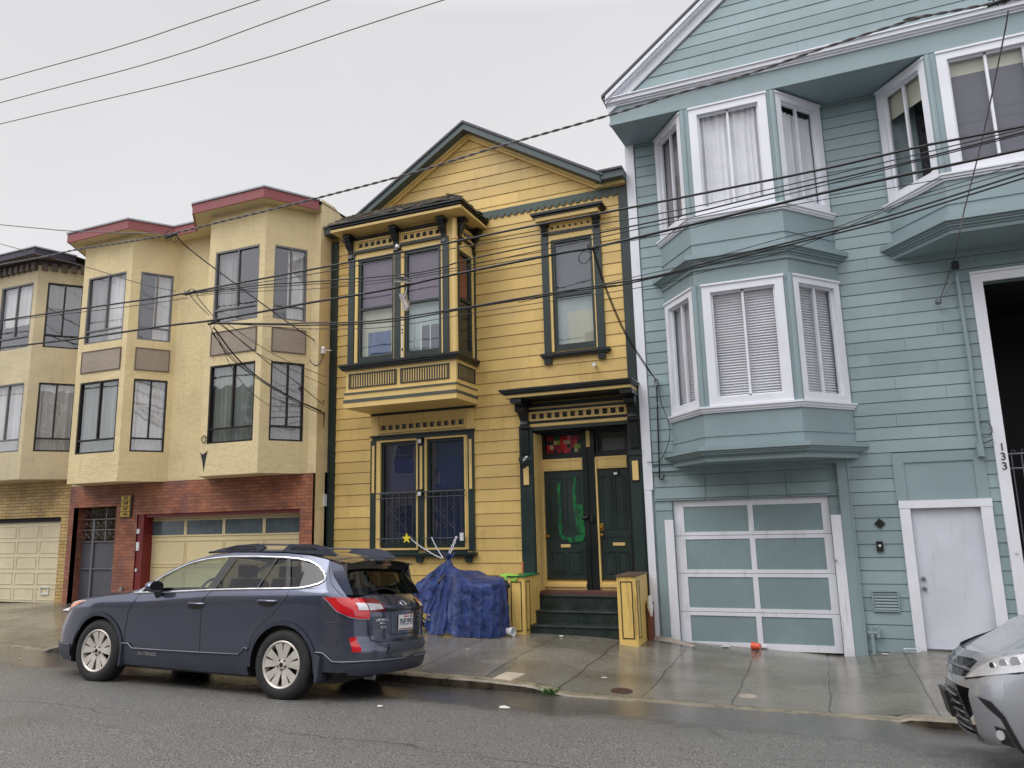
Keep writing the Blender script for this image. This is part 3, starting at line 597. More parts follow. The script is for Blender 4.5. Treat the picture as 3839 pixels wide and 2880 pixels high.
def door(a, b, lab):
    mb = MB(FDR); mb.box(a, b, -.04, 0, .80, 2.725); w = b-a; 
    for p0, p1, z0_, z1_ in ((.13, .44, 1.68, 2.6), (.56, .87, 1.68, 2.6), (.13, .44, .92, 1.28), (.56, .87, .92, 1.28)):
        mb.ring(a+w*p0-.015, a+w*p1+.015, z0_-.015, z1_+.015, .02, 0, .014); mb.box(a+w*p0+.03, a+w*p1-.03, 0, .008, z0_+.03, z1_-.03)
    mb.box(a, b, 0, .012, 1.53, 1.56); o_ = mb.build('door', m_grn, yh); o_['label'] = lab; return o_
d1_ = door(-4.70, -3.945, 'dark green panelled door smeared with bright green paint'); d2_ = door(-3.68, -3.13, 'plain dark green panelled door with brass lock plate')
def knob(F, u, d, z, r, parent, mat=None, name='handle'):
    mb = MB(F); mb.lathe([(0, d+.05), (r*.7, d+.045), (r, d+.03), (r*.6, d+.012), (r*.9, d), (0, d)], lambda a, b, h: F(u+a, h, z+b), 14); return mb.build(name, mat or m_brass, parent, smooth=True)
knob(FDR, -4.655, 0, 1.56, .034, d1_); knob(FDR, -3.645, 0, 1.565, .032, d2_)
mb = MB(FDR); mb.box(-3.68, -3.61, 0, .015, 1.64, 1.76); mb.build('lock_plate', m_brass, d2_, bevel=.004); knob(FDR, -3.645, .012, 1.70, .02, d2_, name='lock')
for a, b, z, p in ((-4.42, -4.24, 1.385, d1_), (-3.46, -3.24, 1.405, d2_)):
    mb = MB(FDR); mb.box(a, b, 0, .015, z-.028, z+.028); mb.build('letter_slot', m_yel2, p, bevel=.006)
M = NM('bright_green_brushed_paint'); bn = M.noise(9, 6, M.sc(M.pos, (1.6, 1, .35)), .7); M.col(M.mix(M.ramp(bn, .36, .56), GRN, M.mix(M.ramp(M.noise(14, 4), .3, .7), srgb(14, 96, 50), srgb(24, 134, 70)))); M.rough(.42); M.bump(bn, .3, .004); m_spray = M.m
def smear(pts, w, F=FDR, d=.017, parent=d1_):
    mb = MB(F); random.seed(9); n = 34; L_, R_ = [], []
    P = [Vector((a, b, 0)) for a, b in pts]; seg = []
    for i in range(len(P)-1):
        for k in range(n): seg.append(P[i].lerp(P[i+1], k/n))
    seg.append(P[-1]); f = []
    v = []
    for i, p in enumerate(seg):
        t = (seg[min(i+1, len(seg)-1)]-seg[max(i-1, 0)]).normalized(); nn = Vector((-t.y, t.x, 0)); ww = w*(.75+.5*noise.noise(p*9))+.012*random.random(); wl_ = w*(.75+.5*noise.noise(p*7+Vector((3, 1, 0))))
        v += [F(p.x+nn.x*ww, d, p.y+nn.y*ww), F(p.x-nn.x*wl_, d, p.y-nn.y*wl_)]
        if i: f.append((2*i-2, 2*i-1, 2*i+1, 2*i))
    mb.add(v, f); mb.build('paint_smear', m_spray, parent)
smear([(-4.42, 2.5), (-4.43, 1.9), (-4.41, 1.58), (-4.35, 1.49)], .035); smear([(-4.37, 1.52), (-4.2, 1.48), (-4.03, 1.50)], .055, d=.019); smear([(-4.08, 2.1), (-4.04, 1.9), (-4.03, 1.6), (-4.07, 1.5)], .10, d=.018); smear([(-4.12, 2.6), (-4.14, 2.2), (-4.10, 2.0)], .035)
# transoms
for a, b, back in ((-4.70, -3.95, 1), (-3.69, -3.13, 0)):
    w = window(yh, FDR, a, b, 3.02, 3.41, -.06, -.0, .03, m_blk, backs=[], depth=.3, glass=m_gls2)
    if back:
        cs = [srgb(186, 24, 36), srgb(240, 36, 44), srgb(150, 18, 30), srgb(60, 90, 50), srgb(150, 190, 60), srgb(215, 190, 150), srgb(24, 30, 26)]
        ms = [paint('collage_%s' % n_, c_, .5, .3, .4) for n_, c_ in zip(('crimson', 'scarlet', 'wine', 'leaf_green', 'lime', 'sand', 'ink'), cs)]
        random.seed(21); cellm = {}
        nx, nz = 10, 4
        for i in range(nx):
            for j in range(nz):
                u0_ = a+.04+(b-a-.08)*i/nx; z0_ = 3.06+.31*j/nz; bi, bj = i//2, j//2
                pal = {(1, 1): (3, 5, 6, 4), (4, 0): (4, 3, 5), (3, 0): (5, 0, 6), (0, 1): (6, 2, 6)}.get((bi, bj), (0, 1, 2, 1, 0, 2, 1, 5, 6))
                cellm.setdefault(random.choice(pal), []).append((u0_, z0_))
        for k, cc in cellm.items():
            mb = MB(FDR)
            for u_, z_ in cc:
                j1, j2, j3, j4 = [random.uniform(-.008, .008) for _ in range(4)]; s1, s2 = (b-a-.08)/nx, .31/nz; mb.quad(FDR(u_+j1, -.075-.0005*k, z_+j2), FDR(u_+s1+j3, -.075-.0005*k, z_), FDR(u_+s1, -.075-.0005*k, z_+s2+j4), FDR(u_+j2, -.075-.0005*k, z_+s2))
            mb.build('poster', ms[k], w)
    else: drape(FDR, a+.08, b-.02, 3.06, 3.28, -.12, 'flat', m_slate, w)
# lamp on left pilaster, small wall fittings
mb = MB(F); mb.tube([(-4.9, 12.42, 2.86), (-4.84, 12.3, 2.88)], .025, 8); mb.tube([(-4.86, 12.33, 2.85), (-4.82, 12.22, 2.80)], [.03, .055], 10); o_ = mb.build('lamp', m_black, yh); mb = MB(F); mb.tube([(-4.84, 12.30, 2.90), (-4.76, 12.24, 2.96)], .02, 8); mb.build('bulb', m_whitep, o_)
mb = MB(F); mb.tube([(-3.98, 12.88, 1.86), (-3.86, 12.85, 1.88)], .03, 8); mb.tube([(-3.80, 12.87, 1.8), (-3.80, 12.87, 1.9)], .03, 8); mb.build('lamp', m_black, yh)
mb = MB(FDR); mb.box(-3.38, -3.29, .0, .04, 2.60, 2.70); o_ = mb.build('camera_box', m_black, yh); mb = MB(FDR); mb.box(-3.37, -3.31, .04, .06, 2.61, 2.65); mb.build('lens', m_whitep, o_)
# steps and pedestals
M = NM('worn_dark_green_steps'); x, y, z = M.xyz(); up = M.ramp(M.xyz(M.n('ShaderNodeNewGeometry').outputs['Normal'])[2], .3, .8)
chip = M.ramp(M.noise(26, 6, rough=.7), .60, .68); M.col(M.mix(M.math('MULTIPLY', chip, .55), M.mix(M.ramp(M.noise(3, 5), .35, .7), srgb(30, 44, 42), srgb(48, 56, 52)), srgb(128, 126, 118))); M.rough(M.ramp(M.noise(4, 4), .3, .7, .2, .5)); M.bump(M.noise(40, 4), .4, .01); m_step = M.m
mb = MB()
for y0_, z1_ in ((11.94, .147), (12.22, .345), (12.5, .575)): mb.xy([(-4.735, y0_+.02), (-2.86, y0_+.02), (-2.86, 13), (-4.735, 13)], -.2, z1_-.03); mb.xy([(-4.74, y0_), (-2.86, y0_), (-2.86, 13), (-4.74, 13)], z1_-.03, z1_)
st = mb.build('steps', m_step, yh, bevel=.006)
mb = MB(); mb.xy([(-4.74, 12.6), (-2.95, 12.6), (-2.95, 13), (-4.74, 13)], .575, .63); mb.build('landing', paint('worn_red_landing', srgb(92, 62, 56), .5, .2, .4), yh)
def pedestal(x0, x1, yf, yb, zb, zt, lab, topm):
    mb = MB(); mb.xy([(x0+.006, yf+.006), (x1-.006, yf+.006), (x1-.006, yb), (x0+.006, yb)], zb, zt-.02)
    o_ = mb.build('pedestal', m_ped, yh, bevel=.004); o_['label'] = lab
    mb = MB(); mb.xy([(x0-.012, yf-.012), (x1+.012, yf-.012), (x1+.012, yb), (x0-.012, yb)], zt-.02, zt); mb.build('cap', topm, o_)
    Fp = Frame((x0, yf+.006), (x1, yf+.006)); Fr = Frame((x1-.006, yf), (x1-.006, yb)); mb = MB()
    mb.ring(.06, x1-x0-.06, zb+.13, zt-.09, .014, 0, .006, Fp); mb.ring(.06, min(.24, yb-yf-.05), zb+.13, zt-.09, .014, 0, .006, Fr); mb.build('panel_line', m_blk, o_)
m_ped = paint('worn_yellow_paint', srgb(226, 192, 112), .45, .08, .7, grime=srgb(92, 66, 40))
pedestal(-4.975, -4.665, 11.74, 12.44, -.06, .95, 'left yellow pedestal with green paint on its cap', m_spray)
pedestal(-3.085, -2.775, 11.62, 12.44, -.1, .975, 'right yellow pedestal, scuffed, with a brown cap', paint('brown_board', srgb(92, 74, 60), .6, .2, .3))
mb = MB(); mb.dz([(-12.6, .95), (-12.5, .95)], 0, 0) if False else None
mb = MB(); mb.prism([(11.76, -.1), (12.5, -.1), (12.9, .6), (12.9, 1.1), (12.45, .95), (11.76, .93)], lambda q, x_: (x_, q[0], q[1]), -4.76, -4.74); mb.build('stringer', m_yel2, yh)
# ---------------------------------------------------------------- BLUE HOUSE
bh = thing('bay_window_house', 'grey-blue clapboard house with white trim, wide front gable and paired angled bays', 'house', (1, 12.5, 0))
F = FY(12.5); BL0, BR0 = -2.752, 4.65; GY = 11.66; GAX = .95; GK = .766
GARH = (-2.30, .085, -.5, 2.11); DRH = (1.16, 2.09, -.5, 1.885); ENT = (2.49, 4.3, -1, 5.16)
PAN = (1.02, 2.205, 2.0, 2.69); LB = (-2.2, .55, 2.66, 8.52); UB = (1.38, 4.3, 5.72, 8.52)
hs_ = [GARH, DRH, ENT, PAN, (-2.2, .56, 2.67, 8.55), (1.4, 4.3, 5.74, 8.55), (-2.6, .36, 1.80, 2.66)]
mb = MB(F); siding(mb, F, -.35, 8.53, .1917, .03, lambda z: (BL0+.17, BR0-.17), hs_, lip=.012, gap=.009); wall(mb, F, BL0, BR0, -.5, 8.53, [GARH, DRH, ENT], -.019)
mb.build('wall', m_blu, bh)
mb = MB(F); siding(mb, F, 1.78, 2.66, .1917, .03, lambda z: (BL0+.17, .10), [(-2.31, .20, -1, 2.115)], lip=.012, gap=.009)
for u in (-1.77, -1.12, -.48): mb.box(u-.012, u+.012, 0, .03, 2.115, 2.50)
mb.build('garage_header', m_blu, bh)
mb = MB(F); mb.quad((BL0, 12.52, -.6), (BL0, 26, -.6), (BL0, 26, 8.5), (BL0, 12.52, 8.5)); mb.quad((BR0, 12.52, -.6), (BR0, 26, -.6), (BR0, 26, 8.5), (BR0, 12.52, 8.5)); mb.quad((BL0, 26, -.6), (BR0, 26, -.6), (BR0, 26, 8.5), (BL0, 26, 8.5)); mb.build('side_wall', m_blu2, bh)
mb = MB(F); mb.box(BL0-.006, BL0+.155, -.03, .035, 2.30, 8.55); mb.box(BL0-.04, BL0+.125, -.03, .03, -.3, 2.30); mb.build('corner_board', m_wht, bh, bevel=.004)
# gable
FG = FY(GY); GZ = 8.90
def gl(z): h = (GAX+2.42-(z-9.02)/GK); return (GAX-h, GAX+h)
mb = MB(FG); siding(mb, FG, 8.95, 12.0, .1917, .03+.02, gl, (), lip=.012, gap=.009); mb.quad(FG(-2.7, -.019, 8.9), FG(4.6, -.019, 8.9), FG(GAX, -.019, 11.75)); gb_ = mb.build('gable', m_blu, bh)
mb = MB(FG); mb.box(BL0-.055, BR0+.05, -.03, .0, 8.53, 8.92); mb.box(BL0-.065, BR0+.06, 0, .03, 8.53, 8.58); mb.build('fascia', m_blu2, gb_)
mb = MB(FG)
for e, z0_, z1_ in ((.03, 8.86, 8.89), (.06, 8.89, 8.92), (.10, 8.92, 8.985), (.13, 8.985, 9.005)): mb.box(BL0-.055-e*.5, BR0+.05+e*.5, 0, e, z0_, z1_)
mb.build('cornice', m_wht, gb_)
def brake(mb, o, w, d0, d1):
    for sx in (-1, 1):
        xe = GAX+sx*(3.78); pk = 9.05+3.78*GK; A = (GAX, pk-o); B = (xe, 9.05-o-.02)
        mb.uz([A, B, (B[0], B[1]-w), (A[0], A[1]-w)], d0, d1)
mb = MB(FG); brake(mb, .0, .075, 0, .16); brake(mb, .07, .05, 0, .12); brake(mb, .12, .17, 0, .045); mb.build('bargeboard', m_wht, gb_)
mb = MB(); 
for sx in (-1, 1):
    xe = GAX+sx*3.85; pk = 9.06+3.78*GK; P = [(GAX, pk), (xe, 9.0), (xe, 9.05), (GAX, pk+.05)]
    mb.prism(P, lambda q, y_: (q[0], y_, q[1]), GY-.17, 26)
mb.build('roof', m_roof, bh)
mb = MB(); mb.xy([(BL0-.05, GY), (BR0+.05, GY), (BR0, 12.5), (BL0+.01, 12.5)], 8.535, 8.56); mb.build('soffit', m_blu2, bh)
mb = MB(); mb.add([at('5', 92, 415, GY-.1), at('5', 105, 440, GY-.1), at('5', 118, 436, GY-.1), at('5', 104, 418, GY-.1)], [(0, 1, 2, 3)]); mb.build('roof_flashing', m_cap, bh)
# bays
def bay(x0, xa, xb, x1, zb, zt, name_, segs, parts):
    """x0,x1 at the wall, xa,xb at the front plane 11.64"""
    yf = 11.64
    def hexa(e, z0_, z1_, mb): mb.xy([(x0-e*1.1, 12.5), (xa-e*.55, yf-e), (xb+e*.55, yf-e), (x1+e*1.1, 12.5)], z0_, z1_)
    FL = Frame((x0, 12.5), (xa, yf)); FC = Frame((xa, yf), (xb, yf)); FR = Frame((xb, yf), (x1, 12.5))
    mb = MB(); 
    b = None
    wl_ = FL.len; wc = FC.len; wr = FR.len
    allh = {0: [], 1: [], 2: []}
    for (z0_, z1_) in segs:
        allh[0].append((.075, wl_-.045, z0_, z1_)); allh[1].append((.105, wc-.085, z0_, z1_)); allh[2].append((.045, wr-.06, z0_, z1_))
    for i, Fq in enumerate((FL, FC, FR)): wall(mb, Fq, 0, Fq.len, zb, zt, allh[i])
    hexa(-.004, zb-.004, zb+.01, mb); b = mb.build('bay_window', m_blu2, bh)
    for nm, mt, lst in parts:
        mb = MB(); 
        for e, z0_, z1_ in lst: hexa(e, z0_, z1_, mb)
        mb.build(nm, mt, b)
    mb = MB()
    for Fq, u in ((FC, -.005), (FC, wc+.005)): 
        p = Fq(u, -.02, 0); 
        for z0_, z1_ in segs: mb.tube([(p[0], p[1], z0_-.0), (p[0], p[1], z1_+.02)], .05, 10)
    mb.build('corner_post', m_blu2, b)
    return (FL, FC, FR), allh
def bwin(Fq, h, backs, fw=.115, inset=.0):
    a, b, c, e = h; u = (a+b)/2
    w = window(bh, Fq, a, b, c, e, -.03, .035, fw, m_wht, backs=[], depth=.4, gd=-.045, glass=m_gls2)
    for ch in list(w.children):
        if ch.name.startswith(('pane', 'interior')): pass
    mb = MB(Fq); mb.ring(a+fw, b-fw, c+fw, e-fw, .028, -.065, -.02); mb.box(u-.018, u+.018, -.065, -.02, c+fw, e-fw); mb.build('sash', m_wht, w)
    mb = MB(Fq); mb.box(a-.012, b+.012, .03, .055, e-.02, e+.012); mb.build('moulding', m_wht, w)
    for bk in backs:
        f0, f1, zz0, zz1, st, mt = bk[:6]; drape(Fq, a+fw+(b-a-2*fw)*f0, a+fw+(b-a-2*fw)*f1, c+fw+(e-c-2*fw)*zz0, c+fw+(e-c-2*fw)*zz1, -.11 if st != 'wave' else -.13, st, mt, w)
    return w
segsL = [(3.50, 5.44), (6.60, 8.49)]
partsL = [('sill', m_wht, [(.075, 3.47, 3.50), (.05, 3.43, 3.47), (.03, 3.40, 3.43), (.075, 6.57, 6.60), (.05, 6.53, 6.57), (.03, 6.50, 6.53)]),
          ('cornice', m_blu2, [(.012, 3.04, 3.07), (.02, 2.66, 2.70), (.01, 2.70, 2.74), (.05, 2.74, 2.76), (.09, 2.76, 2.79), (.12, 2.79, 2.82), (.16, 2.82, 2.885), (.03, 5.70, 5.76), (.05, 5.76, 5.79), (.09, 5.79, 5.82), (.12, 5.82, 5.85), (.17, 5.85, 5.93), (.015, 6.14, 6.17)])]
frs, hh = bay(-2.225, -1.575, -.165, .56, 2.66, 8.535, 'L', segsL, partsL)
bwin(frs[0], hh[0][0], [(0, 1, 0, 1, 'blind', m_blind)]); bwin(frs[1], hh[1][0], [(0, 1, 0, 1, 'blind', m_blind)], .13); bwin(frs[2], hh[2][0], [(0, 1, 0, 1, 'blind', m_blind)])
bwin(frs[0], hh[0][1], [(0, 1, 0, 1, 'wave', m_cur2)]); bwin(frs[1], hh[1][1], [(.0, 1, 0, 1, 'wave', m_cur)], .13); bwin(frs[2], hh[2][1], [(.0, 1, 0, .95, 'wave', m_cur)])
segsR = [(6.60, 8.49)]
partsR = [('sill', m_wht, [(.075, 6.57, 6.60), (.05, 6.53, 6.57), (.03, 6.50, 6.53)]), ('cornice', m_blu2, [(.02, 5.70, 5.76), (.05, 5.76, 5.79), (.09, 5.79, 5.82), (.12, 5.82, 5.85), (.17, 5.85, 5.93), (.015, 6.14, 6.17)])]
frs, hh = bay(1.37, 2.04, 3.46, 4.15, 5.70, 8.535, 'R', segsR, partsR)
bwin(frs[0], hh[0][0], [(0, 1, .76, 1, 'flat', m_shade)]); bwin(frs[1], hh[1][0], [(0, 1, .86, 1, 'flat', m_shade), (0, 1, 0, .86, 'flat', m_slate)], .13); bwin(frs[2], hh[2][0], [(0, 1, 0, 1, 'wave', m_cur)])
# garage
mb = MB(F); mb.box(-2.44, -2.30, 0, .05, -.35, 1.80); mb.box(.09, .235, 0, .05, -.35, 1.82); mb.build('garage_jamb', m_wht2, bh)
mb = MB(F); mb.box(-2.58, -2.445, 0, .045, -.3, 1.80); mb.box(.24, .39, 0, .06, -.3, 2.62); mb.box(-2.6, .39, 0, .05, 2.60, 2.655); mb.box(-2.6, .22, .0, .03, 2.115, 2.135); mb.box(-2.3, .1, -.1, 0, 2.105, 2.115); mb.box(.39, .41, 0, .075, -.3, 2.66); mb.build('garage_trim', m_blu2, bh)
FGD = FY(12.55); mb = MB(FGD); 
rows = [(-.21, .345), (.352, .94), (.947, 1.535), (1.542, 2.105)]
gx = (-2.135, -1.125, -1.045, -.03)
mb = MB(FGD)
pan = MB(FGD)
for i, (a, b) in enumerate(rows):
    t0 = a+.055 if i else a+.10; t1 = b-.055 if i < 3 else b-.10
    mb.box(-2.295, gx[0], -.03, 0, a, b); mb.box(gx[1], gx[2], -.03, 0, a, b); mb.box(gx[3], .08, -.03, 0, a, b)
    mb.box(gx[0], gx[1], -.03, 0, a, t0); mb.box(gx[0], gx[1], -.03, 0, t1, b); mb.box(gx[2], gx[3], -.03, 0, a, t0); mb.box(gx[2], gx[3], -.03, 0, t1, b)
    pan.quad(FGD(gx[0]-.01, -.014, t0-.01), FGD(gx[1]+.01, -.014, t0-.01), FGD(gx[1]+.01, -.014, t1+.01), FGD(gx[0]-.01, -.014, t1+.01)); pan.quad(FGD(gx[2]-.01, -.014, t0-.01), FGD(gx[3]+.01, -.014, t0-.01), FGD(gx[3]+.01, -.014, t1+.01), FGD(gx[2]-.01, -.014, t1+.01))
gd = mb.build('garage_door', m_wht2, bh); pan.build('door_panel', paint('grey_blue_panel_paint', srgb(131, 151, 156), .22, .08, .14), gd)
mb = MB(FGD); mb.box(-1.17, -1.0, 0, .03, -.165, -.14); mb.build('handle', m_whitep, gd); mb = MB(F)
mb.quad(F(-2.3, -.08, -.4), F(.09, -.08, -.4), F(.09, -.08, 2.11), F(-2.3, -.08, 2.11)); mb.build('backing', m_dark, gd)
mb = MB(F); mb.tube([(.06, 12.44, 1.2), (.12, 12.42, 1.13)], .012, 6); mb.build('latch', m_steel, gd)
# side door
mb = MB(F); mb.box(1.035, 1.175, 0, .05, -.3, 1.885); mb.box(2.07, 2.215, 0, .05, -.3, 1.885); mb.box(1.03, 2.22, 0, .055, 1.885, 1.998); dfm = mb.build('door_frame', m_wht, bh, bevel=.003)
mb = MB(F); mb.box(1.16, 2.09, -.07, -.03, -.12, 1.886); sdo = mb.build('door', m_garb, bh)
for z_ in (.88, .74): knob(F, 1.245, -.03, z_, .032, sdo, m_steel)
mb = MB(F); mb.box(1.17, 2.08, -.06, .03, -.2, -.09); mb.build('threshold', m_steel, sdo)
mb = MB(F); mb.box(1.015, 2.205, -.018, .012, 2.0, 2.70); mb.ring(1.015, 2.205, 2.0, 2.70, .145, .012, .03, wb=.001); mb.build('over_door_panel', m_blu2, bh)
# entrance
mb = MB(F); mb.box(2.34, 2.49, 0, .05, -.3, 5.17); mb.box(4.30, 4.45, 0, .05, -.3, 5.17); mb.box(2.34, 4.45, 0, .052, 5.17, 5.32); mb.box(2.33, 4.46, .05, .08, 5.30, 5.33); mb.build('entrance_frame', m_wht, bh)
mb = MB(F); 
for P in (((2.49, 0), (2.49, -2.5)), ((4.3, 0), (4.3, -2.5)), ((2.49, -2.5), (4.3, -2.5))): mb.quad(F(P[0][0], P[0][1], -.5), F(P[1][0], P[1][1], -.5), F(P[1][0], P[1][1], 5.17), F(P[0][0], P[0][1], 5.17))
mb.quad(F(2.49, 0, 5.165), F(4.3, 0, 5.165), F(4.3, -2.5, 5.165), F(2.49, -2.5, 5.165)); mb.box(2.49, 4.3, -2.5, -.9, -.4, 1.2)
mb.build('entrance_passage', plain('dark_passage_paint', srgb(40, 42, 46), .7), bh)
mb = MB(F)
for z_ in (.4, 1.1, 2.42, 2.63): mb.tube([(2.5, 12.8, z_), (4.29, 12.8, z_)], .014, 6)
for k in range(14): u = 2.6+k*.125; mb.tube([(u, 12.8, .2), (u, 12.8, 2.60), (u+.02, 12.8, 2.70), (u+.06, 12.8, 2.66)], .010, 5)
for k in range(6): u = 2.75+k*.27; mb.tube([(u+.09*math.cos(t), 12.79, 1.75+.25*math.sin(t)) for t in [j*.52 for j in range(13)]], .008, 5)
mb.build('entrance_gate', m_iron, bh)
def text(s, size, pos, mat, parent, name, rot=(R(90), 0, 0), ext=.004, sx=1):
    cu_ = bpy.data.curves.new(name, 'FONT'); cu_.body = s; cu_.size = size; cu_.extrude = ext; cu_.align_x = 'CENTER'; cu_.align_y = 'CENTER'
    o = bpy.data.objects.new(name, cu_); COL.objects.link(o); bpy.context.view_layer.update()
    me = bpy.data.meshes.new_from_object(o.evaluated_get(bpy.context.evaluated_depsgraph_get())); bpy.data.objects.remove(o); bpy.data.curves.remove(cu_)
    M4 = rot if isinstance(rot, Matrix) else (Matrix.Translation(Vector(pos)) @ Matrix.Rotation(rot[2], 4, 'Z') @ Matrix.Rotation(rot[0], 4, 'X'))
    me.transform(M4 @ Matrix.Diagonal((sx, 1, 1, 1))); off = Vector((0, 0, 0)); q = parent
    while q is not None: off += q.location; q = q.parent
    me.transform(Matrix.Translation(-off)); me.materials.clear(); me.materials.append(mat); me.name = name
    o = bpy.data.objects.new(name, me); COL.objects.link(o); o.parent = parent; return o
for s_, z_ in (('1', 2.71), ('3', 2.575), ('3', 2.44)): text(s_, .15, (2.43, 12.445, z_), m_black, bh, 'house_number')
mb = MB(F); mb.box(2.40, 2.44, .05, .065, 1.23, 1.28); mb.build('doorbell', m_whitep, bh)
# fittings
mb = MB(F); mb.uz([(.754-.075, 1.676), (.754, 1.60), (.754+.075, 1.676), (.754, 1.752)], .0, .03); mb.build('diamond_vent', m_black, bh)
mb = MB(F); mb.box(.675, .765, 0, .05, 1.27, 1.42); lb_ = mb.build('lock_box', m_black, bh, bevel=.008); mb = MB(F); mb.uz([(.72, 1.33), (.742, 1.36), (.732, 1.375), (.72, 1.365), (.708, 1.375), (.698, 1.36)], .05, .054); mb.build('heart_mark', m_whitep, lb_)
mb = MB(F); mb.ring(.54, .895, .41, .71, .02, 0, .035); mb.box(.56, .875, -.01, 0.002, .43, .69)
for k in range(6): z_ = .44+k*.043; mb.add([F(.56, .028, z_), F(.875, .028, z_), F(.875, .006, z_+.026), F(.56, .006, z_+.026)], [(0, 1, 2, 3)])
mb.build('louvre_vent', m_blu2, bh)
mb = MB(); mb.tube([at('6', 1855, 135, 12.42), at('6', 1862, 200, 12.44), at('6', 1925, 600, 12.44), at('6', 1970, 970, 12.44), at('6', 1985, 1060, 12.44)], .028, 8); mb.tube([at('6', 1978, 1060, 12.43), at('6', 1990, 1130, 12.43)], .05, 8); cd_ = mb.build('conduit', m_blu2, bh)
mb = MB(); mb.tube([at('6', 1850, 115, 12.36), at('6', 1856, 150, 12.42)], .05, 8); mb.build('weatherhead', m_black, cd_)
mb = MB(); mb.tube([at('6', 1835, 215, 12.3), at('6', 1790, 290, 12.4)], .012, 5); mb.tube([at('6', 1765, 315, 12.4), at('6', 1765, 330, 12.38)], .045, 8); mb.build('small_floodlight', m_steel, bh)
mb = MB(); c0 = at('6', 2008, 990, 12.44); mb.tube([(c0.x+.09*math.cos(t), c0.y, c0.z+.11*math.sin(t)) for t in [k*.5 for k in range(14)]], .006, 5); mb.tube([at('6', 1975, 1045, 12.43), at('6', 2010, 1060, 12.43), at('6', 2050, 1040, 12.43)], .008, 5); mb.build('cable_loop', m_wire, bh)
mb = MB(); mb.tube([(.49, 12.42, -.18), (.49, 12.42, .22)], .025, 8); mb.tube([(.44, 12.42, .12), (.56, 12.42, .12)], .02, 8); mb.tube([(.57, 12.42, .05), (.57, 12.42, .2)], .03, 8); mb.build('standpipe', m_blu2, bh)
# ---------------------------------------------------------------- STUCCO HOUSE
sh = thing('stucco_house', 'cream stucco building with stepped angled bays, maroon eaves and a red brick ground floor', 'house', (-12.5, 12.1, 0))
SY = 12.1; F = FY(SY); SX0, SX1 = -15.99, -9.172
BAYS = [(-15.62, -15.11, -13.61, -13.06), (-11.93, -11.385, -9.92, -9.37)]
mb = MB(F); wall(mb, F, SX0, SX1, 2.875, 8.5, [(b[0]+.01, b[3]-.01, 2.87, 8.45) for b in BAYS]); mb.quad((SX1, SY, .0), (SX1, 12.56, .0), (SX1, 12.56, 8.62), (SX1, SY, 8.62)); mb.quad((SX1, 12.56, 7.5), (SX1, 24, 7.5), (SX1, 24, 8.5), (SX1, 12.8, 8.5), (SX1, 12.56, 8.62)); mb.quad((SX0, SY, .0), (SX0, 24, .0), (SX0, 24, 8.5), (SX0, SY, 8.5)); mb.quad((SX0, 24, 0), (SX1, 24, 0), (SX1, 24, 8.5), (SX0, 24, 8.5))
mb.box(SX1-.02, SX1+.0, -.5, -.3, .2, 2.9); mb.build('wall', m_stu, sh)
WB = [(3.50, 5.08), (5.95, 7.50)]
def c_w(parent, Fq, a, b, z0_, z1_, meet, mu, mat, backs, lab=None):
    return window(parent, Fq, a, b, z0_, z1_, -.06, -.005, .035, mat, mull=(mu,) if mu else (), rails=(meet,), backs=backs, inner=.035, gd=-.045, depth=.5, label=lab, glass=m_gls3)
m_curg = paint('greenish_net_curtain', srgb(150, 160, 156), .9, .15, .1)
def topsplit(F_, w, u, z0_, z1_, mat): pass
for bi, (x0, xa, xb, x1) in enumerate(BAYS):
    yf = 11.3; FC = Frame((xa, yf), (xb, yf)); FR = Frame((xb, yf), (x1, SY)); FL = Frame((x0, SY), (xa, yf))
    wc = [(.17, 1.35), (.17, 1.32)][bi]; 
    hc = [(wc[0], wc[1], *WB[0]), (wc[0], wc[1], *WB[1])]; hr = [(.19, .86, *WB[0]), (.19, .86, *WB[1])]
    pc_ = (wc[0], wc[1], 5.30, 5.77); pr_ = (.19, .86, 5.28, 5.76)
    mb = MB(); ztop = 8.42
    wall(mb, FL, 0, FL.len, 2.875, ztop); wall(mb, FC, 0, FC.len, 2.875, ztop, hc); wall(mb, FR, 0, FR.len, 2.875, ztop, hr); mb.xy([(x0, SY), (xa, yf), (xb, yf), (x1, SY)], 2.87, 2.876)
    b_ = mb.build('bay_window', m_stu, sh)
    for Fq, p in ((FC, pc_), (FR, pr_)):
        mb = MB(Fq); mb.box(p[0], p[1], .0, .012, p[2], p[3]); q_ = mb.build('inset_panel', m_peb, b_); mb = MB(Fq); mb.ring(p[0]-.01, p[1]+.01, p[2]-.01, p[3]+.01, .018, 0, .022); mb.build('panel_edge', m_brn, b_)
    dkf = m_alu; 
    for lev, (z0_, z1_) in enumerate(WB):
        meet = z0_+.29; mu = wc[0]+(wc[1]-wc[0])*.52; mr_ = .19+.67*(.52)
        cm = [[m_curg, m_cur], [m_curg, m_cur]][bi][lev]
        if bi == 0 and lev == 1: bk = [(wc[0]+.02, mu-.02, z0_, z1_, 'wave', m_cur2), (mu-.02, wc[1]-.02, z0_, z1_, 'wave', m_cur)]
        elif bi == 1 and lev == 1: bk = [(wc[0]+.05, mu-.1, z0_, z1_, 'wave', m_cur2), (wc[1]-.13, wc[1]-.02, z0_, z1_, 'wave', m_cur)]
        else: bk = [(wc[0]+.02, wc[1]-.02, z0_, z1_, 'wave', cm)]
        c_w(sh, FC, wc[0], wc[1], z0_, z1_, meet, mu, m_alu if lev == 0 else m_alu2, bk)
        bk = [(.5, .84, z0_, z1_, 'wave', m_cur)] if lev == 1 else ([(.22, .84, z0_, z1_, 'wave', m_cur)] if bi == 0 else [(.22, .84, z0_, z1_, 'wave', m_cur2)])
        c_w(sh, FR, .19, .86, z0_, z1_, meet, mr_, m_alu if lev == 0 else m_alu2, bk)
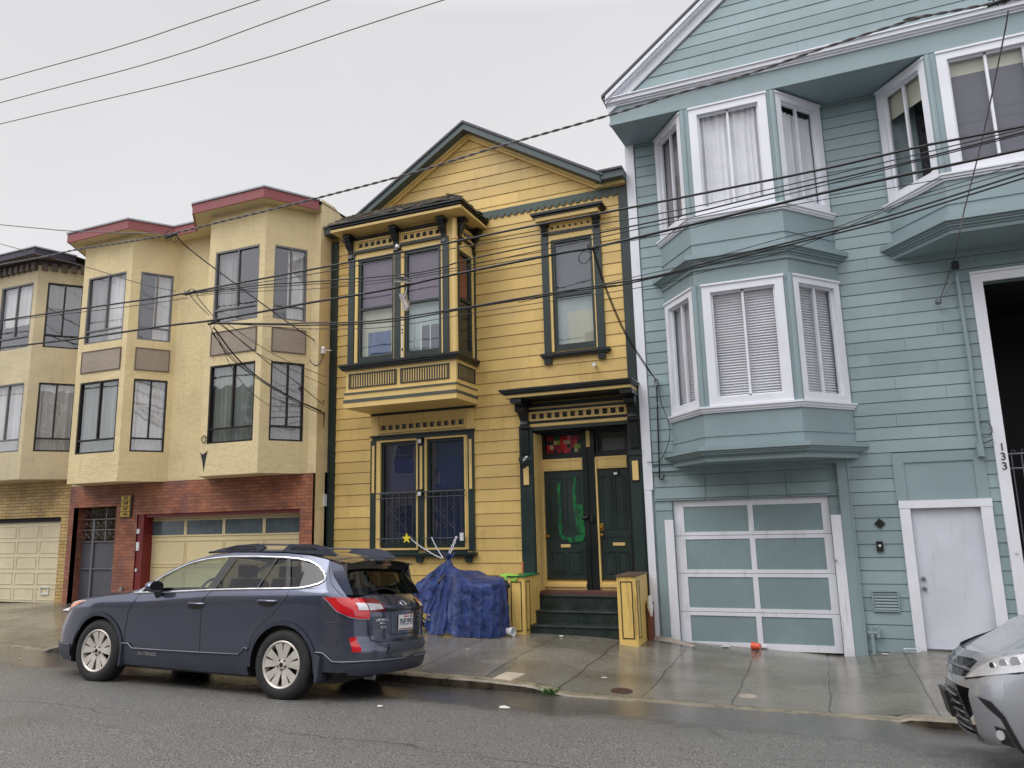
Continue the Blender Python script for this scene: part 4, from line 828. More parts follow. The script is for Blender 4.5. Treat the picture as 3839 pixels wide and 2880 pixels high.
ol = [(-15.36, 11.0), (-13.44, 10.98), (-12.92, 11.73), (-12.25, 11.73), (-11.62, 11.0), (-9.73, 10.98), (SX1+.02, 11.98)]
inn = [(-16.0, SY), (SX1, SY)]
mb = MB(); ZB, ZTp = 8.325, 8.53
for (a, b) in zip(ol, ol[1:]): fq = Frame(a, b); mb.box(0, fq.len, -.03, 0, ZB, ZTp, fq)
fq = Frame((-15.99, 12.1), ol[0]); mb.box(0, fq.len, -.03, 0, ZB+.02, ZTp, fq); mb.build('fascia', m_brf, sh)
mb = MB()
for (a, b) in zip(ol, ol[1:]): fq = Frame(a, b); mb.box(-.012, fq.len+.012, -.05, .025, ZTp, ZTp+.035, fq)
mb.box(SX1-.06, SX1+.02, -12, 0, 8.56, 8.60, F) if False else None
mb.build('roof_edge', m_cap, sh)
poly = [(-15.99, SY)]+[(p[0], p[1]+.02) for p in ol]+[(SX1, SY)]
mb = MB(); mb.add([(p[0], p[1], ZB+.02) for p in poly], [tuple(range(len(poly)))]); mb.build('soffit', m_stu, sh)
mb = MB(); mb.add([(p[0], p[1], ZTp+.02) for p in [(-15.99, 24)]+ol+[(SX1, 24)]], [tuple(range(len(ol)+2))]); mb.build('roof', m_roof, sh)
# brick base
BY = 12.05; F = FY(BY); GT = (-15.80, -14.46, -.3, 2.39); GA = (-13.82, -9.49, -.3, 2.19)
mb = MB(F); wall(mb, F, SX0+.03, -9.19, .0, 2.875, [GT, GA]); 
for h in (GT, GA): mb.box(h[0]-.001, h[0], -.45, 0, 0, h[3]); mb.box(h[1], h[1]+.001, -.45, 0, 0, h[3])
mb.build('brick_front', m_rbrk, sh)
mb = MB(F); mb.box(GA[0], GA[0]+.18, -.3, -.02, 0, 2.19); mb.box(GA[0]+.18, GA[1], -.3, -.05, 2.12, 2.19); gpst = mb.build('garage_surround', m_red, sh)
mb = MB(F); mb.box(GA[0]+.02, GA[0]+.09, -.02, .01, 1.78, 1.88); mb.box(GA[0]+.03, GA[0]+.1, -.02, .01, 1.42, 1.6); mb.box(GA[0]+.04, GA[0]+.08, -.02, .01, .98, 1.04); mb.build('intercom', m_whitep, gpst)
FQ = FY(12.32); mb = MB(FQ); mb.box(-13.78, -9.5, -.04, 0, 0, 2.12)
nW = 4; xs_ = [-13.72+i*1.04 for i in range(5)]
for i in range(4):
    a, b = -13.70+i*1.055, -13.70+i*1.055+.985
    mb.ring(a-.03, b+.03, 1.70, 2.06, .03, 0, .018)
    for z0_, z1_ in ((1.12, 1.62), (.58, 1.08), (.05, .53)): mb.ring(a-.02, b+.02, z0_, z1_, .02, 0, .014)
gdo = mb.build('garage_door', m_gar, sh)
for i in range(4):
    a, b = -13.70+i*1.055, -13.70+i*1.055+.985; mb = MB(FQ); mb.quad(FQ(a, .004, 1.73), FQ(b, .004, 1.73), FQ(b, .004, 2.03), FQ(a, .004, 2.03)); mb.build('window', plain('frosted_garage_glass', srgb(84, 96, 102), .15), gdo)
# gate
FQ = FY(12.30); mb = MB(FQ); mb.quad(FQ(GT[0], -.9, 0), FQ(GT[1], -.9, 0), FQ(GT[1], -.9, 2.4), FQ(GT[0], -.9, 2.4)); mb.quad(FQ(GT[0], -.9, 2.39), FQ(GT[1], -.9, 2.39), FQ(GT[1], 0, 2.39), FQ(GT[0], 0, 2.39)); mb.build('gateway', m_dark, sh)
mb = MB(FQ); 
for z_ in (.28, 1.02, 1.62, 1.88, 2.12): mb.box(GT[0], GT[1], -.01, .015, z_-.012, z_+.012)
for u in (-15.42, -14.62): mb.box(u-.03, u+.03, -.01, .02, .25, 2.12)
mb.box(-15.06, -15.03, 0, .015, 1.62, 2.38)
for k in range(7):
    for zc, r_ in ((1.75, .085), (2.0, .07), (2.25, .08)):
        c0 = GT[0]+.1+k*.19; mb.tube([(c0+r_*math.cos(t)*(1-t/14), 12.29, zc+r_*math.sin(t)*(1-t/14)) for t in [j*.6 for j in range(14)]], .007, 4)
gate = mb.build('gate', m_iron, sh)
mb = MB(FQ); n = 56
for k in range(n): u = GT[0]+(GT[1]-GT[0])*(k+.5)/n; mb.box(u-.008, u+.008, -.045, -.02, .3, 1.62)
mb.quad(FQ(GT[0], -.05, .2), FQ(GT[1], -.05, .2), FQ(GT[1], -.05, 1.62), FQ(GT[0], -.05, 1.62)); mb.build('slatted_screen', paint('grey_screen', srgb(104, 104, 112), .5, .1, .1), gate)
mb = MB(FQ); mb.box(-14.72, -14.52, .015, .05, .98, 1.10); mb.build('lock_box', m_steel, gate)
# number plates
mb = MB(F); mb.box(-14.32, -13.98, .0, .03, 2.13, 2.62); pb = mb.build('number_board', m_black, sh)
for k, s_ in enumerate(('151', '149', '147', '145')):
    z_ = 2.555-k*.118; mb = MB(F); mb.box(-14.29, -14.02, .03, .04, z_-.052, z_+.052); p_ = mb.build('number_plate', m_gold, pb); text(s_, .105, (-14.155, BY-.043, z_), m_black, pb, 'number')
mb = MB(F); mb.tube([(-14.05, 12.0, .62), (-14.05, 11.94, .62)], .05, 8); mb.build('hose_bib', m_steel, sh)
# burnt cable stub on the stucco
mb = MB(); p0 = at('2', 1300, 250, 11.28); mb.tube([(p0.x+.06*math.cos(t), p0.y, p0.z+.07*math.sin(t)) for t in [j*.6 for j in range(11)]], .009, 5)
q0 = at('2', 1300, 340, 11.29); mb.uz([(q0.x-.1, q0.z+.03), (q0.x-.05, q0.z-.02), (q0.x+.02, q0.z+.0), (q0.x+.09, q0.z+.04), (q0.x+.05, q0.z-.1), (q0.x+.01, q0.z-.36), (q0.x-.03, q0.z-.16)], -11.297, -11.292, lambda u, d, z: (u, -d, z)); mb.build('dark_stain', m_black, sh)
# ---------------------------------------------------------------- GREY-BEIGE HOUSE at the left edge
gh = thing('beige_house', 'beige stucco building at the left edge with dark eave blocks and yellow brick base', 'house', (-18.5, 12.1, 0))
GX0, GX1 = -23.6, -16.0; F = FY(12.1)
b0 = (-19.0, -18.45, -16.66, -15.985)
mb = MB(F); wall(mb, F, GX0, GX1, 3.0, 8.1, [(-18.95, -16.0, 3.0, 8.05)]); mb.quad((GX1, 12.1, 0), (GX1, 24, 0), (GX1, 24, 8.1), (GX1, 12.1, 8.1)); mb.quad((GX0, 12.1, 0), (GX0, 24, 0), (GX0, 24, 8.1), (GX0, 12.1, 8.1)); mb.quad((GX0, 24, 0), (GX1, 24, 0), (GX1, 24, 8.1), (GX0, 24, 8.1)); mb.build('wall', m_stu2, gh)
FL = Frame((b0[0], 12.1), (b0[1], 11.3)); FC = Frame((b0[1], 11.3), (b0[2], 11.3)); FR = Frame((b0[2], 11.3), (b0[3], 12.1))
WG = [(3.68, 5.28), (6.12, 7.70)]
mb = MB(); wall(mb, FL, 0, FL.len, 3.05, 8.1); wall(mb, FC, 0, FC.len, 3.05, 8.1, [(.53, 1.66, *w_) for w_ in WG]); wall(mb, FR, 0, FR.len, 3.05, 8.1, [(.21, .95, *w_) for w_ in WG]); mb.xy([(b0[0], 12.1), (b0[1], 11.3), (b0[2], 11.3), (b0[3], 12.1)], 3.045, 3.052)
bb = mb.build('bay_window', m_stu2, gh)
for lev, (z0_, z1_) in enumerate(WG):
    c_w(gh, FC, .53, 1.66, z0_, z1_, z0_+.28, 1.1, m_alu2, [(.55, 1.64, z0_+.6*lev, z1_, 'wave', m_cur)])
    c_w(gh, FR, .21, .95, z0_, z1_, z0_+.3, .57, m_alu, [(.23, .93, z0_+1.0*lev, z1_, 'wave', m_cur2 if lev else m_cur)])
ol2 = [(-23.7, 11.7), (-19.2, 11.7), (-18.7, 10.92), (-16.27, 10.90), (GX1-.0, 11.72)]
mb = MB()
for a, b in zip(ol2, ol2[1:]): fq = Frame(a, b); mb.box(0, fq.len, -.04, 0, 8.20, 8.34, fq)
mb.build('fascia', paint('navy_eave_paint', srgb(52, 48, 66), .5), gh)
mb = MB()
for a, b in zip(ol2, ol2[1:]): fq = Frame(a, b); mb.box(-.01, fq.len+.01, -.05, .03, 8.34, 8.37, fq)
mb.build('roof_edge', m_cap, gh)
mb = MB(); pl = [(GX0, 12.1)]+ol2+[(GX1, 12.1)]; mb.add([(p[0], p[1], 8.215) for p in pl], [tuple(range(len(pl)))]); mb.build('soffit', m_brn, gh)
mb = MB(); pl = [(GX0, 24)]+ol2+[(GX1, 24)]; mb.add([(p[0], p[1], 8.35) for p in pl], [tuple(range(len(pl)))]); mb.build('roof', m_roof, gh)
k = 0
for fq, a, b, st_ in ((FC, .0, FC.len, .2), (FR, .02, FR.len, .2)):
    u = a+.1
    while u < b-.04: mb = MB(fq); mb.box(u-.06, u+.06, 0, .10, 7.98, 8.15); mb.build('eave_block', m_brn, gh); u += st_
mb = MB(); wall(mb, FC, -.0, FC.len, 8.1, 8.21); wall(mb, FR, 0, FR.len, 8.1, 8.21); wall(mb, F, GX0, GX1, 8.1, 8.21); mb.build('eave_band', m_brn, gh)
mb = MB(F); GG = (-19.4, -16.27, -.5, 2.20); wall(mb, F, GX0, GX1-.0, 0, 3.05, [GG]); mb.build('brick_front', m_ybrk, gh)
FQ = FY(12.2); mb = MB(FQ); mb.box(-19.4, -16.27, -.04, 0, .27, 2.12)
for i in range(4):
    a = -19.35+i*.77
    for j in range(5): z0_ = .32+j*.355; mb.ring(a, a+.68, z0_, z0_+.27, .012, 0, .012)
g2 = mb.build('garage_door', m_gar2, gh); mb = MB(FQ); mb.ring(-16.88, -16.6, .45, .625, .02, 0, .03); mb.build('vent', m_whitep, g2)
mb = MB(FQ); mb.box(-19.4, -16.27, -.35, .05, 2.10, 2.20); mb.box(-19.4, -16.27, -.2, -.05, .1, .27); mb.build('garage_shade_strip', m_dark, gh)  # solid dark strips put where shade falls above and below the door
# ---------------------------------------------------------------- unseen plain houses on the camera's side, added for windows and car to reflect
def opp(x0, x1, h, c, name, lab, wc):
    o = thing(name, lab, 'house', ((x0+x1)/2, -8.5, 0)); Fo = Frame((x1, -8.5), (x0, -8.5)); w_ = x1-x0
    mb = MB(Fo); ho = [(u, u+1.3, z_, z_+1.6) for z_ in (1.2, 4.4, 7.4) for u in (w_*.15, w_*.62) if z_+2 < h]
    wall(mb, Fo, 0, w_, -.6, h, ho); mb.quad((x0, -8.5, -.6), (x0, -20, -.6), (x0, -20, h), (x0, -8.5, h)); mb.quad((x1, -8.5, -.6), (x1, -20, -.6), (x1, -20, h), (x1, -8.5, h)); mb.quad((x0, -8.5, h), (x1, -8.5, h), (x1, -20, h), (x0, -20, h)); mb.build('wall', c, o)
    for h_ in ho: window(o, Fo, *h_, -.08, .03, .08, wc, rails=((h_[2]+h_[3])/2,), depth=.3)
m_o1 = paint('opposite_cream', srgb(196, 186, 160), .7); m_o2 = paint('opposite_blue', srgb(120, 140, 158), .7); m_o3 = paint('opposite_grey', srgb(132, 126, 122), .7)
opp(-34, -26, 9.5, m_o3, 'far_side_house', 'grey house across the street, left end of the row behind the viewer', m_wht)
opp(-25.9, -18, 10.5, m_o1, 'far_side_house', 'cream house across the street, between grey and blue neighbours', m_wht)
opp(-17.9, -10, 9.8, m_o2, 'far_side_house', 'blue house across the street, reflected in the lower windows', m_wht)
opp(-9.9, -2, 10.8, m_o1, 'far_side_house', 'tall cream house across the street, left of the brown one', m_wht)
opp(-1.9, 6, 9.6, m_o3, 'far_side_house', 'grey-brown house directly behind the viewer', m_wht)
opp(6.1, 14, 10.2, m_o2, 'far_side_house', 'blue house across the street, right end of the row behind the viewer', m_wht)
# ================================================================ CARS
class Body:
    """car-local: x towards the tail, y lateral, z up; near side is -y"""
    def __init__(s, a, b, n, knots, beltk, slope, fshift, rshift, nf=None):
        s.a, s.b, s.n, s.k, s.belt, s.sl, s.fs, s.rs = a, b, n, knots, beltk, slope, fshift, rshift; s.cz = None
        P = []; N = 400
        for i in range(N+1):
            t = math.pi*i/N; c_, s_ = math.cos(t), math.sin(t)
            x = -a*math.copysign(abs(c_)**(2/((nf or n) if c_ > 0 else n)), c_); y = b*abs(s_)**(2/2.4); P.append((x, y))
        s.P = P; s.S = [0]
        for p, q in zip(P, P[1:]): s.S.append(s.S[-1]+math.hypot(q[0]-p[0], q[1]-p[1]))
        s.L = s.S[-1]
    def c(s, x, z):
        bz = lerpk(s.belt, x)
        if s.cz:
            d = lerpk(s.cz, x)-1.0; q = min(z, bz); q2 = q-d*min(1, max(0, (q-.6)/.3)); v = lerpk(s.k, q2); return v if z <= bz else max(.2, v-(z-bz)*s.sl)
        if z > bz: return max(.2, lerpk(s.k, bz)-(z-bz)*s.sl)
        return lerpk(s.k, z)
    def W(s, x):
        x = max(-s.a+1e-4, min(s.a-1e-4, x))
        lo, hi = 0, len(s.P)-1
        while hi-lo > 1:
            m_ = (lo+hi)//2
            if s.P[m_][0] < x: lo = m_
            else: hi = m_
        p, q = s.P[lo], s.P[hi]; t = (x-p[0])/max(1e-9, q[0]-p[0]); return p[1]+(q[1]-p[1])*t
    def sh(s, x, z):
        if x < 0: t = min(1, max(0, (-x-s.a*.72)/(s.a*.28))); return lerpk(s.fs, z)*t*t*(3-2*t)
        t = min(1, max(0, (x-s.a*.72)/(s.a*.28))); return lerpk(s.rs, z)*t*t*(3-2*t)
    def side(s, x, z, o=0., sg=-1):
        w = s.W(x)*s.c(x, z)
        return Vector((x+s.sh(x, z), sg*(w+o), z))
    def ps(s, u, z, o=0., sg=-1):
        """u = arc length along the plan curve from the nose centre"""
        u = max(0, min(s.L, u)); lo, hi = 0, len(s.S)-1
        while hi-lo > 1:
            m_ = (lo+hi)//2
            if s.S[m_] <= u: lo = m_
            else: hi = m_
        t = (u-s.S[lo])/max(1e-9, s.S[hi]-s.S[lo]); p, q = s.P[lo], s.P[hi]; x = p[0]+(q[0]-p[0])*t; y = p[1]+(q[1]-p[1])*t
        tx, ty = q[0]-p[0], q[1]-p[1]; l_ = math.hypot(tx, ty) or 1; nx, ny = -ty/l_, tx/l_
        x2, y2 = x+nx*o, y*s.c(x, z)+ny*o
        return Vector((x2+s.sh(x, z), sg*y2, z))
    def u_of(s, x):   # arc position of plan x on the side
        for p, q in zip(s.P, s.S):
            if p[0] >= x: return q
        return s.L
def patch(poly, fn, step=.07, extra=None):
    bm = bmesh.new(); vs_ = [bm.verts.new((p[0], 0, p[1])) for p in poly]; bm.faces.new(vs_)
    x0 = min(p[0] for p in poly); x1 = max(p[0] for p in poly); z0 = min(p[1] for p in poly); z1 = max(p[1] for p in poly)
    for ax, lo, hi in ((0, x0, x1), (2, z0, z1)):
        n = int((hi-lo)/step)
        for i in range(1, n+1):
            t = lo+(hi-lo)*i/(n+1); co_ = (t, 0, 0) if ax == 0 else (0, 0, t); no = (1, 0, 0) if ax == 0 else (0, 0, 1)
            bmesh.ops.bisect_plane(bm, geom=bm.verts[:]+bm.edges[:]+bm.faces[:], plane_co=co_, plane_no=no, dist=1e-5)
    v = [tuple(fn(q.co.x, q.co.z)) for q in bm.verts]; bm.verts.index_update(); f = [tuple(q.index for q in fc.verts) for fc in bm.faces]; bm.free()
    return v, f
def solidpatch(mb, poly, fn, step=.07): v, f = patch(poly, fn, step); mb.add(v, f)
def arc(cx, cz, r, a0, a1, n=18): return [(cx+r*math.cos(R(a0+(a1-a0)*i/n)), cz+r*math.sin(R(a0+(a1-a0)*i/n))) for i in range(n+1)]
class Car:
    def __init__(s, root): s.r = root
    def put(s, mb, name, mat, parent=None, smooth=True, label=None):
        """meshes are written in car-local coordinates"""
        me = bpy.data.meshes.new(name); me.from_pydata([tuple(v) for v in mb.v], [], mb.f)
        bm = bmesh.new(); bm.from_mesh(me); bmesh.ops.remove_doubles(bm, verts=bm.verts, dist=1e-5); bmesh.ops.recalc_face_normals(bm, faces=bm.faces); bm.to_mesh(me); bm.free()
        me.materials.append(mat)
        for p in me.polygons: p.use_smooth = smooth
        if smooth: me.set_sharp_from_angle(angle=R(34))
        o = bpy.data.objects.new(name, me); COL.objects.link(o); o.parent = parent or s.r
        if label: o['label'] = label
        return o
def wheel(car, x, y, z, r, rr, sg, w=.225, spokes=5, rimmat=None, turn=0):
    fn = lambda a, b, h: (x+a, y+sg*(-h), z+b)   # h outward
    ca, sa = math.cos(turn), math.sin(turn)
    def fn(a, b, h): hh = sg*h; dx, dy = a*ca-hh*sa, a*sa+hh*ca; return (x+dx, y+dy, z+b)
    mb = MB(); mb.lathe([(rr, -w+.02), (r-.03, -w), (r, -w+.03), (r+.002, -w*.66), (r-.006, -w*.64), (r+.002, -w*.62), (r+.002, -w*.36), (r-.006, -w*.34), (r+.002, -w*.32), (r, -.035), (r-.02, -.012), (r-.05, .002), (rr+.03, .004), (rr+.006, -.004), (rr, -.02), (rr-.004, -w+.02)], fn, 48)
    wo = car.put(mb, 'wheel', m_tyre)
    mb = MB(); mb.lathe([(rr, -.10), (rr, -.008), (rr-.012, -.002), (rr-.026, -.012), (rr-.032, -.09)], fn, 48)
    n = spokes*2
    for i in range(spokes):
        for sgn in (-1, 1):
            a = 2*math.pi*i/spokes+math.pi/2+sgn*.27
            dx, dz = math.cos(a), math.sin(a); px, pz = -dz, dx
            pts = []
            for (rad, hw, dep, tw) in ((.055, .026, -.03, 0), (rr*.55, .037, -.022, 0), (rr-.02, .056, -.014, 0)):
                for k, h_ in ((-1, dep), (1, dep), (1, dep-.035), (-1, dep-.035)):
                    hw_ = hw*(.7 if h_ < dep else 1)
                    pts.append(fn(dx*rad+px*k*hw_*.92, dz*rad+pz*k*hw_*.92, h_))
            f = []
            for j in (0, 4): f += [(j, j+1, j+5, j+4), (j+1, j+2, j+6, j+5), (j+2, j+3, j+7, j+6), (j+3, j, j+4, j+7)]
            f += [(0, 3, 2, 1), (8, 9, 10, 11)]; mb.add(pts, f)
    mb.lathe([(0, -.012), (.03, -.012), (.05, -.02), (.062, -.05)], fn, 20)
    ri = car.put(mb, 'rim', rimmat or m_rim, wo)
    mb = MB()
    for i in range(5): a = 2*math.pi*(i+.5)/5+math.pi/2; cx_, cz_ = .052*math.cos(a), .052*math.sin(a); mb.lathe([(0, -.012), (.009, -.012), (.010, -.03)], lambda p, q, h: fn(cx_+p, cz_+q, h), 8)
    mb.lathe([(0, -.008), (.024, -.008), (.026, -.012)], fn, 14)
    mb.lathe([(0, -.11), (rr-.005, -.11)], fn, 24); car.put(mb, 'hub', m_hub, wo, smooth=False)
    return wo
m_tyre = paint('tyre_rubber', (.018, .018, .019, 1), .75, .2, .5, bump=.4, grime=srgb(64, 62, 58)); m_rim = plain('silver_alloy', srgb(206, 200, 192), .38, .3); m_hub = plain('dark_hub', srgb(40, 38, 38), .5, .5)
def carpaint(name, c, rough=.28, metal=.6, coat=1.):
    M = NM(name); n = M.noise(2.0, 5); fl = M.noise(1100, 1); c1 = M.mix(1, c, M.ramp(fl, .3, .7, .85, 1.2), 'MULTIPLY')
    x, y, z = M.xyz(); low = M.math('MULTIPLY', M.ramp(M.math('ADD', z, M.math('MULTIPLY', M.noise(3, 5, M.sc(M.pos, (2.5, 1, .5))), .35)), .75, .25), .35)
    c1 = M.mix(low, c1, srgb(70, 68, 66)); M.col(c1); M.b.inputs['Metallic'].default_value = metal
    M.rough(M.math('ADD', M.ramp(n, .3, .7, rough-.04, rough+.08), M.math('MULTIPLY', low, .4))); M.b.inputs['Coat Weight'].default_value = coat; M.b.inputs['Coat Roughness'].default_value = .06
    return M.m
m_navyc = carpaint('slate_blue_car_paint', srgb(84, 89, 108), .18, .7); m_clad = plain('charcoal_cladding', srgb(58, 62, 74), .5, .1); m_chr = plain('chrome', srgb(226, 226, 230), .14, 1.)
m_cgl = glassm('car_glass', (.72, .80, .74, 1), .9); m_cgt = glassm('tinted_car_glass', (.22, .22, .23, 1), .62); m_lampr = plain('red_lamp_lens', srgb(196, 12, 26), .12, 0, 1.); m_lampd = plain('dark_red_lens', srgb(110, 8, 18), .12, 0, 1.); m_lampw = plain('clear_lamp_lens', srgb(206, 208, 212), .12, .4, 1.)
m_amb = plain('amber_lens', srgb(232, 120, 48), .2, 0, 1.); m_seat = plain('grey_seat_fabric', srgb(92, 94, 92), .9); m_gblk = plain('gloss_black_trim', (.008, .008, .01, 1), .12, 0, .6)
def mirrored(fn): return fn
# ---------------------------------------------------------------- parked estate car
cx0 = -7.13; 
car_root = thing('parked_car', 'dark slate-blue estate car with roof rails, parked at the kerb before the stucco building', 'car', (cx0, 7.8, -.075))
car_root.rotation_euler = (R(-4.6), R(.7), 0)
C = Car(car_root)
DZ = 0.0
B = Body(2.46, .905, 11, [(.2, .90), (.28, .94), (.45, .958), (.7, .975), (.92, .993), (.985, 1.0), (1.01, .997), (1.08, .960), (1.2, .92)], [(-2.45, 1.2), (-1.0, 1.09), (-.8, 1.08), (.36, 1.15), (1.46, 1.19), (2.45, 1.22)], .46,
         [(.2, -.02), (.33, -.15), (.6, -.14), (.75, -.06), (.86, .04), (1.0, .18)], [(.2, -.04), (.36, .07), (.58, .09), (.66, .02), (.95, .01), (1.02, -.02), (1.12, -.13), (1.3, -.3), (1.5, -.42)], 8)
B.cz = [(-2.4, .90), (-2.0, .925), (-.76, .967), (.3, 1.06), (2.0, 1.115), (2.45, 1.12)]
HF, HR = (-1.43, .375), (1.43, .375); ra = .455
def hoodz(x): return lerpk([(-2.46, .70), (-2.35, .80), (-2.2, .88), (-2.0, .945), (-1.8, .985), (-1.34, 1.045), (-.95, 1.09), (-.7, 1.10)], x)
for sg in (-1, 1):
    mb = MB(); low = [(-2.05, .34), (-1.9, .30)]
    poly = [(-2.30, .36), (-1.93, .36)]+arc(HF[0], HF[1], ra, 183, -8)+[(-.96, .40), (.95, .42)]+arc(HR[0], HR[1], ra, 175, 1)+[(1.95, .40), (2.25, .42), (2.25, .75), (2.25, 1.135), (1.9, 1.19), (1.46, 1.185), (.9, 1.17), (.36, 1.148), (-.2, 1.12), (-.79, 1.08), (-.95, 1.085), (-1.34, 1.045), (-1.8, .985), (-2.0, .945), (-2.2, .88), (-2.30, .83)]
    solidpatch(mb, poly, lambda x, z: B.side(x, z, 0, sg), .06)
    nose = [(0, .30), (B.u_of(-2.30), .30), (B.u_of(-2.30), .86), (B.u_of(-2.40), .80), (0, .76)]; solidpatch(mb, nose, lambda u, z: B.ps(u, z, 0, sg), .05)
    tail = [(B.u_of(2.25), .42), (B.L, .42), (B.L, 1.12), (B.u_of(2.25), 1.135)]; solidpatch(mb, tail, lambda u, z: B.ps(u, z, 0, sg), .05)
    # C pillar / quarter panel above the belt and cant rail
    roofl = [(2.25, 1.135), (2.18, 1.28), (2.08, 1.40), (1.95, 1.50), (1.6, 1.555), (1.245, 1.58), (.455, 1.585), (.065, 1.545), (-.22, 1.475), (-.47, 1.365), (-.66, 1.25), (-.80, 1.15), (-.98, 1.088)]
    dlo = [(-.84, 1.088), (-.63, 1.225), (-.47, 1.315), (-.22, 1.43), (.065, 1.495), (.455, 1.53), (1.245, 1.525), (1.45, 1.51), (1.62, 1.485), (1.78, 1.42), (1.90, 1.34), (1.925, 1.30), (1.87, 1.26), (1.70, 1.212), (1.46, 1.19), (.36, 1.15)]
    quarter = [(1.46, 1.187), (1.70, 1.21), (1.87, 1.258), (1.93, 1.30), (1.905, 1.345), (1.785, 1.425), (1.62, 1.49), (1.45, 1.515), (1.6, 1.555), (1.95, 1.50), (2.08, 1.40), (2.18, 1.28), (2.25, 1.135), (1.9, 1.188)]
    solidpatch(mb, quarter, lambda x, z: B.side(x, z, 0, sg), .06)
    cant = [(-.98, 1.088), (-.84, 1.088), (-.63, 1.225), (-.47, 1.315), (-.22, 1.43), (.065, 1.495), (.455, 1.53), (1.245, 1.525), (1.45, 1.512), (1.6, 1.555), (1.245, 1.58), (.455, 1.585), (.065, 1.545), (-.22, 1.475), (-.47, 1.365), (-.66, 1.25), (-.80, 1.15)]
    solidpatch(mb, cant, lambda x, z: B.side(x, z, 0, sg), .06)
    C.put(mb, 'body_side', m_navyc)
    # glass and pillars
    gw = None
    for nm, pl, mt in (('front_window', [(-.60, 1.10), (-.60, 1.235), (-.47, 1.315), (-.22, 1.43), (.065, 1.495), (.42, 1.525), (.26, 1.145)], m_cgl), ('rear_window', [(.36, 1.15), (.50, 1.53), (1.245, 1.525), (1.30, 1.52), (1.47, 1.19)], m_cgt), ('quarter_window', [(1.47, 1.19), (1.32, 1.52), (1.45, 1.51), (1.62, 1.485), (1.78, 1.42), (1.90, 1.34), (1.925, 1.30), (1.87, 1.26), (1.70, 1.212)], m_cgt), ('quarter_light', [(-.84, 1.09), (-.60, 1.235), (-.60, 1.10)], m_cgt)):
        mb = MB(); solidpatch(mb, pl, lambda x, z: B.side(x, z, -.012, sg), .1); C.put(mb, nm, mt, smooth=False)
    mb = MB()
    for pl in ([(.25, 1.15), (.40, 1.525), (.53, 1.53), (.385, 1.152)], [(1.405, 1.19), (1.275, 1.525), (1.33, 1.525), (1.475, 1.19)], [(.99, 1.18), (1.12, 1.525), (1.145, 1.525), (1.015, 1.18)], [(-.64, 1.105), (-.535, 1.26), (-.50, 1.285), (-.615, 1.10)]):
        solidpatch(mb, pl, lambda x, z: B.side(x, z, .003, sg), .1)
    C.put(mb, 'pillar_trim', m_gblk)
    mb = MB(); mb.tube([B.side(x, z, .006, sg) for x, z in [(-.9, 1.085), (-.84, 1.088), (-.2, 1.117), (.36, 1.15), (.9, 1.172), (1.46, 1.19), (1.60, 1.197), (1.72, 1.216), (1.84, 1.247), (1.91, 1.275), (1.94, 1.305), (1.925, 1.335), (1.88, 1.37), (1.78, 1.432), (1.70, 1.468), (1.62, 1.494), (1.45, 1.52), (1.245, 1.533), (.85, 1.54), (.455, 1.537), (.25, 1.523), (.065, 1.503), (-.08, 1.476), (-.22, 1.44), (-.35, 1.384), (-.47, 1.325), (-.56, 1.276), (-.66, 1.215), (-.76, 1.145), (-.84, 1.088)]], .0125, 6); C.put(mb, 'window_trim', m_chr)
    # door seams
    mb = MB()
    for ln in ([(-.80, 1.08), (-.86, .98), (-.93, .85), (-.96, .6), (-.955, .45)], [(.36, 1.15), (.27, 1.06), (.235, .95), (.24, .7), (.26, .42)], [(1.465, 1.19), (1.46, 1.10), (1.40, 1.02), (1.25, .88), (1.08, .75), (.99, .62), (.97, .43)], [(1.92, 1.52), (1.98, 1.42), (2.08, 1.25), (2.22, 1.12)], [(-1.0, 1.075), (-1.4, 1.035), (-1.8, .972), (-1.95, .94)], [(1.95, .84), (2.05, .84), (2.2, .83)]):
        pts = []
        for (a0, b0_), (a1, b1_) in zip(ln, ln[1:]):
            for k in range(4): pts.append((a0+(a1-a0)*k/4, b0_+(b1_-b0_)*k/4))
        pts.append(ln[-1]); mb.tube([B.side(x, z, -.0005, sg) for x, z in pts], .0042, 4)
    C.put(mb, 'door_gap', m_black)
    # cladding: sill, arches, bumper skirts
    mb = MB(); arch = lambda c, r0, r1, a0, a1: arc(c[0], c[1], r1, a0, a1)+arc(c[0], c[1], r0, a1, a0)
    solidpatch(mb, [(-1.0, .245), (.98, .235), (.97, .52), (.92, .53), (.85, .455), (-.80, .435), (-.86, .49), (-1.0, .49)], lambda x, z: B.side(x, z, .014, sg), .08)
    solidpatch(mb, [(1.90, .33), (2.28, .33), (2.28, .42), (2.08, .42), (1.95, .52), (1.885, .53)], lambda x, z: B.side(x, z, .014, sg), .08)
    solidpatch(mb, [(B.u_of(2.20), .30), (B.L, .30), (B.L, .45), (B.u_of(2.36), .45), (B.u_of(2.2), .42)], lambda u, z: B.ps(u, z, .014, sg), .06)
    solidpatch(mb, [(B.u_of(2.42), .52), (B.L, .52), (B.L, .62), (B.u_of(2.43), .62)], lambda u, z: B.ps(u, z, .012, sg), .06)
    solidpatch(mb, [(-2.30, .23), (-1.93, .23), (-1.93, .42), (-2.30, .42)], lambda x, z: B.side(x, z, .012, sg), .08)
    solidpatch(mb, [(0, .22), (B.u_of(-2.29), .22), (B.u_of(-2.29), .42), (0, .42)], lambda u, z: B.ps(u, z, .012, sg), .06)
    for cc in (HF, HR): solidpatch(mb, arch(cc, ra-.035, ra+.012, 186, -8), lambda x, z: B.side(x, z, .012, sg), .07)
    C.put(mb, 'cladding', m_clad)
    mb = MB(); mb.tube([B.side(x, z, .02, sg) for x, z in [(-.98, .49), (-.87, .49), (-.80, .44), (-.3, .442), (.25, .448), (.85, .458), (.92, .53), (.97, .525)]], .007, 5)
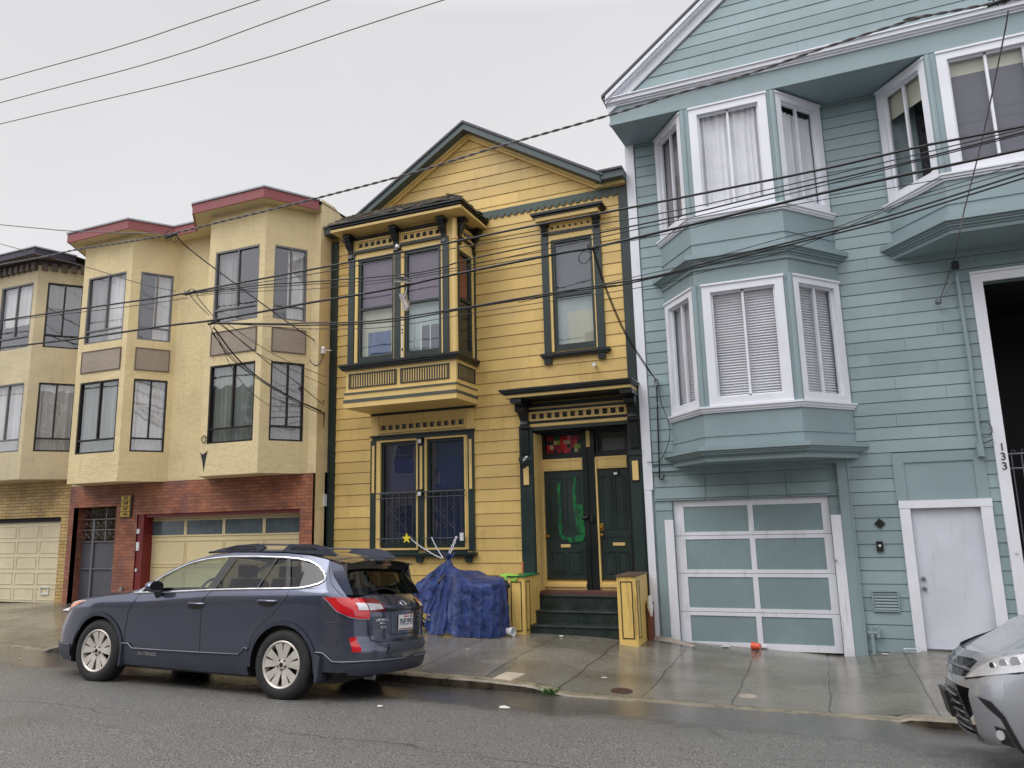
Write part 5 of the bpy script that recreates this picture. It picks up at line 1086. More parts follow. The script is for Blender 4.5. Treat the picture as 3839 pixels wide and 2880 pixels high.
    mb.tube([B.side(x, z, .02, sg) for x, z in [(1.88, .53), (1.96, .525), (2.06, .44), (2.15, .44), (2.25, .445)]]+[B.ps(B.u_of(2.3)+k*.09, .45, .02, sg) for k in range(8)], .008, 5)
    mb.tube([B.side(x, .42, .016, sg) for x in (-2.2, -2.1, -1.95)], .006, 5); C.put(mb, 'bright_strip', m_iron)
    # arch liners
    for cc in (HF, HR):
        mb = MB(); y0_, y1_ = sg*.86, sg*.45
        pts = arc(cc[0], cc[1], ra-.02, 200, -20, 20); mb.add([(p[0], y0_, p[1]) for p in pts]+[(p[0], y1_, p[1]) for p in pts], [(i, i+1, i+22, i+21) for i in range(20)]); mb.add([(p[0], y1_, p[1]) for p in pts], [tuple(range(21))]); C.put(mb, 'arch_liner', m_black)
    mb = MB(); mb.add([(-.98, sg*.90, .49), (-.98, sg*.90, .22), (-1.0, sg*.72, .22), (-1.0, sg*.72, .49), (-.955, sg*.9, .49), (-.955, sg*.9, .24), (-.975, sg*.72, .24), (-.975, sg*.72, .49)], [(0, 1, 2, 3), (4, 5, 6, 7), (0, 1, 5, 4), (1, 2, 6, 5)]); mb.add([(1.88, sg*.90, .53), (1.92, sg*.90, .22), (1.92, sg*.70, .22), (1.88, sg*.70, .5), (1.97, sg*.905, .5), (1.95, sg*.905, .24), (1.95, sg*.7, .24), (1.97, sg*.7, .5)], [(0, 1, 2, 3), (4, 5, 6, 7), (0, 1, 5, 4), (1, 2, 6, 5)]); C.put(mb, 'mud_flap', m_clad, smooth=False)
    # handles
    for x0_, z_ in ((.02, .985), (1.07, 1.045)):
        mb = MB(); solidpatch(mb, [(x0_+.13+.13*math.cos(t), z_-.02+.045*math.sin(t)) for t in [k*math.pi/10 for k in range(20)]], lambda x, z: B.side(x, z, .001, sg), .1); C.put(mb, 'handle_recess', m_gblk)
        mb = MB(); mb.tube([B.side(x0_+t, z_+.004, .012+.02*math.sin(math.pi*t/.27), sg) for t in [k*.027 for k in range(11)]], [.008]+[.013]*9+[.008], 8); C.put(mb, 'door_handle', m_navyc)
    # mirror
    mb = MB(); q = B.side(-.52, 1.17, 0, sg)
    mb.lathe([(0, -.06), (.06, -.055), (.088, -.02), (.092, .02), (.085, .055), (0, .058)], lambda a, b, h: (q.x+h*1.0+.02, q.y+sg*(.13+a*1.25), q.z+b*.78), 16); C.put(mb, 'mirror', m_navyc)
    mb = MB(); mb.tube([B.side(-.50, 1.075, 0, sg), (q.x+.02, q.y+sg*.07, q.z-.07), (q.x+.02, q.y+sg*.11, q.z-.02)], [.05, .035, .03], 8); mb.add([(q.x+.083, q.y+sg*(.13+.095*math.cos(t)), q.z+.058*math.sin(t)) for t in [k*math.pi/8 for k in range(16)]], [tuple(range(16))]); C.put(mb, 'mirror_glass', m_gblk)
    # head lamp, tail lamp
    uh = B.u_of(-2.38)
    uq = B.u_of(-1.70)-uh
    mb = MB(); solidpatch(mb, [(uh-.22, .75), (uh-.02, .735), (uh+.12, .755), (uh+uq*.45, .83), (uh+uq*.75, .90), (uh+uq, .975), (uh+uq*.8, .968), (uh+uq*.5, .935), (uh+.05, .88), (uh-.15, .83)], lambda u, z: B.ps(u, z, .006, sg), .05); hl = C.put(mb, 'headlight', m_lampw)
    mb = MB(); solidpatch(mb, [(uh+uq*.42, .835), (uh+uq*.75, .91), (uh+uq*.95, .97), (uh+uq*.7, .945), (uh+uq*.5, .91)], lambda u, z: B.ps(u, z, .009, sg), .05); C.put(mb, 'indicator', m_amb, hl)
    ut = lambda x: B.u_of(x)
    U0 = ut(1.96); U1 = B.L-.62; U2 = B.L-.40
    outer = [(U0, 1.108), (U1, 1.105), (U1, .885), (U1-.12, .885), (U1-.22, .905), (U1-.36, .965), (U0+.06, 1.06)]
    mb = MB(); solidpatch(mb, outer, lambda u, z: B.ps(u, z, .016, sg), .04); tl = C.put(mb, 'tail_light', m_lampr)
    mb = MB(); solidpatch(mb, [(U1+.004, 1.105), (U2-.03, 1.095), (U2+.03, .965), (U1+.004, .955)], lambda u, z: B.ps(u, z, .014, sg), .04); C.put(mb, 'inner_lamp', m_lampd, tl)
    mb = MB(); solidpatch(mb, [(U1-.12, 1.055), (U1-.005, 1.05), (U1-.005, .975), (U1-.12, .98)], lambda u, z: B.ps(u, z, .02, sg), .04); solidpatch(mb, [(U1+.01, 1.048), (U2-.035, 1.04), (U2-.02, .985), (U1+.01, .975)], lambda u, z: B.ps(u, z, .018, sg), .04); C.put(mb, 'clear_insert', m_lampw, tl)
    mb = MB(); mb.tube([B.ps(u, z, .014, sg) for u, z in [(U0-.01, 1.108), (U0+.05, 1.05), (U1-.36, .957), (U1-.22, .897), (U1-.12, .877), (U1, .877)]], .007, 5); C.put(mb, 'lamp_edge', m_navyc, tl)
    ur = B.L-.84
    mb = MB(); solidpatch(mb, [(ur, .69), (ur+.075, .70), (ur+.085, .54), (ur-.01, .545)], lambda u, z: B.ps(u, z, .012, sg), .05); C.put(mb, 'reflector', m_lampr)
    # roof rail
    mb = MB(); yr = lambda x: -sg*-1*(B.W(x)*B.c(x, 1.56)-.05)
    def rl(x, z, o=0): return Vector((x, sg*(B.W(x)*B.c(x, 1.56)-.055+o), z))
    for seg in ([(.0, 1.585), (.20, 1.63), (.45, 1.675), (.80, 1.695), (.90, 1.645), (.80, 1.60), (.3, 1.60)], [(1.14, 1.60), (1.22, 1.66), (1.27, 1.69), (1.62, 1.685), (1.78, 1.655), (1.93, 1.56), (1.6, 1.575)]):
        n_ = len(seg); mb.add([tuple(rl(x, z, .022)) for x, z in seg]+[tuple(rl(x, z, -.022)) for x, z in seg], [tuple(range(n_)), tuple(range(2*n_-1, n_-1, -1))]+[(i, i+n_, (i+1) % n_+n_, (i+1) % n_) for i in range(n_)])
    mb.tube([rl(.75, 1.682), rl(1.0, 1.684), rl(1.3, 1.68)], .013, 6); mb.tube([rl(.0, 1.588), rl(.4, 1.605), rl(1.2, 1.605), rl(1.9, 1.565)], .016, 6); rr_ = C.put(mb, 'roof_rail', m_clad, smooth=False)
    mb = MB()
    for seg in ([(.30, 1.625), (.50, 1.66), (.72, 1.66), (.76, 1.63)], [(1.28, 1.635), (1.34, 1.66), (1.58, 1.655), (1.66, 1.625)]): mb.tube([rl(x, z, .024) for x, z in seg], .005, 5, close=True)
    C.put(mb, 'slot', m_black, rr_)
# roof, hood, windscreens
def sheet(mb, stations):  # each a list of points
    n = len(stations[0]); p = [q for s_ in stations for q in s_]; mb.add(p, [(i*n+k, i*n+k+1, (i+1)*n+k+1, (i+1)*n+k) for i in range(len(stations)-1) for k in range(n-1)])
FR_ = [-1+2*i/16 for i in range(17)]
mb = MB(); st_ = []
for x in [-2.38+i*(1.50/18) for i in range(19)]:
    z = hoodz(x); w = B.W(x)*B.c(x, z); s_ = B.sh(x, z); st_.append([(x+s_-(.05*(1-f*f) if x > -1.0 else 0), f*w, z+.05*(1-f**4)+(.012 if .55 < abs(f) < .8 else 0)) for f in FR_])
sheet(mb, st_); C.put(mb, 'bonnet', m_navyc)
rk = [(-.22, 1.475), (.065, 1.545), (.455, 1.585), (.85, 1.587), (1.245, 1.58), (1.6, 1.555), (1.95, 1.50), (2.02, 1.47)]
mb = MB(); st_ = []
for i in range(25):
    x = -.20+i*2.24/24; z = lerpk(rk, x); w = B.W(x)*B.c(x, z); st_.append([(x+(-.12*(1-f*f) if i == 0 else (-.12*(1-f*f)*max(0, 1-i/6))), f*w, z+.055*(1-abs(f)**3)) for f in FR_])
sheet(mb, st_); C.put(mb, 'roof', m_navyc)
def screen(bot, top, n=8):
    out_ = []
    for i in range(n+1):
        t = i/n; out_.append([tuple(Vector(a).lerp(Vector(b), t)) for a, b in zip(bot, top)])
    return out_
wz = lambda x, z: B.W(x)*B.c(x, z)
bot = [(-.93-.27*(1-f*f), f*wz(-.93, 1.09), 1.088+.03*(1-f*f)) for f in FR_]; top = [(-.21-.12*(1-f*f), f*wz(-.21, 1.475)*.99, 1.472+.05*(1-abs(f)**3)) for f in FR_]
mb = MB(); sheet(mb, screen(bot, top)); C.put(mb, 'windscreen', m_cgl)
# tailgate glass with its spoiler
B2 = [(2.235+.055*(1-f*f), f*wz(2.2, 1.14)*.95, 1.135+.0*(1-f*f)) for f in FR_]; T2 = [(2.03+.05*(1-f*f), f*wz(1.95, 1.5)*.96, 1.45+.045*(1-abs(f)**3)) for f in FR_]
mb = MB(); sheet(mb, screen(B2, T2)); C.put(mb, 'rear_screen', m_cgt)
mb = MB(); Bb = [(p[0]+.03, p[1], p[2]-.09-.02*(1-abs(f))) for p, f in zip(T2, FR_)]; Tt = [(p[0]+.06, p[1], p[2]+.028) for p in T2]; Tr = [(p[0]-.06, p[1], p[2]+.045) for p in T2]
sheet(mb, [Tr, [(p[0]+.07, p[1], p[2]+.0) for p in Tt], Tt, Bb])
for sgf in (0, -1):
    a, b_, c_2 = T2[sgf], Bb[sgf], Tt[sgf]; e = B2[sgf]; s__ = -1 if sgf == 0 else 1; m1 = tuple(Vector(a).lerp(Vector(e), .45)); mb.add([a, c_2, b_, m1, (a[0], a[1]+s__*-.06, a[2]), (m1[0]+.01, m1[1]-s__*.04, m1[2])], [(0, 1, 2, 3), (1, 4, 5, 2), (2, 5, 3)])
spo = C.put(mb, 'spoiler', m_gblk)
mb = MB(); sheet(mb, [[(p[0]-.075, p[1]*1.0, p[2]+.048) for p in T2], [(p[0]+.063, p[1], p[2]+.033) for p in T2]]); C.put(mb, 'spoiler_top', m_navyc, spo)
mb = MB(); mb.box(-.09, .09, -2.185, -2.165, 1.465, 1.49, lambda u, d, z: (-d, u, z)); C.put(mb, 'brake_light', m_lampd, spo, smooth=False)
mb = MB(); mb.tube([(2.30, .05, 1.17), (2.29, -.15, 1.205), (2.285, -.38, 1.20)], [.016, .011, .006], 6); mb.tube([(2.30, .05, 1.15), (2.31, .05, 1.18)], .03, 8); C.put(mb, 'rear_wiper', m_black)
mb = MB(); edge = [tuple(B.ps(B.L-abs(f)*(B.L-B.u_of(2.25)), 1.12+.015*abs(f), 0, -1 if f < 0 else 1)) for f in FR_]; sheet(mb, [edge, B2]); C.put(mb, 'tailgate_ledge', m_navyc)
qe = [(2.25, 1.135), (2.18, 1.28), (2.08, 1.40), (1.95, 1.50)]
for sg in (-1, 1):
    mb = MB(); ia = -1 if sg > 0 else 0; A_, Z_ = Vector(B2[ia]), Vector(T2[ia]); n_ = len(qe); sheet(mb, [[tuple(B.side(x, z, 0, sg)) for x, z in qe], [tuple(A_.lerp(Z_, i/(n_-1))) for i in range(n_)]]); C.put(mb, 'rear_pillar', m_navyc)
xr = lambda z: 2.462+B.sh(2.45, z)
FT = lambda u, d, z: (xr(z)+d, u, z)
mb = MB(); mb.box(-.42, .42, .0, .025, .975, .998, FT); mb.build  if False else None; C.put(mb, 'handle_ledge', m_gblk, smooth=False)
mb = MB(); BT = lambda a, z, o=.004: tuple(B.ps(B.L-abs(a), z, o, -1 if a < 0 else 1)); mb.tube([BT(a, z) for a, z in [(-.64, .885), (-.63, .76), (-.60, .66), (-.50, .635), (-.25, .635), (0, .635), (.25, .635), (.50, .635), (.60, .66), (.63, .76), (.64, .885)]], .005, 4); mb.tube([FT(a, .003, z) for a, z in [(-.33, .96), (-.30, .72), (-.24, .70), (.24, .70), (.30, .72), (.33, .96)]], .004, 4); C.put(mb, 'tailgate_seam', m_gblk)
pm_ = paint('number_plate_white', srgb(222, 222, 222), .4, .03, .1)
mb = MB(); mb.box(-.158, .158, .004, .014, .745, .91, FT); pl_ = C.put(mb, 'number_plate', pm_, smooth=False)
m_txt = plain('navy_lettering', srgb(30, 40, 80), .5); m_badge = plain('chrome_badge', srgb(214, 214, 218), .2, .9)
def ctext(s_, size, y, z, mat, parent, name, d=.016, sx=1):
    M4 = Matrix(((0, 0, 1, xr(z)+d), (1, 0, 0, y), (0, 1, 0, z), (0, 0, 0, 1))); o = text(s_, size, None, mat, None, name, rot=M4, ext=.0015, sx=sx); o.parent = parent; return o
ctext('7NFD993', .105, 0, .828, m_txt, pl_, 'plate_text', sx=.72); ctext('California', .03, 0, .893, m_lampr, pl_, 'plate_text', sx=1)
mb = MB(); mb.box(-.15, .15, .0145, .016, .752, .762, FT); mb.box(.09, .13, .0145, .0165, .88, .903, FT); C.put(mb, 'plate_sticker', m_lampd, pl_, smooth=False)
ctext('OUTBACK', .042, -.50, .915-.045, m_badge, car_root, 'badge_text', d=.006, sx=1.3); ctext('LIMITED', .022, -.49, .835, m_badge, car_root, 'badge_text', d=.006, sx=1.3); ctext('PZEV', .042, -.47, .79, m_badge, car_root, 'badge_text', d=.006, sx=1.1); ctext('AWD', .034, .56, .88, m_badge, car_root, 'badge_text', d=.006, sx=1.2); ctext('2.5i', .04, .56, .83, m_badge, car_root, 'badge_text', d=.006)
mb = MB(); mb.tube([FT(.055*math.cos(t), .012, 1.035+.03*math.sin(t)) for t in [k*math.pi/10 for k in range(20)]], .006, 6, close=True)
for a, z in ((-.035, 1.045), (.0, 1.02), (.03, 1.03), (.02, 1.05), (-.01, 1.055), (.045, 1.045)): mb.tube([FT(a-.01, .012, z), FT(a+.01, .012, z)], .006, 5)
C.put(mb, 'emblem', m_badge)
tx = text('OUTBACK', .05, None, m_badge, None, 'badge_text', rot=Matrix(((1, 0, 0, -.55), (0, 0, -1, B.side(-.55, .39, .018).y), (0, 1, 0, .385), (0, 0, 0, 1))), ext=.0015, sx=1.3); tx.parent = car_root
# interior
mb = MB(); mb.box(-.95, 2.15, -.78, .78, .30, .95, lambda u, d, z: (u, d, z)); mb.box(-.95, -.5, -.78, .78, .95, 1.09, lambda u, d, z: (u, d, z)); mb.box(1.35, 2.15, -.76, .76, .95, 1.10, lambda u, d, z: (u, d, z)); C.put(mb, 'cabin', m_black, smooth=False)
for x in (.28, 1.15):
    for y_ in (-.38, .38):
        mb = MB(); I = lambda u, d, z: (u, d, z); mb.add([(x+dx+.14*t, y_+dy, z) for z, t in ((.9, 0), (1.2, .8), (1.28, 1)) for dx, dy in ((-.05, -.22), (-.05, .22), (.06, .22), (.06, -.22))], [(0, 1, 5, 4), (1, 2, 6, 5), (2, 3, 7, 6), (3, 0, 4, 7), (4, 5, 9, 8), (5, 6, 10, 9), (6, 7, 11, 10), (7, 4, 8, 11), (8, 9, 10, 11)]); mb.box(x+.10, x+.18, y_-.13, y_+.13, 1.29, 1.44, I); C.put(mb, 'seat', m_seat)
mb = MB(); mb.tube([(-.16+.07*math.sin(t), -.38+.18*math.cos(t), 1.10+.17*math.sin(t)) for t in [k*math.pi/12 for k in range(24)]], .015, 6, close=True); mb.tube([(-.5, -.38, 1.0), (-.18, -.38, 1.08)], .04, 6); C.put(mb, 'steering_wheel', m_seat)
mb = MB(); mb.box(-1.95, 2.05, -.72, .72, .20, .34, lambda u, d, z: (u, d, z)); C.put(mb, 'underbody', m_black, smooth=False)
for x, z in (HF, HR):
    wheel(C, x, -.865, z, .375, .255, -1, turn=(R(0) if x < 0 else 0)); wheel(C, x, .865, z, .375, .255, 1)
mb = MB(); solidpatch(mb, [(0, .48), (.62, .48), (.60, .70), (0, .72)], lambda u, z: B.ps(u, z, .008, 1), .1); solidpatch(mb, [(0, .48), (.62, .48), (.60, .70), (0, .72)], lambda u, z: B.ps(u, z, .008, -1), .1); C.put(mb, 'grille', m_gblk)
mb = MB(); mb.tube([(2.3, -.5, .27), (2.42, -.5, .27)], .03, 8); C.put(mb, 'exhaust', m_steel)
# ---------------------------------------------------------------- silver van at the right edge
m_silc = carpaint('silver_car_paint', srgb(178, 182, 190), .28, .55)
van = thing('silver_minivan', 'silver minivan nosing in at the right edge, dark slatted grille and amber indicator', 'car', (3.40, 7.22, -.135))
van.rotation_euler = (R(-3.5), R(.7), 0)
V = Car(van)
BV = Body(2.6, 1.0, 7, [(.15, .93), (.3, .96), (.6, .99), (.9, 1.0), (1.05, .985), (1.15, .96)], [(-2.6, 1.3), (-1.3, 1.12), (2.6, 1.25)], .38,
          [(.18, .14), (.26, .06), (.40, .03), (.55, .0), (.66, .02), (.76, .06), (.86, .14), (1.0, .42), (1.1, .7)], [(.2, -.1), (.5, 0), (.9, -.05), (1.3, -.12), (1.8, -.35)])
VF, VR = (-1.58, .36), (1.46, .36); rv = .44
def vh(x): return lerpk([(-2.6, .79), (-2.5, .83), (-2.38, .90), (-2.2, .97), (-1.9, 1.03), (-1.5, 1.08), (-1.1, 1.12)], x)
for sg in (-1, 1):
    mb = MB()
    poly = [(-2.35, .26), (-2.05, .24)]+arc(VF[0], VF[1], rv, 194, -12)+[(-1.0, .25), (.9, .25)]+arc(VR[0], VR[1], rv, 192, -12)+[(2.1, .28), (2.4, .35), (2.4, 1.22), (1.2, 1.19), (-.2, 1.15), (-1.1, 1.12), (-1.5, 1.08), (-1.9, 1.03), (-2.2, .97), (-2.35, .93)]
    solidpatch(mb, poly, lambda x, z: BV.side(x, z, 0, sg), .08)
    ul = BV.u_of(-2.35)
    solidpatch(mb, [(0, .60), (.50, .60), (.44, .20), (ul, .26), (ul, .93), (ul-.2, .90), (.48, .86), (0, .85)], lambda u, z: BV.ps(u, z, 0, sg), .04)
    solidpatch(mb, [(0, .17), (.44, .20), (.44, .27), (0, .25)], lambda u, z: BV.ps(u, z, .01, sg), .04)
    solidpatch(mb, [(BV.u_of(2.4), .3), (BV.L, .3), (BV.L, 1.25), (BV.u_of(2.4), 1.22)], lambda u, z: BV.ps(u, z, 0, sg), .08)
    V.put(mb, 'body_side', m_silc)
    mb = MB(); gl_ = [(-1.0, 1.13), (-.3, 1.50), (.2, 1.62), (1.9, 1.62), (2.2, 1.5), (2.35, 1.23), (.5, 1.17)]; solidpatch(mb, gl_, lambda x, z: BV.side(x, z, 0, sg), .1); V.put(mb, 'side_window', m_cgt)
    mb = MB(); solidpatch(mb, [(-1.15, 1.12), (-.98, 1.13), (-.3, 1.50), (.2, 1.62), (1.9, 1.62), (2.2, 1.5), (2.36, 1.22), (2.45, 1.25), (2.3, 1.58), (1.9, 1.72), (.2, 1.72), (-.35, 1.58)], lambda x, z: BV.side(x, z, .002, sg), .1); V.put(mb, 'cant_rail', m_silc)
    # lamp
    mb = MB(); L0 = .46; solidpatch(mb, [(L0-.02, .665), (L0+.13, .70), (L0+.45, .77), (L0+.95, .88), (L0+1.15, .985), (L0+.85, .985), (L0+.5, .925), (L0+.2, .84)], lambda u, z: BV.ps(u, z, .006, sg), .04); hl = V.put(mb, 'headlight', m_lampw)
    mb = MB(); solidpatch(mb, [(L0+.50, .82), (L0+.66, .855), (L0+.66, .935), (L0+.50, .905)], lambda u, z: BV.ps(u, z, .012, sg), .04); V.put(mb, 'indicator', m_amb, hl)
    mb = MB(); 
    for cu_, cz_, r_ in ((L0+.30, .815, .03), (L0+.39, .835, .036), (L0+.22, .79, .022)): mb.tube([BV.ps(cu_, cz_, .0, sg), BV.ps(cu_, cz_, .014, sg)], r_, 14)
    V.put(mb, 'lamp_lens', m_chr, hl)
    mb = MB(); mb.tube([BV.ps(u, z, .006, sg) for u, z in [(L0-.02, .662), (L0+.13, .695), (L0+.45, .765), (L0+.95, .873), (L0+1.15, .98)]], .006, 4); mb.tube([BV.ps(u, z, .002, sg) for u, z in [(L0+.55, .815), (L0+.75, .74), (L0+1.0, .66), (L0+1.2, .60)]], .004, 4); V.put(mb, 'panel_gap', m_black)
    # upper slot and lower grille
    mb = MB(); solidpatch(mb, [(0, .655), (.42, .675), (.50, .80), (.40, .81), (0, .79)], lambda u, z: BV.ps(u, z, .004, sg), .05); solidpatch(mb, [(0, .20), (.455, .22), (.40, .40), (.33, .56), (.26, .60), (0, .60)], lambda u, z: BV.ps(u, z, .004, sg), .05); V.put(mb, 'grille', m_gblk)
    mb = MB()
    for k in range(6): z_ = .255+k*.055; ue = lerpk([(.2, .44), (.40, .39), (.6, .25)], z_); mb.tube([BV.ps(u, z_-.012*math.sin(u*5), .016, sg) for u in [ue*j/8 for j in range(9)]], .009, 5)
    mb.tube([BV.ps(u, .735, .014, sg) for u in [j*.46/8 for j in range(9)]], .014, 5); V.put(mb, 'grille_slat', m_iron)
    # fog recess
    mb = MB(); f0 = .60; solidpatch(mb, [(f0, .56), (f0+.12, .545), (f0+.20, .46), (f0+.28, .22), (f0+.24, .215), (f0+.165, .43), (f0+.07, .50)], lambda u, z: BV.ps(u, z, .006, sg), .04); solidpatch(mb, [(f0+.09, .375), (f0+.18, .365), (f0+.22, .25), (f0+.11, .26)], lambda u, z: BV.ps(u, z, .008, sg), .04); fg = V.put(mb, 'fog_recess', m_gblk)
    mb = MB(); mb.tube([BV.ps(f0+.13, .32, .0, sg), BV.ps(f0+.13, .32, .018, sg)], .034, 12); V.put(mb, 'fog_light', m_lampw, fg)
    for cc in (VF, VR):
        mb = MB(); y0_, y1_ = sg*.95, sg*.5; pts = arc(cc[0], cc[1], rv-.01, 200, -20, 20); mb.add([(p[0], y0_, p[1]) for p in pts]+[(p[0], y1_, p[1]) for p in pts], [(i, i+1, i+22, i+21) for i in range(20)]); mb.add([(p[0], y1_, p[1]) for p in pts], [tuple(range(21))]); V.put(mb, 'arch_liner', m_black)
mb = MB(); st_ = []
for x in [-2.52+i*(1.55/18) for i in range(19)]:
    z = vh(x); w = BV.W(x)*BV.c(x, z); st_.append([(x+BV.sh(x, z), f*w, z+.07*min(1, (x+2.53)/.6)*(1-f**4)) for f in FR_])
sheet(mb, st_); V.put(mb, 'bonnet', m_silc)
mb = MB(); st_ = []
for i in range(16): x = -.35+i*2.6/15; w = BV.W(x)*BV.c(x, lerpk([(-.35, 1.58), (.2, 1.72), (1.9, 1.72), (2.3, 1.58)], x)); st_.append([(x, f*w, lerpk([(-.35, 1.58), (.2, 1.72), (1.9, 1.72), (2.3, 1.58)], x)+.06*(1-abs(f)**3)) for f in FR_])
sheet(mb, st_); V.put(mb, 'roof', m_silc)
wv = lambda x, z: BV.W(x)*BV.c(x, z)
mb = MB(); sheet(mb, screen([(-1.12-.35*(1-f*f), f*wv(-1.1, 1.12), 1.12+.05*(1-f*f)) for f in FR_], [(-.33-.12*(1-f*f), f*wv(-.33, 1.58), 1.58+.055*(1-abs(f)**3)) for f in FR_])); V.put(mb, 'windscreen', m_cgt)
mb = MB(); sheet(mb, screen([(2.45, f*.9, 1.24) for f in FR_], [(2.26, f*wv(2.26, 1.6), 1.6+.05*(1-abs(f)**3)) for f in FR_])); V.put(mb, 'rear_screen', m_cgt)
mb = MB(); mb.box(-2.05, 2.3, -.80, .80, .2, .36, lambda u, d, z: (u, d, z)); V.put(mb, 'underbody', m_black, smooth=False)
mb = MB(); FV = lambda u, d, z: (-2.6+BV.sh(-2.6, z)-d, u, z); mb.box(-.17, .17, .03, .06, .34, .53, FV); V.put(mb, 'number_plate', m_black, smooth=False)
for x, z in (VF, VR): wheel(V, x, -.96, z, .36, .235, -1); wheel(V, x, .96, z, .36, .235, 1)
# ================================================================ MOTORCYCLE AND TARPAULIN
def gzw(x, y): return walkz(x, y)
mc = thing('motorcycle', 'motorcycle hidden under a blue tarpaulin, only its wheels and tail showing', 'motorcycle', (-5.75, 11.65, gzw(-5.75, 11.65)))
def mwheel(x, y):
    z = gzw(x, y)+.31; fn = lambda a, b, h: (x+a, y+h, z+b)
    mb = MB(); mb.lathe([(.22, -.05), (.29, -.055), (.31, -.02), (.312, .02), (.29, .055), (.22, .05)], fn, 30); w = mb.build('wheel', m_tyre, mc, smooth=True)
    mb = MB(); mb.lathe([(.21, -.04), (.225, -.045), (.225, .045), (.21, .04)], fn, 30); mb.lathe([(0, -.05), (.04, -.05), (.04, .05), (0, .05)], fn, 12)
    for k in range(14): a = k*math.pi/7; mb.tube([fn(.03*math.cos(a), .03*math.sin(a), 0), fn(.215*math.cos(a), .215*math.sin(a), 0)], .004, 4)
    mb.build('rim', m_chr, w, smooth=True)
    mb = MB(); mb.tube([fn(.34*math.cos(t), .34*math.sin(t), 0) for t in [R(20+k*14) for k in range(11)]], .03, 6); mb.build('mudguard', m_chr, w)
mwheel(-6.42, 11.72); mwheel(-5.30, 11.78)
mb = MB(); mb.tube([(-6.42, 11.72, .42), (-6.25, 11.72, .85), (-6.18, 11.8, .95)], .03, 8); mb.tube([(-6.2, 11.76, .75), (-5.7, 11.75, .68), (-5.1, 11.76, .66)], .05, 8); mb.tube([(-6.15, 11.76, .85), (-6.2, 11.8, .87), (-6.15, 11.9, .85)], .016, 6); mb.tube([(-6.1, 11.72, .45), (-5.6, 11.74, .4), (-5.06, 11.76, .45)], .09, 8); mb.build('frame', m_black, mc)
mb = MB(); mb.tube([(-5.9, 11.76, .74), (-5.5, 11.76, .76), (-5.15, 11.78, .78), (-4.93, 11.78, .80)], [.08, .12, .12, .05], 10); mb.build('seat', m_black, mc)
# tarp: draped from a bunched peak and a ridge to an irregular hem
M = NM('blue_tarpaulin'); wv_ = M.n('ShaderNodeTexNoise'); 
n1 = M.noise(6, 7, M.sc(M.pos, (1, 1, .7)), .7); n2 = M.noise(13, 5, M.sc(M.pos, (1, 1, .45), (5, 2, 1)), .6)
rg = M.math('SUBTRACT', 1, M.math('ABSOLUTE', M.math('MULTIPLY', M.math('SUBTRACT', n2, .5), 5))); rg2 = M.math('SUBTRACT', 1, M.math('ABSOLUTE', M.math('MULTIPLY', M.math('SUBTRACT', n1, .5), 6)))
M.col(M.mix(M.ramp(n1, .3, .75), srgb(14, 34, 88), srgb(44, 76, 148))); M.rough(.36); M.b.inputs['Coat Weight'].default_value = .3; M.b.inputs['Coat Roughness'].default_value = .3
M.bump(M.math('ADD', M.math('MULTIPLY', rg, .8), rg2), .75, .03); m_tarp = M.m
tp = MB(); NS, NT = 260, 46
hem = [(-7.02, 11.62, .42), (-6.78, 11.40, .36), (-6.50, 11.30, .34), (-6.28, 11.22, .30), (-6.16, 11.14, .02), (-5.98, 11.10, .0), (-5.80, 11.12, .03), (-5.62, 11.08, .0), (-5.40, 11.10, .0), (-5.15, 11.14, .0), (-4.97, 11.20, .0), (-4.90, 11.45, .02), (-4.95, 11.75, .25), (-5.0, 12.0, .55), (-5.1, 12.12, .6), (-5.6, 12.2, .5), (-6.1, 12.25, .5), (-6.6, 12.18, .5), (-6.98, 11.95, .45)]
HV = [Vector(h) for h in hem]; HV = [Vector((h.x, h.y, gzw(h.x, h.y)+h.z+.008)) for h in HV]
dl = [0]
for i in range(len(HV)): dl.append(dl[-1]+(HV[(i+1) % len(HV)]-HV[i]).length)
def hemp(s_):
    s_ = s_ % dl[-1]
    for i in range(len(HV)):
        if s_ <= dl[i+1]:
            t = (s_-dl[i])/(dl[i+1]-dl[i]); a, b, c_, d = HV[i-1], HV[i], HV[(i+1) % len(HV)], HV[(i+2) % len(HV)]
            return .5*((2*b)+(c_-a)*t+(2*a-5*b+4*c_-d)*t*t+(3*b-a-3*c_+d)*t**3)
def ridge(h):
    if h.x < -5.75: return Vector((-6.22+.05*(h.x+6.2), 12.02+.03*(h.y-11.7), 1.17))
    t = min(1, (h.x+5.75)/.95); a = Vector((-6.1, 11.95, 1.10)); 
    b = Vector((-5.62, 11.72, .95)); c_ = Vector((-5.14, 11.70, .955))
    return a.lerp(b, min(1, t*2.2)) if t < .45 else b.lerp(c_, (t-.45)/.55)
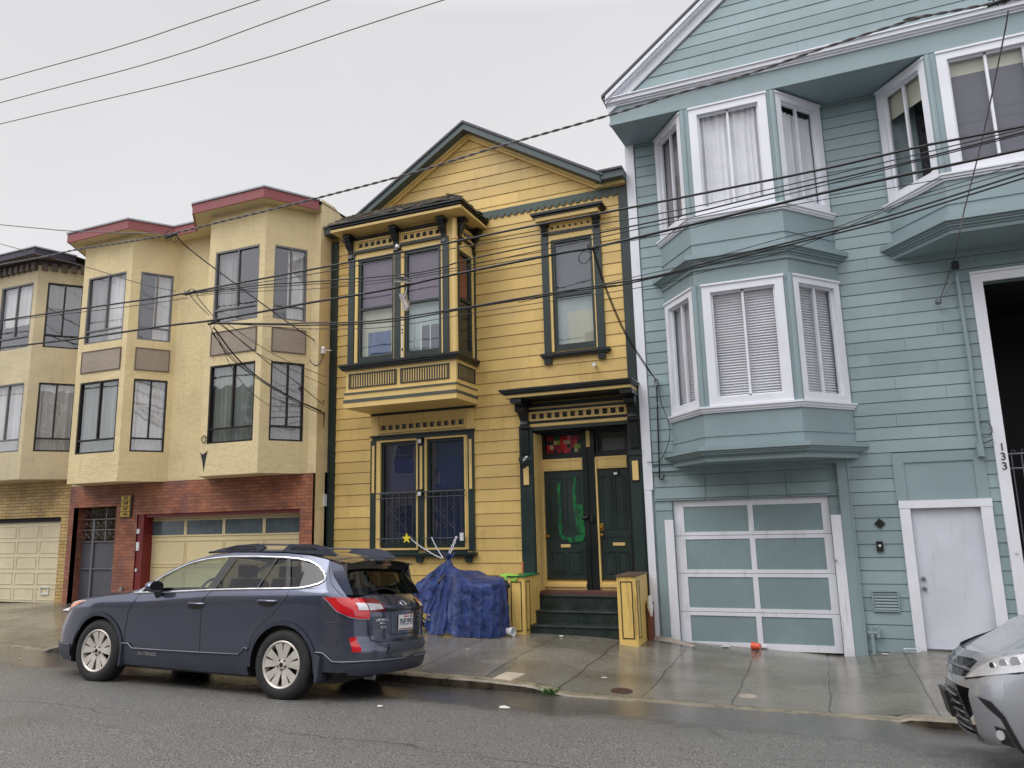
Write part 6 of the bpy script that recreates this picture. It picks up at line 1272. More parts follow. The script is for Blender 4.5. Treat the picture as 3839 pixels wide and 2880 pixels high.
for i in range(NS):
    s_ = dl[-1]*i/NS; h = hemp(s_); r_ = ridge(h); out_ = Vector((h.x-r_.x, h.y-r_.y, 0)); out_ = out_.normalized() if out_.length > .01 else Vector((0, -1, 0))
    left = h.x < -5.6
    for k in range(NT+1):
        t = k/NT
        sag = -.02*math.sin(math.pi*t) if left else .0
        if left: p = r_.lerp(h, t**.95); p.z -= sag*.55
        else:
            q = min(1, t/.30); hor = Vector((h.x, h.y, 0)); p = Vector((r_.x+(h.x-r_.x)*(q*.85+.15*t), r_.y+(h.y-r_.y)*(q*.80+.20*t), r_.z-(.05)*q-(r_.z-.05-h.z)*max(0, (t-.25)/.75)**1.05))
        f1 = math.sin(s_*13+2.4*math.sin(s_*2.7)+t*1.2); fold = (1-abs(f1))**1.4*1.5-.5+math.sin(s_*29+1.3+2*t)*.3+noise.noise(Vector((s_*3, t*2.5, 1)))*.9
        amp = (.075 if left else .036*(.35+1.1*abs(noise.noise(Vector((s_*1.3, 4, t*1.5))))*2))*min(1, t*2.5)*(1.0 if t < .85 else 1.15)
        p += out_*fold*amp
        w3 = noise.noise_vector(Vector((p.x*7, p.y*7, p.z*7)))*.022+noise.noise_vector(Vector((p.x*18, p.y*18, p.z*18)))*.009
        p += w3*min(1, t*4+.3); p.z = max(p.z, gzw(p.x, p.y)+.006)
        tp.v.append(tuple(p))
for i in range(NS):
    j = (i+1) % NS
    for k in range(NT): tp.f.append((i*(NT+1)+k, i*(NT+1)+k+1, j*(NT+1)+k+1, j*(NT+1)+k))
tarp = tp.build('tarpaulin', m_tarp, None, smooth=True); rebase(tarp, (-5.8, 11.6, .1)); tag(tarp, 'blue tarpaulin draped over a motorcycle beside the yellow steps', 'tarpaulin')
mb = MB(); random.seed(5)
pk = Vector((-6.22, 12.02, 1.15))
for k in range(16):
    a = k*math.pi/8; mb.v.append((pk.x+.10*math.cos(a), pk.y+.07*math.sin(a), pk.z-.04)); mb.v.append((pk.x+.035*math.cos(a)+.0, pk.y+.03*math.sin(a), pk.z+.05)); q_ = .11*(1+.6*math.sin(a*3)); mb.v.append((pk.x+q_*math.cos(a)*.8, pk.y+q_*math.sin(a)*.6, pk.z+.10+.08*abs(math.sin(a*2.5))))
for k in range(16):
    j = (k+1) % 16
    for q in range(2): mb.f.append((k*3+q, k*3+q+1, j*3+q+1, j*3+q))
kn = mb.build('bunched_top', m_tarp, tarp, smooth=True)
m_rope = plain('pale_rope', srgb(186, 188, 196), .7, bump=.5)
def rope(pts, lab):
    P = []; 
    for a, b in zip(pts, pts[1:]):
        a, b = Vector(a), Vector(b); n_ = max(3, int((b-a).length/.02))
        for k in range(n_): t = k/n_; q = a.lerp(b, t); q.z -= .03*math.sin(math.pi*t)*(b-a).length; i_ = len(P); q += Vector((math.sin(i_*1.3), 0, math.cos(i_*1.3)))*.006; P.append(q)
    mb = MB(); mb.tube(P, .011, 5); o = mb.build('rope', m_rope, None, smooth=True); rebase(o, P[0]); tag(o, lab, 'rope', 'ropes tying the tarpaulin to the window bars')
rope([(-7.18, 12.37, 1.57), (-6.75, 12.2, 1.36), (-6.30, 12.0, 1.22)], 'long pale rope running from the yellow star ornament down to the tarpaulin')
rope([(-6.74, 12.37, 1.58), (-6.30, 12.0, 1.22)], 'middle pale rope from the right lower window bars to the tarpaulin')
rope([(-6.22, 12.37, 1.59), (-6.20, 12.05, 1.30), (-6.16, 12.1, 1.0)], 'short upright pale rope at the right end of the window bars')
rope([(-6.24, 12.37, 1.59), (-6.30, 12.1, 1.24)], 'short rope just left of the upright one, above the bunched tarpaulin')
mb = MB(); sx, sz = -7.27, 1.575; pts = [(sx+(.10 if k % 2 == 0 else .042)*math.cos(R(90+36*k)), sz+(.10 if k % 2 == 0 else .042)*math.sin(R(90+36*k))) for k in range(10)]
mb.uz(pts, -12.385, -12.36); o = mb.build('star_ornament', plain('yellow_plastic', srgb(226, 210, 50), .5), None); rebase(o, (sx, 12.37, sz)); tag(o, 'small yellow star hung on the left window bars', 'ornament')
mb = MB(); mb.box(-6.16, -6.09, .11, .13, 1.52, 1.66, FY(12.5)); o = mb.build('sticker', m_whitep, None); rebase(o, (-6.12, 12.38, 1.59)); tag(o, 'small white card at the right end of the window bars', 'card')
mb = MB(); mb.box(-4.99, -4.93, .03, .06, .93, 1.14, FY(12.5)); o = mb.build('wood_offcut', plain('orange_wood', srgb(206, 110, 60), .6), None); rebase(o, (-4.96, 12.45, 1.0)); tag(o, 'orange wooden strip standing behind the left yellow pedestal', 'wood strip')
mb = MB(); mb.add([(-5.06, 11.78, .93), (-4.80, 11.72, .90), (-4.78, 11.76, .97), (-5.04, 11.9, .985), (-5.2, 11.85, .965)], [(0, 1, 2, 3, 4)]); mb.add([(-5.06, 11.78, .93), (-4.80, 11.72, .90), (-4.83, 11.72, .86), (-5.02, 11.76, .88)], [(0, 1, 2, 3)]); o = mb.build('lime_cloth', plain('lime_cloth', srgb(138, 180, 66), .8), None); rebase(o, (-4.95, 11.8, .93)); tag(o, 'lime green cloth wedged between tarpaulin and pedestal', 'cloth')
# ================================================================ SMALL THINGS ON THE GROUND
def cup(x, y, r0, r1, h, mat, ang, lab, name='paper_cup'):
    z = gzw(x, y)+r1*.9+.004; ca, sa = math.cos(ang), math.sin(ang)
    fn = lambda a, b, h_: (x+h_*ca-a*sa, y+h_*sa+a*ca, z+b)
    mb = MB(); mb.lathe([(0, 0), (r0, 0), (r1, h), (r1-.004, h), (r0-.004, .006), (0, .006)], fn, 18); o = mb.build(name, mat, None, smooth=True); rebase(o, (x, y, z)); tag(o, lab, 'cup')
cup(-4.90, 11.50, .055, .075, .13, m_whitep, R(-12), 'white paper cup lying at the foot of the left pedestal')
cup(-1.08, 12.36, .045, .06, .13, plain('orange_red_plastic', srgb(222, 88, 60), .4), R(165), 'orange-red cup lying against the garage door', 'plastic_cup')
random.seed(8)
def scrap(x, y, s, mat, lab, zf=gzw, nm='paper_scrap', cat='litter', g='litter scraps'):
    z = zf(x, y)+.006; mb = MB(); n = 7; p = [(x+s*random.uniform(.6, 1)*math.cos(6.28*k/n), y+s*.6*random.uniform(.6, 1)*math.sin(6.28*k/n), z+random.uniform(0, s*.25)) for k in range(n)]+[(x, y, z+s*.28)]
    mb.add(p, [(k, (k+1) % n, n) for k in range(n)]); mb.add([(q[0], q[1], z) for q in p[:n]], [tuple(range(n))]); o = mb.build(nm, mat, None); rebase(o, (x, y, z)); tag(o, lab, cat, g)
m_lit = plain('dirty_white_litter', srgb(200, 198, 190), .7)
def G(k, x, y, z0=-.1): 
    p = at(k, x, y, 9.0); d = p-Vector((0, 0, CAMH)); 
    for _ in range(12):
        q = d*((z0-CAMH)/d.z)+Vector((0, 0, CAMH)); z0 = gzw(q.x, q.y) if q.y > 8.75 else roadz(q.x, q.y)
    return q
q = G('E', 1275, 750); scrap(q.x, q.y, .09, m_lit, 'larger white paper scrap lying on the road below the kerb', roadz)
q = G('E', 418, 740); scrap(q.x, q.y, .05, m_lit, 'small white scrap on the road behind the parked car', roadz)
q = G('E', 1960, 542); scrap(q.x, q.y, .05, m_lit, 'white scrap on the pavement beside the manhole cover')
q = G('E', 1020, 345); scrap(q.x, q.y, .04, m_lit, 'pale scrap on the pavement in front of the tarpaulin')
q = G('E', 1680, 252); scrap(q.x, q.y-.05, .07, m_lit, 'flattened wrapper at the foot of the steps')
q = G('7', 640, 1050); scrap(q.x, 12.36, .09, m_lit, 'crumpled white paper beside the orange-red cup')
q = G('7', 570, 1050); scrap(q.x-.05, 12.38, .04, m_lit, 'tiny white scrap left of the crumpled paper at the garage door')
q = G('8' if '8' in ZT else '0', 128, 1428 if '8' not in ZT else 0) if False else Vector((-11.2, 8.3, 0)); scrap(-11.25, 7.9, .05, plain('tan_leaf', srgb(180, 150, 104), .8), 'tan leaf on the road near the front of the parked car', roadz)
# plastic bottle and bag
mb = MB(); bx_, by_ = .86, 12.3; bz_ = gzw(bx_, by_)+.05; mb.lathe([(0, 0), (.045, .005), (.05, .03), (.048, .1), (.05, .17), (.045, .2), (.018, .235), (.018, .255), (0, .257)], lambda a, b, h: (bx_+h*.98, by_+a+h*.1, bz_+b), 16)
o = mb.build('plastic_bottle', glassm('clear_plastic', (.86, .9, .92, 1), 2.2, .1), None, smooth=True); rebase(o, (bx_, by_, bz_)); tag(o, 'clear plastic bottle lying by the grey-blue wall beside the standpipe', 'bottle')
scrap(.62, 12.30, .06, m_lit, 'white scrap at the base of the standpipe')
mb = MB(); P = [(-15.05, 11.42), (-14.9, 11.3), (-14.5, 11.35), (-14.4, 11.55), (-14.7, 11.65)]; zz = gzw(-14.7, 11.5)+.01; c_ = (-14.65, 11.5, zz+.13); mb.add([(p[0], p[1], zz) for p in P]+[c_], [(0, 1, 5), (1, 2, 5), (2, 3, 5), (3, 4, 5), (4, 0, 5)]); o = mb.build('plastic_bag', m_whitep, None); rebase(o, (-14.7, 11.5, zz)); tag(o, 'white plastic bag on the pavement just ahead of the parked car', 'bag')
# debris in the corner beside the garage
mb = MB(); zz = gzw(-2.3, 12.2); mb.add([(-2.95, 12.5, zz+.06), (-2.70, 12.30, zz+.05), (-2.25, 12.12, zz+.03), (-2.05, 12.0, zz+.01), (-2.0, 12.05, zz+.03), (-2.4, 12.3, zz+.09), (-2.9, 12.58, zz+.1)], [(0, 1, 5, 6), (1, 2, 4, 5), (2, 3, 4)]); o = mb.build('cardboard_strip', plain('soggy_cardboard', srgb(150, 142, 132), .8), None); rebase(o, (-2.4, 12.3, zz)); tag(o, 'grey soggy cardboard strip beside the right pedestal', 'cardboard')
mb = MB(); mb.box(-2.755, -2.70, .02, .3, -.08, .5, FY(12.5)); o = mb.build('rusty_board', plain('rust_brown_board', srgb(110, 64, 42), .7), None); rebase(o, (-2.73, 12.35, 0)); tag(o, 'rust-brown board standing against the right pedestal', 'board')
mb = MB(); mb.tube([(-2.70, 12.2, .62), (-2.70, 12.2, .45), (-2.69, 12.2, .3)], [.02, .05, .015], 8); o = mb.build('plastic_bag', m_whitep, None, smooth=True); rebase(o, (-2.7, 12.2, .45)); tag(o, 'thin white bag hanging beside the right pedestal', 'bag')
# covers in the pavement
q = G('E', 2085, 630); mb = MB(); mb.lathe([(0, .004), (.105, .004), (.11, .007), (.125, .007), (.13, .0)], lambda a, b, h: (q.x+a, q.y+b, gzw(q.x+a, q.y+b)+h+.003), 28); o = mb.build('manhole_cover', plain('rusty_iron', srgb(74, 50, 42), .5, .3, bump=.6), None); rebase(o, (q.x, q.y, q.z)); tag(o, 'small round rusty cover set in the pavement', 'manhole cover')
q = G('7', 770, 1283); mb = MB(); mb.lathe([(0, .005), (.10, .005), (.105, .0)], lambda a, b, h: (q.x+a, q.y+b, gzw(q.x+a, q.y+b)+h+.002), 24); o = mb.build('round_plug', plain('pale_concrete_plug', srgb(150, 140, 128), .6), None); rebase(o, (q.x, q.y, q.z)); tag(o, 'pale round plug in the pavement before the garage', 'cover')
q = G('E', 1305, 528); mb = MB(); P = [(-.14, -.17), (.10, -.17), (.15, .17), (-.10, .17)]; mb.add([(q.x+a, q.y+b, gzw(q.x+a, q.y+b)+.010) for a, b in P]+[(q.x+a*1.05, q.y+b*1.05, gzw(q.x+a, q.y+b)-.01) for a, b in P], [(0, 1, 2, 3), (0, 4, 5, 1), (1, 5, 6, 2), (2, 6, 7, 3), (3, 7, 4, 0)]); o = mb.build('utility_cover', plain('pale_concrete_lid', srgb(176, 164, 146), .6, bump=.3), None); rebase(o, (q.x, q.y, q.z)); tag(o, 'pale rectangular utility lid near the kerb', 'utility cover')
# weed at the kerb
q = G('E', 1575, 640); mb = MB(); random.seed(3)
for k in range(46):
    a = random.uniform(0, 6.28); l_ = random.uniform(.05, .13); b0_ = Vector((q.x+random.uniform(-.09, .09), q.y+random.uniform(-.03, .04), roadz(q.x, 8.7)+.01)); tpv = b0_+Vector((math.cos(a)*l_*.7, math.sin(a)*l_*.6, l_*random.uniform(.5, 1))); sd_ = Vector((-math.sin(a), math.cos(a), 0))*.012; md = b0_.lerp(tpv, .6)+Vector((0, 0, .012))
    mb.add([b0_, md+sd_, tpv, md-sd_], [(0, 1, 2, 3)])
o = mb.build('weed', plain('weed_green', srgb(70, 104, 50), .6), None); rebase(o, (q.x, q.y, q.z)); tag(o, 'tuft of green weed growing from the kerb joint', 'weed')
# bit of wall past which the street continues: shoes, pole, fittings
mb = MB(); mb.tube([at('A', 880, 1290, 11.5), at('A', 878, 1500, 11.52), at('B', 878, 285, 11.53)], .014, 8); o = mb.build('pole', m_whitep, None); p0 = at('B', 878, 285, 11.53); rebase(o, p0); tag(o, 'thin white pole standing on the sill of the yellow bay', 'pole')
mb = MB()
for yy in (1560, 1600): mb.tube([at('A', 878, yy, 11.515), at('A', 878, yy+14, 11.515)], .0155, 8)
mb.tube([at('B', 878, 180, 11.52), at('B', 878, 205, 11.52)], .0155, 8); mb.build('tape_band', m_txt, o)
def sneaker(c, ax, up, lab, upper):
    ax = Vector(ax).normalized(); up = Vector(up).normalized(); sd_ = ax.cross(up).normalized(); up = sd_.cross(ax).normalized(); c = Vector(c)
    def W3(a, b, h): return c+ax*a+sd_*b+up*h
    out_ = [(-.14, .0), (-.13, .032), (-.06, .036), (0, .032), (.07, .047), (.12, .042), (.15, .0), (.12, -.04), (.07, -.044), (0, -.03), (-.06, -.034), (-.13, -.03)]; n_ = len(out_)
    mb = MB(); mb.v = [tuple(W3(a, b, 0)) for a, b in out_]+[tuple(W3(a*1.02, b*1.05, .028)) for a, b in out_]; mb.f = [tuple(range(n_)), tuple(range(2*n_-1, n_-1, -1))]+[(i, (i+1) % n_, (i+1) % n_+n_, i+n_) for i in range(n_)]; 
    o = thing('sneaker', lab, 'shoe', c, 'pair of shoes slung over the wires'); mb.build('sole', m_shoe, o)
    mb = MB(); lv = [(1, .028), (.9, .06), (.7, .085)]
    for s_, h in lv: mb.v += [tuple(W3(a*s_-(.03 if h > .07 else 0), b*s_, h+(.02 if a < -.05 else 0)*(h > .05))) for a, b in out_]
    for k in range(2): mb.f += [(k*n_+i, k*n_+(i+1) % n_, (k+1)*n_+(i+1) % n_, (k+1)*n_+i) for i in range(n_)]
    mb.f.append(tuple(range(2*n_, 3*n_))); mb.build('upper', upper, o, smooth=True)
m_shoe = plain('pale_shoe_sole', srgb(196, 190, 180), .6)
sneaker(at('A', 880, 1010, 9.3), (1, .1, -.25), (.1, -.3, .9), 'grey shoe lying along the overhead wire, its white sole tilted up', plain('grey_shoe_cloth', srgb(96, 92, 92), .8))
sneaker(at('A', 885, 1240, 9.3), (.32, .1, -.9), (.5, .85, .1), 'shoe hanging below the wire with its pale sole facing the street', plain('tan_shoe_cloth', srgb(150, 136, 120), .8))
mb = MB(); p0 = at('A', 925, 1000, 9.3); p1 = at('A', 905, 1180, 9.3); mb.tube([p0, (p0+p1)/2+Vector((.02, 0, 0)), p1], .006, 5); o = mb.build('shoelace', m_whitep, None); rebase(o, p1); tag(o, 'thin lace linking the two slung shoes', 'shoelace')
# ================================================================ OVERHEAD WIRES
def cat(P, n=10):
    Q = [2*P[0]-P[1]]+P+[2*P[-1]-P[-2]]; out_ = []
    for i in range(1, len(Q)-2):
        a, b, c_, d = Q[i-1:i+3]
        for k in range(n): t = k/n; out_.append(.5*((2*b)+(c_-a)*t+(2*a-5*b+4*c_-d)*t*t+(3*b-a-3*c_+d)*t**3))
    return out_+[P[-1]]
def wire(pts, r0_, lab, mat=None, ext=(0, 0), twist=0, cat_='cable', g='overhead street wires', name='overhead_wire'):
    r = r0_*1.35; P = [at(*p) for p in pts]
    if ext[0]: P = [P[0]+(P[0]-P[1]).normalized()*ext[0]]+P
    if ext[1]: P = P+[P[-1]+(P[-1]-P[-2]).normalized()*ext[1]]
    C_ = cat(P); mb = MB()
    if twist:
        D = []
        for a, b in zip(C_, C_[1:]):
            n_ = max(1, int((b-a).length/.03)); D += [a.lerp(b, k/n_) for k in range(n_)]
        for s_ in (0, math.pi): mb.tube([p+Vector((0, math.cos(i*.62+s_), math.sin(i*.62+s_)))*r*.8 for i, p in enumerate(D)], r*.8, 5)
    else: mb.tube(C_, r, 5)
    o = mb.build(name, mat or m_wire, None, smooth=True); rebase(o, P[len(P)//2]); return tag(o, lab, cat_, g)
WY = 9.3
wire([('1', 0, 668, WY), ('1', 270, 620, WY), ('1', 500, 570, WY), ('1', 1000, 490, WY), ('1', 1500, 372, WY), ('3', 0, 600, WY), ('3', 650, 430, WY), ('3', 1200, 262, WY), ('3', 1930, 55, WY), ('5', 400, 490, WY), ('5', 750, 395, WY), ('5', 1200, 240, WY), ('5', 1700, 85, WY), ('5', 2050, 18, WY)], .009, 'thick twisted grey cable crossing the yellow gable', m_wirew, (14, 10), 1)
wire([('1', 0, 1025, WY), ('1', 550, 945, WY), ('1', 1100, 865, WY), ('1', 1500, 790, WY), ('3', 0, 1045, WY), ('3', 600, 930, WY), ('3', 1100, 830, WY), ('3', 1500, 750, WY), ('5', 0, 1115, WY), ('5', 560, 1005, WY), ('5', 1180, 880, WY), ('5', 1700, 760, WY), ('5', 2212, 660, WY)], .012, 'thick black cable just below the yellow bay cornice', None, (14, 9))
wire([('1', 0, 1200, WY), ('1', 500, 1140, WY), ('1', 1050, 1060, WY), ('1', 1350, 1025, WY), ('1', 1800, 945, WY), ('3', 0, 1255, WY), ('3', 500, 1170, WY), ('3', 900, 1080, WY), ('3', 1600, 940, WY), ('5', 0, 1285, WY), ('5', 700, 1120, WY), ('5', 1200, 1000, WY), ('5', 1700, 890, WY), ('5', 2212, 780, WY)], .014, 'thickest black cable, crossing under the slung shoes', None, (14, 9))
Wt = WY-.2
wire([('1', 0, 1030, Wt), ('1', 800, 938, Wt), ('1', 1200, 880, Wt)], .005, 'thin wire close under the thick cable over the cream building', None, (14, 0))
for i, (pts, lab) in enumerate([
    ([('1', 1250, 845, Wt), ('1', 1700, 775, Wt), ('3', 0, 1075, Wt), ('3', 700, 945, Wt), ('3', 2212, 690, Wt), ('5', 900, 985, Wt), ('5', 1600, 820, Wt), ('5', 2212, 672, Wt)], 'uppermost thin wire below the first thick cable'),
    ([('1', 1250, 850, Wt), ('1', 1700, 795, Wt), ('3', 0, 1120, Wt), ('3', 700, 1060, Wt), ('3', 1100, 960, Wt), ('3', 2212, 735, Wt), ('5', 800, 1035, Wt), ('5', 1500, 872, Wt), ('5', 2212, 690, Wt)], 'second thin wire below the first thick cable, slightly heavier'),
    ([('1', 1280, 856, Wt), ('1', 1700, 812, Wt), ('3', 0, 1135, Wt), ('3', 700, 1075, Wt), ('3', 2212, 760, Wt), ('5', 1000, 1010, Wt), ('5', 2212, 700, Wt)], 'third thin wire below the first thick cable'),
    ([('1', 1250, 866, Wt), ('1', 1700, 835, Wt), ('3', 0, 1165, Wt), ('3', 500, 1120, Wt), ('3', 1300, 985, Wt), ('3', 2212, 830, Wt), ('5', 800, 1110, Wt), ('5', 1500, 985, Wt), ('5', 2212, 860, Wt)], 'faint thin wire sagging lowest between the two thick cables')]):
    wire(pts, (.0055, .008, .005, .004)[i], lab, None, (0, 9))
Wl = WY-.35
wire([('1', 1380, 1040, Wl), ('1', 1800, 1045, Wl), ('3', 0, 1380, Wl), ('3', 400, 1370, Wl), ('3', 900, 1300, Wl), ('3', 1500, 1200, Wl), ('5', 0, 1490, Wl), ('5', 300, 1440, Wl), ('5', 650, 1345, Wl), ('5', 1000, 1262, Wl), ('5', 1500, 1130, Wl), ('5', 2212, 905, Wl)], .009, 'upper heavy cable of the low bundle sagging across the blue bay', None, (0, 9))
wire([('1', 1380, 1045, Wl), ('1', 1800, 1052, Wl), ('3', 0, 1395, Wl), ('3', 500, 1375, Wl), ('3', 1100, 1275, Wl), ('3', 1900, 1150, Wl), ('5', 100, 1490, Wl), ('5', 500, 1400, Wl), ('5', 1000, 1275, Wl), ('5', 1500, 1150, Wl), ('5', 2212, 930, Wl)], .008, 'lower heavy cable of the low bundle', None, (0, 9))
wire([('1', 1450, 1045, Wl), ('1', 1900, 1075, Wl), ('3', 0, 1418, Wl), ('3', 500, 1408, Wl), ('3', 1100, 1310, Wl), ('3', 2212, 1140, Wl), ('5', 500, 1430, Wl), ('5', 1000, 1300, Wl), ('5', 1600, 1060, Wl), ('5', 2212, 880, Wl)], .004, 'thin wire trailing just below the low bundle', None, (0, 9))
wire([('3', 1350, 1250, Wl), ('3', 2212, 1060, Wl), ('5', 500, 1370, Wl), ('5', 1000, 1230, Wl), ('5', 1250, 1180, Wl), ('5', 1700, 1010, Wl), ('5', 2212, 850, Wl)], .004, 'thin wire fanning out above the low bundle over the blue bay', None, (0, 9))
for pts, lab in (([('0', 0, 173, 7.6), ('0', 270, 97, 7.6), ('0', 560, 0, 7.6)], 'highest of the three thin wires in the upper left sky'), ([('0', 0, 222, 7.8), ('0', 360, 125, 7.8), ('0', 712, 0, 7.8)], 'middle of the three thin wires in the upper left sky'), ([('0', 0, 268, 8.0), ('0', 480, 152, 8.0), ('0', 958, 0, 8.0)], 'lowest of the three thin wires in the upper left sky')):
    wire(pts, .0055, lab, m_wirew, (12, 12))
wire([('1', 0, 413, WY), ('1', 400, 450, WY), ('1', 700, 462, WY), ('1', 1020, 470, WY)], .007, 'grey wire rising from the left edge to the upper splice', m_wirew, (14, 0))
wire([('1', 0, 535, WY), ('1', 540, 680, WY), ('1', 900, 790, WY), ('1', 1120, 838, WY)], .005, 'thin wire slanting down across the beige house to the middle splice', None, (14, 0))
SG = 'service wires dropping to the houses'
wire([('1', 1130, 490, WY), ('1', 1210, 570, 9.8), ('1', 1500, 790, 10.3), ('1', 1800, 1010, 10.9), ('1', 1920, 1095, 11.1), ('1', 1990, 1140, 12.0), ('1', 2040, 1185, 12.15)], .009, 'twisted service cable running down to the white insulator on the cream side wall', m_wire, twist=0, g=SG, name='service_wire')
wire([('1', 2035, 1185, 12.15), ('1', 1975, 1230, 12.1), ('1', 1985, 1290, 12.1), ('1', 2030, 1308, 12.1), ('1', 2065, 1240, 12.2), ('1', 2060, 1215, 12.2)], .007, 'loop of cable hanging beside the white insulator', None, g=SG, name='service_wire')
for i, (a, b, lab) in enumerate([((1210, 862), (1335, 990), 'left wire linking the middle splice to the lower splice'), ((1250, 862), (1385, 1020), 'right wire linking the middle splice to the lower splice')]):
    wire([('1', *a, WY), ('1', (a[0]+b[0])/2, (a[1]+b[1])/2+6, WY), ('1', *b, WY)], .006, lab, None, g=SG, name='service_wire')
for k, (pts, r_) in enumerate([([(1350, 1085), (1450, 1240), (1590, 1360), (1780, 1480), (1960, 1580), (2065, 1625)], .006), ([(1365, 1070), (1500, 1250), (1640, 1380), (1850, 1510), (2065, 1615)], .010), ([(1350, 1100), (1430, 1200), (1560, 1330), (1760, 1470), (2050, 1600)], .005), ([(1400, 1045), (1560, 1170), (1720, 1300), (1880, 1410), (2060, 1560)], .006), ([(1420, 1050), (1620, 1220), (1800, 1310), (2080, 1440)], .004), ([(1440, 1040), (1680, 1200), (1850, 1290), (2080, 1385)], .004), ([(1380, 1100), (1480, 1330), (1600, 1480), (1720, 1570)], .004)]):
    n_ = len(pts)-1; wire([('1', x_, y_, (WY+1.75*(i/n_)**.8 if i < n_ or k == 6 else 12.2)) for i, (x_, y_) in enumerate(pts)], r_, ['outer left strand of the fan dropping to the corner of the cream building', 'heaviest strand of the fan dropping to the corner of the cream building', 'thin strand beside the heaviest one in the fan', 'strand of the fan crossing the right window of the cream bay', 'upper right strand of the fan, ending on the side wall', 'topmost strand of the fan, ending on the side wall', 'loose faint strand left of the fan'][k], None, g=SG, name='service_wire')
for k, (dx, lab) in enumerate([(0, 'left strand of the drop wire from the thick cable to the blue house'), (9, 'right strand of the drop wire from the thick cable to the blue house')]):
    wire([('3', 1822+dx, 905, WY), ('3', 1900+dx, 1150, 10.2), ('3', 2020+dx, 1430, 11.3), ('3', 2150+dx, 1640, 11.9), ('6', 290, 728, 12.42)], .006, lab, None, g=SG, name='service_wire')
wire([('3', 1815, 930, WY), ('3', 1760, 925, WY), ('3', 1735, 975, WY), ('3', 1770, 1003, WY), ('3', 1820, 955, WY)], .005, 'small loop of cable before the tall right window of the yellow house', None, g=SG, name='service_wire')
wire([('5', 2130, 55, WY), ('5', 2105, 200, 9.7), ('5', 2000, 700, 10.6), ('5', 1900, 1100, 11.1), ('5', 1868, 1250, 11.3), ('5', 1848, 1350, 12.3), ('5', 1775, 1560, 12.42)], .007, 'grey service wire falling across the right blue bay to the conduit', m_wirew, g=SG, name='service_wire')
wire([('6', 295, 735, 12.42), ('6', 300, 900, 12.44), ('6', 308, 1150, 12.44), ('6', 310, 1240, 12.44), ('6', 330, 1245, 12.44), ('6', 332, 1225, 12.44)], .010, 'black cable clipped down the left edge of the blue wall', None, g=SG, name='service_wire')
wire([('6', 300, 740, 12.42), ('6', 320, 850, 12.40), ('6', 362, 970, 12.38), ('6', 355, 1060, 12.38), ('6', 312, 1150, 12.42), ('6', 245, 1160, 12.44)], .005, 'thin looping wire beside the black cable on the blue wall', None, g=SG, name='service_wire')
for pts, lab in (([('2', 2065, 0, 12.3), ('2', 2030, 180, 12.3), ('2', 2050, 330, 12.3), ('2', 2020, 480, 12.35), ('2', 2010, 600, 12.3), ('2', 2040, 690, 12.3)], 'left tangle of black cable down the corner of the cream building'), ([('2', 2070, 80, 12.32), ('2', 2050, 300, 12.32), ('2', 2035, 450, 12.3), ('2', 2030, 560, 12.3), ('2', 2015, 650, 12.3)], 'right tangle of black cable down the corner of the cream building'), ([('1', 2068, 1240, 12.3), ('1', 2058, 1400, 12.3), ('1', 2050, 1600, 12.3)], 'thin wire down the side wall below the insulator')):
    wire(pts, .009 if 'thin' not in lab else .004, lab, None, g=SG, name='service_wire')
# splices, insulators
def splice(k, x, y, Y, n_, lab, s=.12, seed=1):
    random.seed(seed); c_ = at(k, x, y, Y); mb = MB()
    mb.tube([c_+Vector((-s, 0, -.012)), c_+Vector((s, 0, .015))], [.02, .028], 8)
    for i in range(n_):
        a, b = [c_+Vector((random.uniform(-1.6, 1.6)*s, random.uniform(-.03, .03), random.uniform(-.5, .6)*s)) for _ in range(2)]; m_ = (a+b)/2+Vector((0, 0, random.uniform(-.08, .08))); mb.tube(cat([a, m_, b], 5), .006, 5)
    o = mb.build('cable_splice', m_wire, None, smooth=True); rebase(o, c_); tag(o, lab, 'cable splice', 'cable splices on the overhead wires')
splice('1', 1090, 485, WY, 6, 'tangled splice on the twisted cable before the maroon eaves', .13, 1)
splice('1', 1215, 850, WY, 7, 'tangled splice on the first thick cable before the cream building', .11, 2)
splice('1', 1360, 1040, WY, 9, 'largest tangled splice, where the wires fan down', .10, 3)
splice('3', 1830, 900, WY, 6, 'splice before the tall right window of the yellow house', .07, 4)
splice('5', 2070, 15, WY, 5, 'splice at the upper right corner above the white cornice', .09, 5)
mb = MB(); c_ = at('1', 2062, 1215, 12.2); mb.lathe([(0, -.08), (.05, -.07), (.055, -.01), (.035, .0), (.05, .03), (.03, .08), (0, .085)], lambda a, b, h: (c_.x+a, c_.y+b, c_.z+h), 12); mb.tube([c_+Vector((.02, .02, 0)), c_+Vector((.16, .05, -.01))], .01, 6); o = mb.build('insulator', m_whitep, None, smooth=True); rebase(o, c_); tag(o, 'white insulator on a short arm at the cream side wall', 'insulator')
mb = MB(); c_ = at('6', 292, 742, 12.42); mb.lathe([(0, -.07), (.035, -.06), (.03, .0), (.04, .05), (0, .07)], lambda a, b, h: (c_.x+a, c_.y+b, c_.z+h), 10); mb.tube([c_, c_+Vector((0, .08, .03))], .012, 6); o = mb.build('insulator', m_steel, None, smooth=True); rebase(o, c_); tag(o, 'grey insulator at the left edge of the blue wall', 'insulator')
mb = MB(); c_ = at('2', 2045, 640, 12.35); mb.box(c_.x-.06, c_.x+.08, -.05, .05, c_.z-.12, c_.z+.12, FY(12.4)); o = mb.build('junction_box', m_whitep, None, bevel=.006); rebase(o, c_); tag(o, 'small white junction box low on the corner of the cream building', 'junction box')
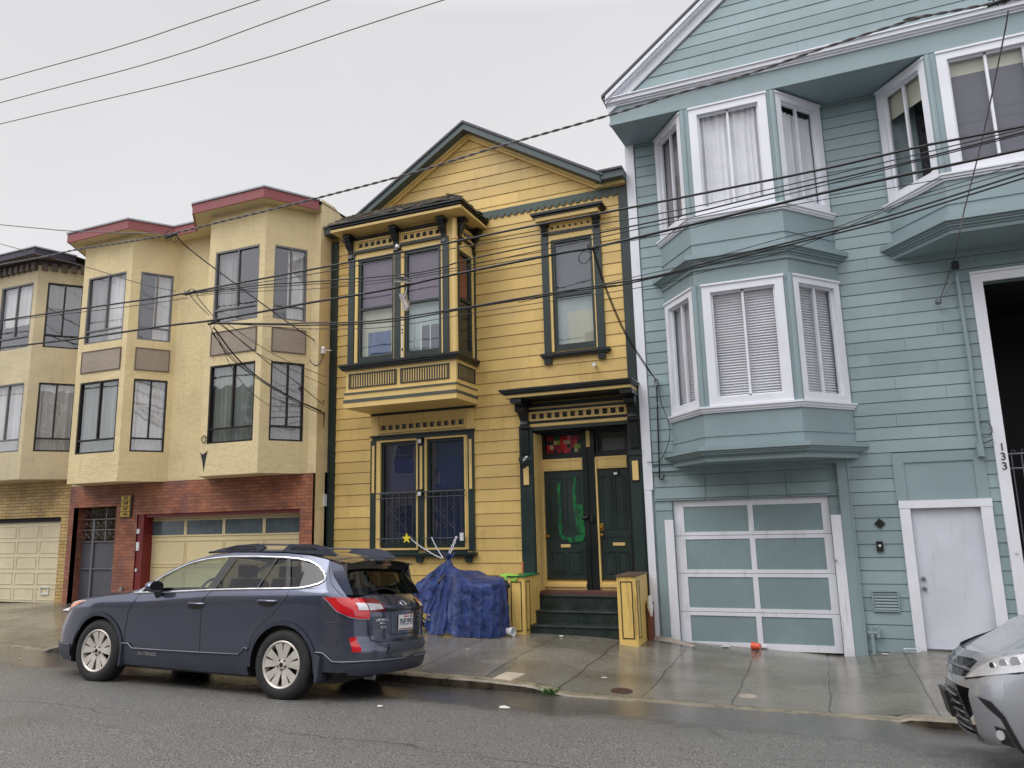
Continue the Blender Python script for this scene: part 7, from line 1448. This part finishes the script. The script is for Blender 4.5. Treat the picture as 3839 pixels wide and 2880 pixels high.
mb = MB(); c_ = at('A', 822, 585, 11.55); mb.tube([c_+Vector((0, .12, -.02)), c_+Vector((0, 0, .0))], [.02, .045], 10); o = mb.build('wall_lamp', m_black, None, smooth=True); rebase(o, c_); tag(o, 'small floodlight under the cornice of the yellow bay', 'lamp'); mb = MB(); mb.tube([c_, c_+Vector((.005, -.04, .01))], [.045, .03], 10); mb.build('bulb', m_whitep, o)
mb = MB(); c_ = at('3', 1832, 1645, 12.38); mb.tube([c_+Vector((0, .1, 0)), c_], [.02, .035], 10); o = mb.build('wall_bracket', m_whitep, None, smooth=True); rebase(o, c_); tag(o, 'small white fitting on the yellow wall under the right window', 'fitting')
bpy.context.view_layer.update()
# ---------------------------------------------------------------- lift pieces that stand apart into parts of their own
def split_pieces(o, newname=None):
    bm = bmesh.new(); bm.from_mesh(o.data); bm.verts.ensure_lookup_table(); seen = {}; isl = []
    for v in bm.verts:
        if v.index in seen: continue
        st = [v]; seen[v.index] = len(isl); cur = []
        while st:
            q = st.pop(); cur.append(q.index)
            for e in q.link_edges:
                w = e.other_vert(q)
                if w.index not in seen: seen[w.index] = len(isl); st.append(w)
        isl.append(cur)
    bb = [([min(bm.verts[i].co[k] for i in c) for k in range(3)], [max(bm.verts[i].co[k] for i in c) for k in range(3)]) for c in isl]
    par = list(range(len(isl)))
    def fd(a):
        while par[a] != a: a = par[a]
        return a
    tol = .004 if newname else .03
    for i in range(len(isl)):
        for j in range(i):
            if all(bb[i][0][k]-tol <= bb[j][1][k] and bb[j][0][k]-tol <= bb[i][1][k] for k in range(3)): par[fd(i)] = fd(j)
    groups = {}
    for i, c in enumerate(isl): groups.setdefault(fd(i), []).append(i)
    if len(groups) > 1 and len(groups) <= 24:
        co_ = [v.co.copy() for v in bm.verts]; faces = [[v.index for v in f.verts] for f in bm.faces]; nm = newname or o.name.split('.')[0]
        for g in groups.values():
            ids = {i for k in g for i in isl[k]}; mp = {}; vv = []
            for i in sorted(ids): mp[i] = len(vv); vv.append(co_[i])
            me = bpy.data.meshes.new(nm); me.from_pydata(vv, [], [[mp[i] for i in f] for f in faces if f[0] in ids]); me.materials.append(o.data.materials[0])
            n_ = bpy.data.objects.new(nm, me); COL.objects.link(n_); n_.parent = o.parent; n_.location = o.location
            if len(o.data.polygons) and o.data.polygons[0].use_smooth:
                for pl in me.polygons: pl.use_smooth = True
                me.set_sharp_from_angle(angle=R(40))
            for m_ in o.modifiers:
                b_ = n_.modifiers.new('bevel', 'BEVEL'); b_.width = m_.width; b_.segments = 2; b_.limit_method = 'ANGLE'
        bm.free(); bpy.data.objects.remove(o); return
    bm.free()
for o in list(bpy.data.objects):
    if o.type != 'MESH' or o.parent is None or o.children: continue
    b = o.name.split('.')[0]
    if b == 'stud_row': split_pieces(o, 'stud')
    elif b in ('corner_post', 'garage_jamb', 'sill', 'cornice', 'inset', 'panel', 'pilaster', 'post', 'moulding', 'threshold', 'intercom', 'mud_flap', 'arch_liner', 'tape_band', 'lamp_lens', 'cladding', 'bright_strip', 'lamp', 'clear_insert', 'slot', 'band', 'pillar_trim', 'door_gap', 'garage_shade_strip'): split_pieces(o)
bpy.context.view_layer.update()
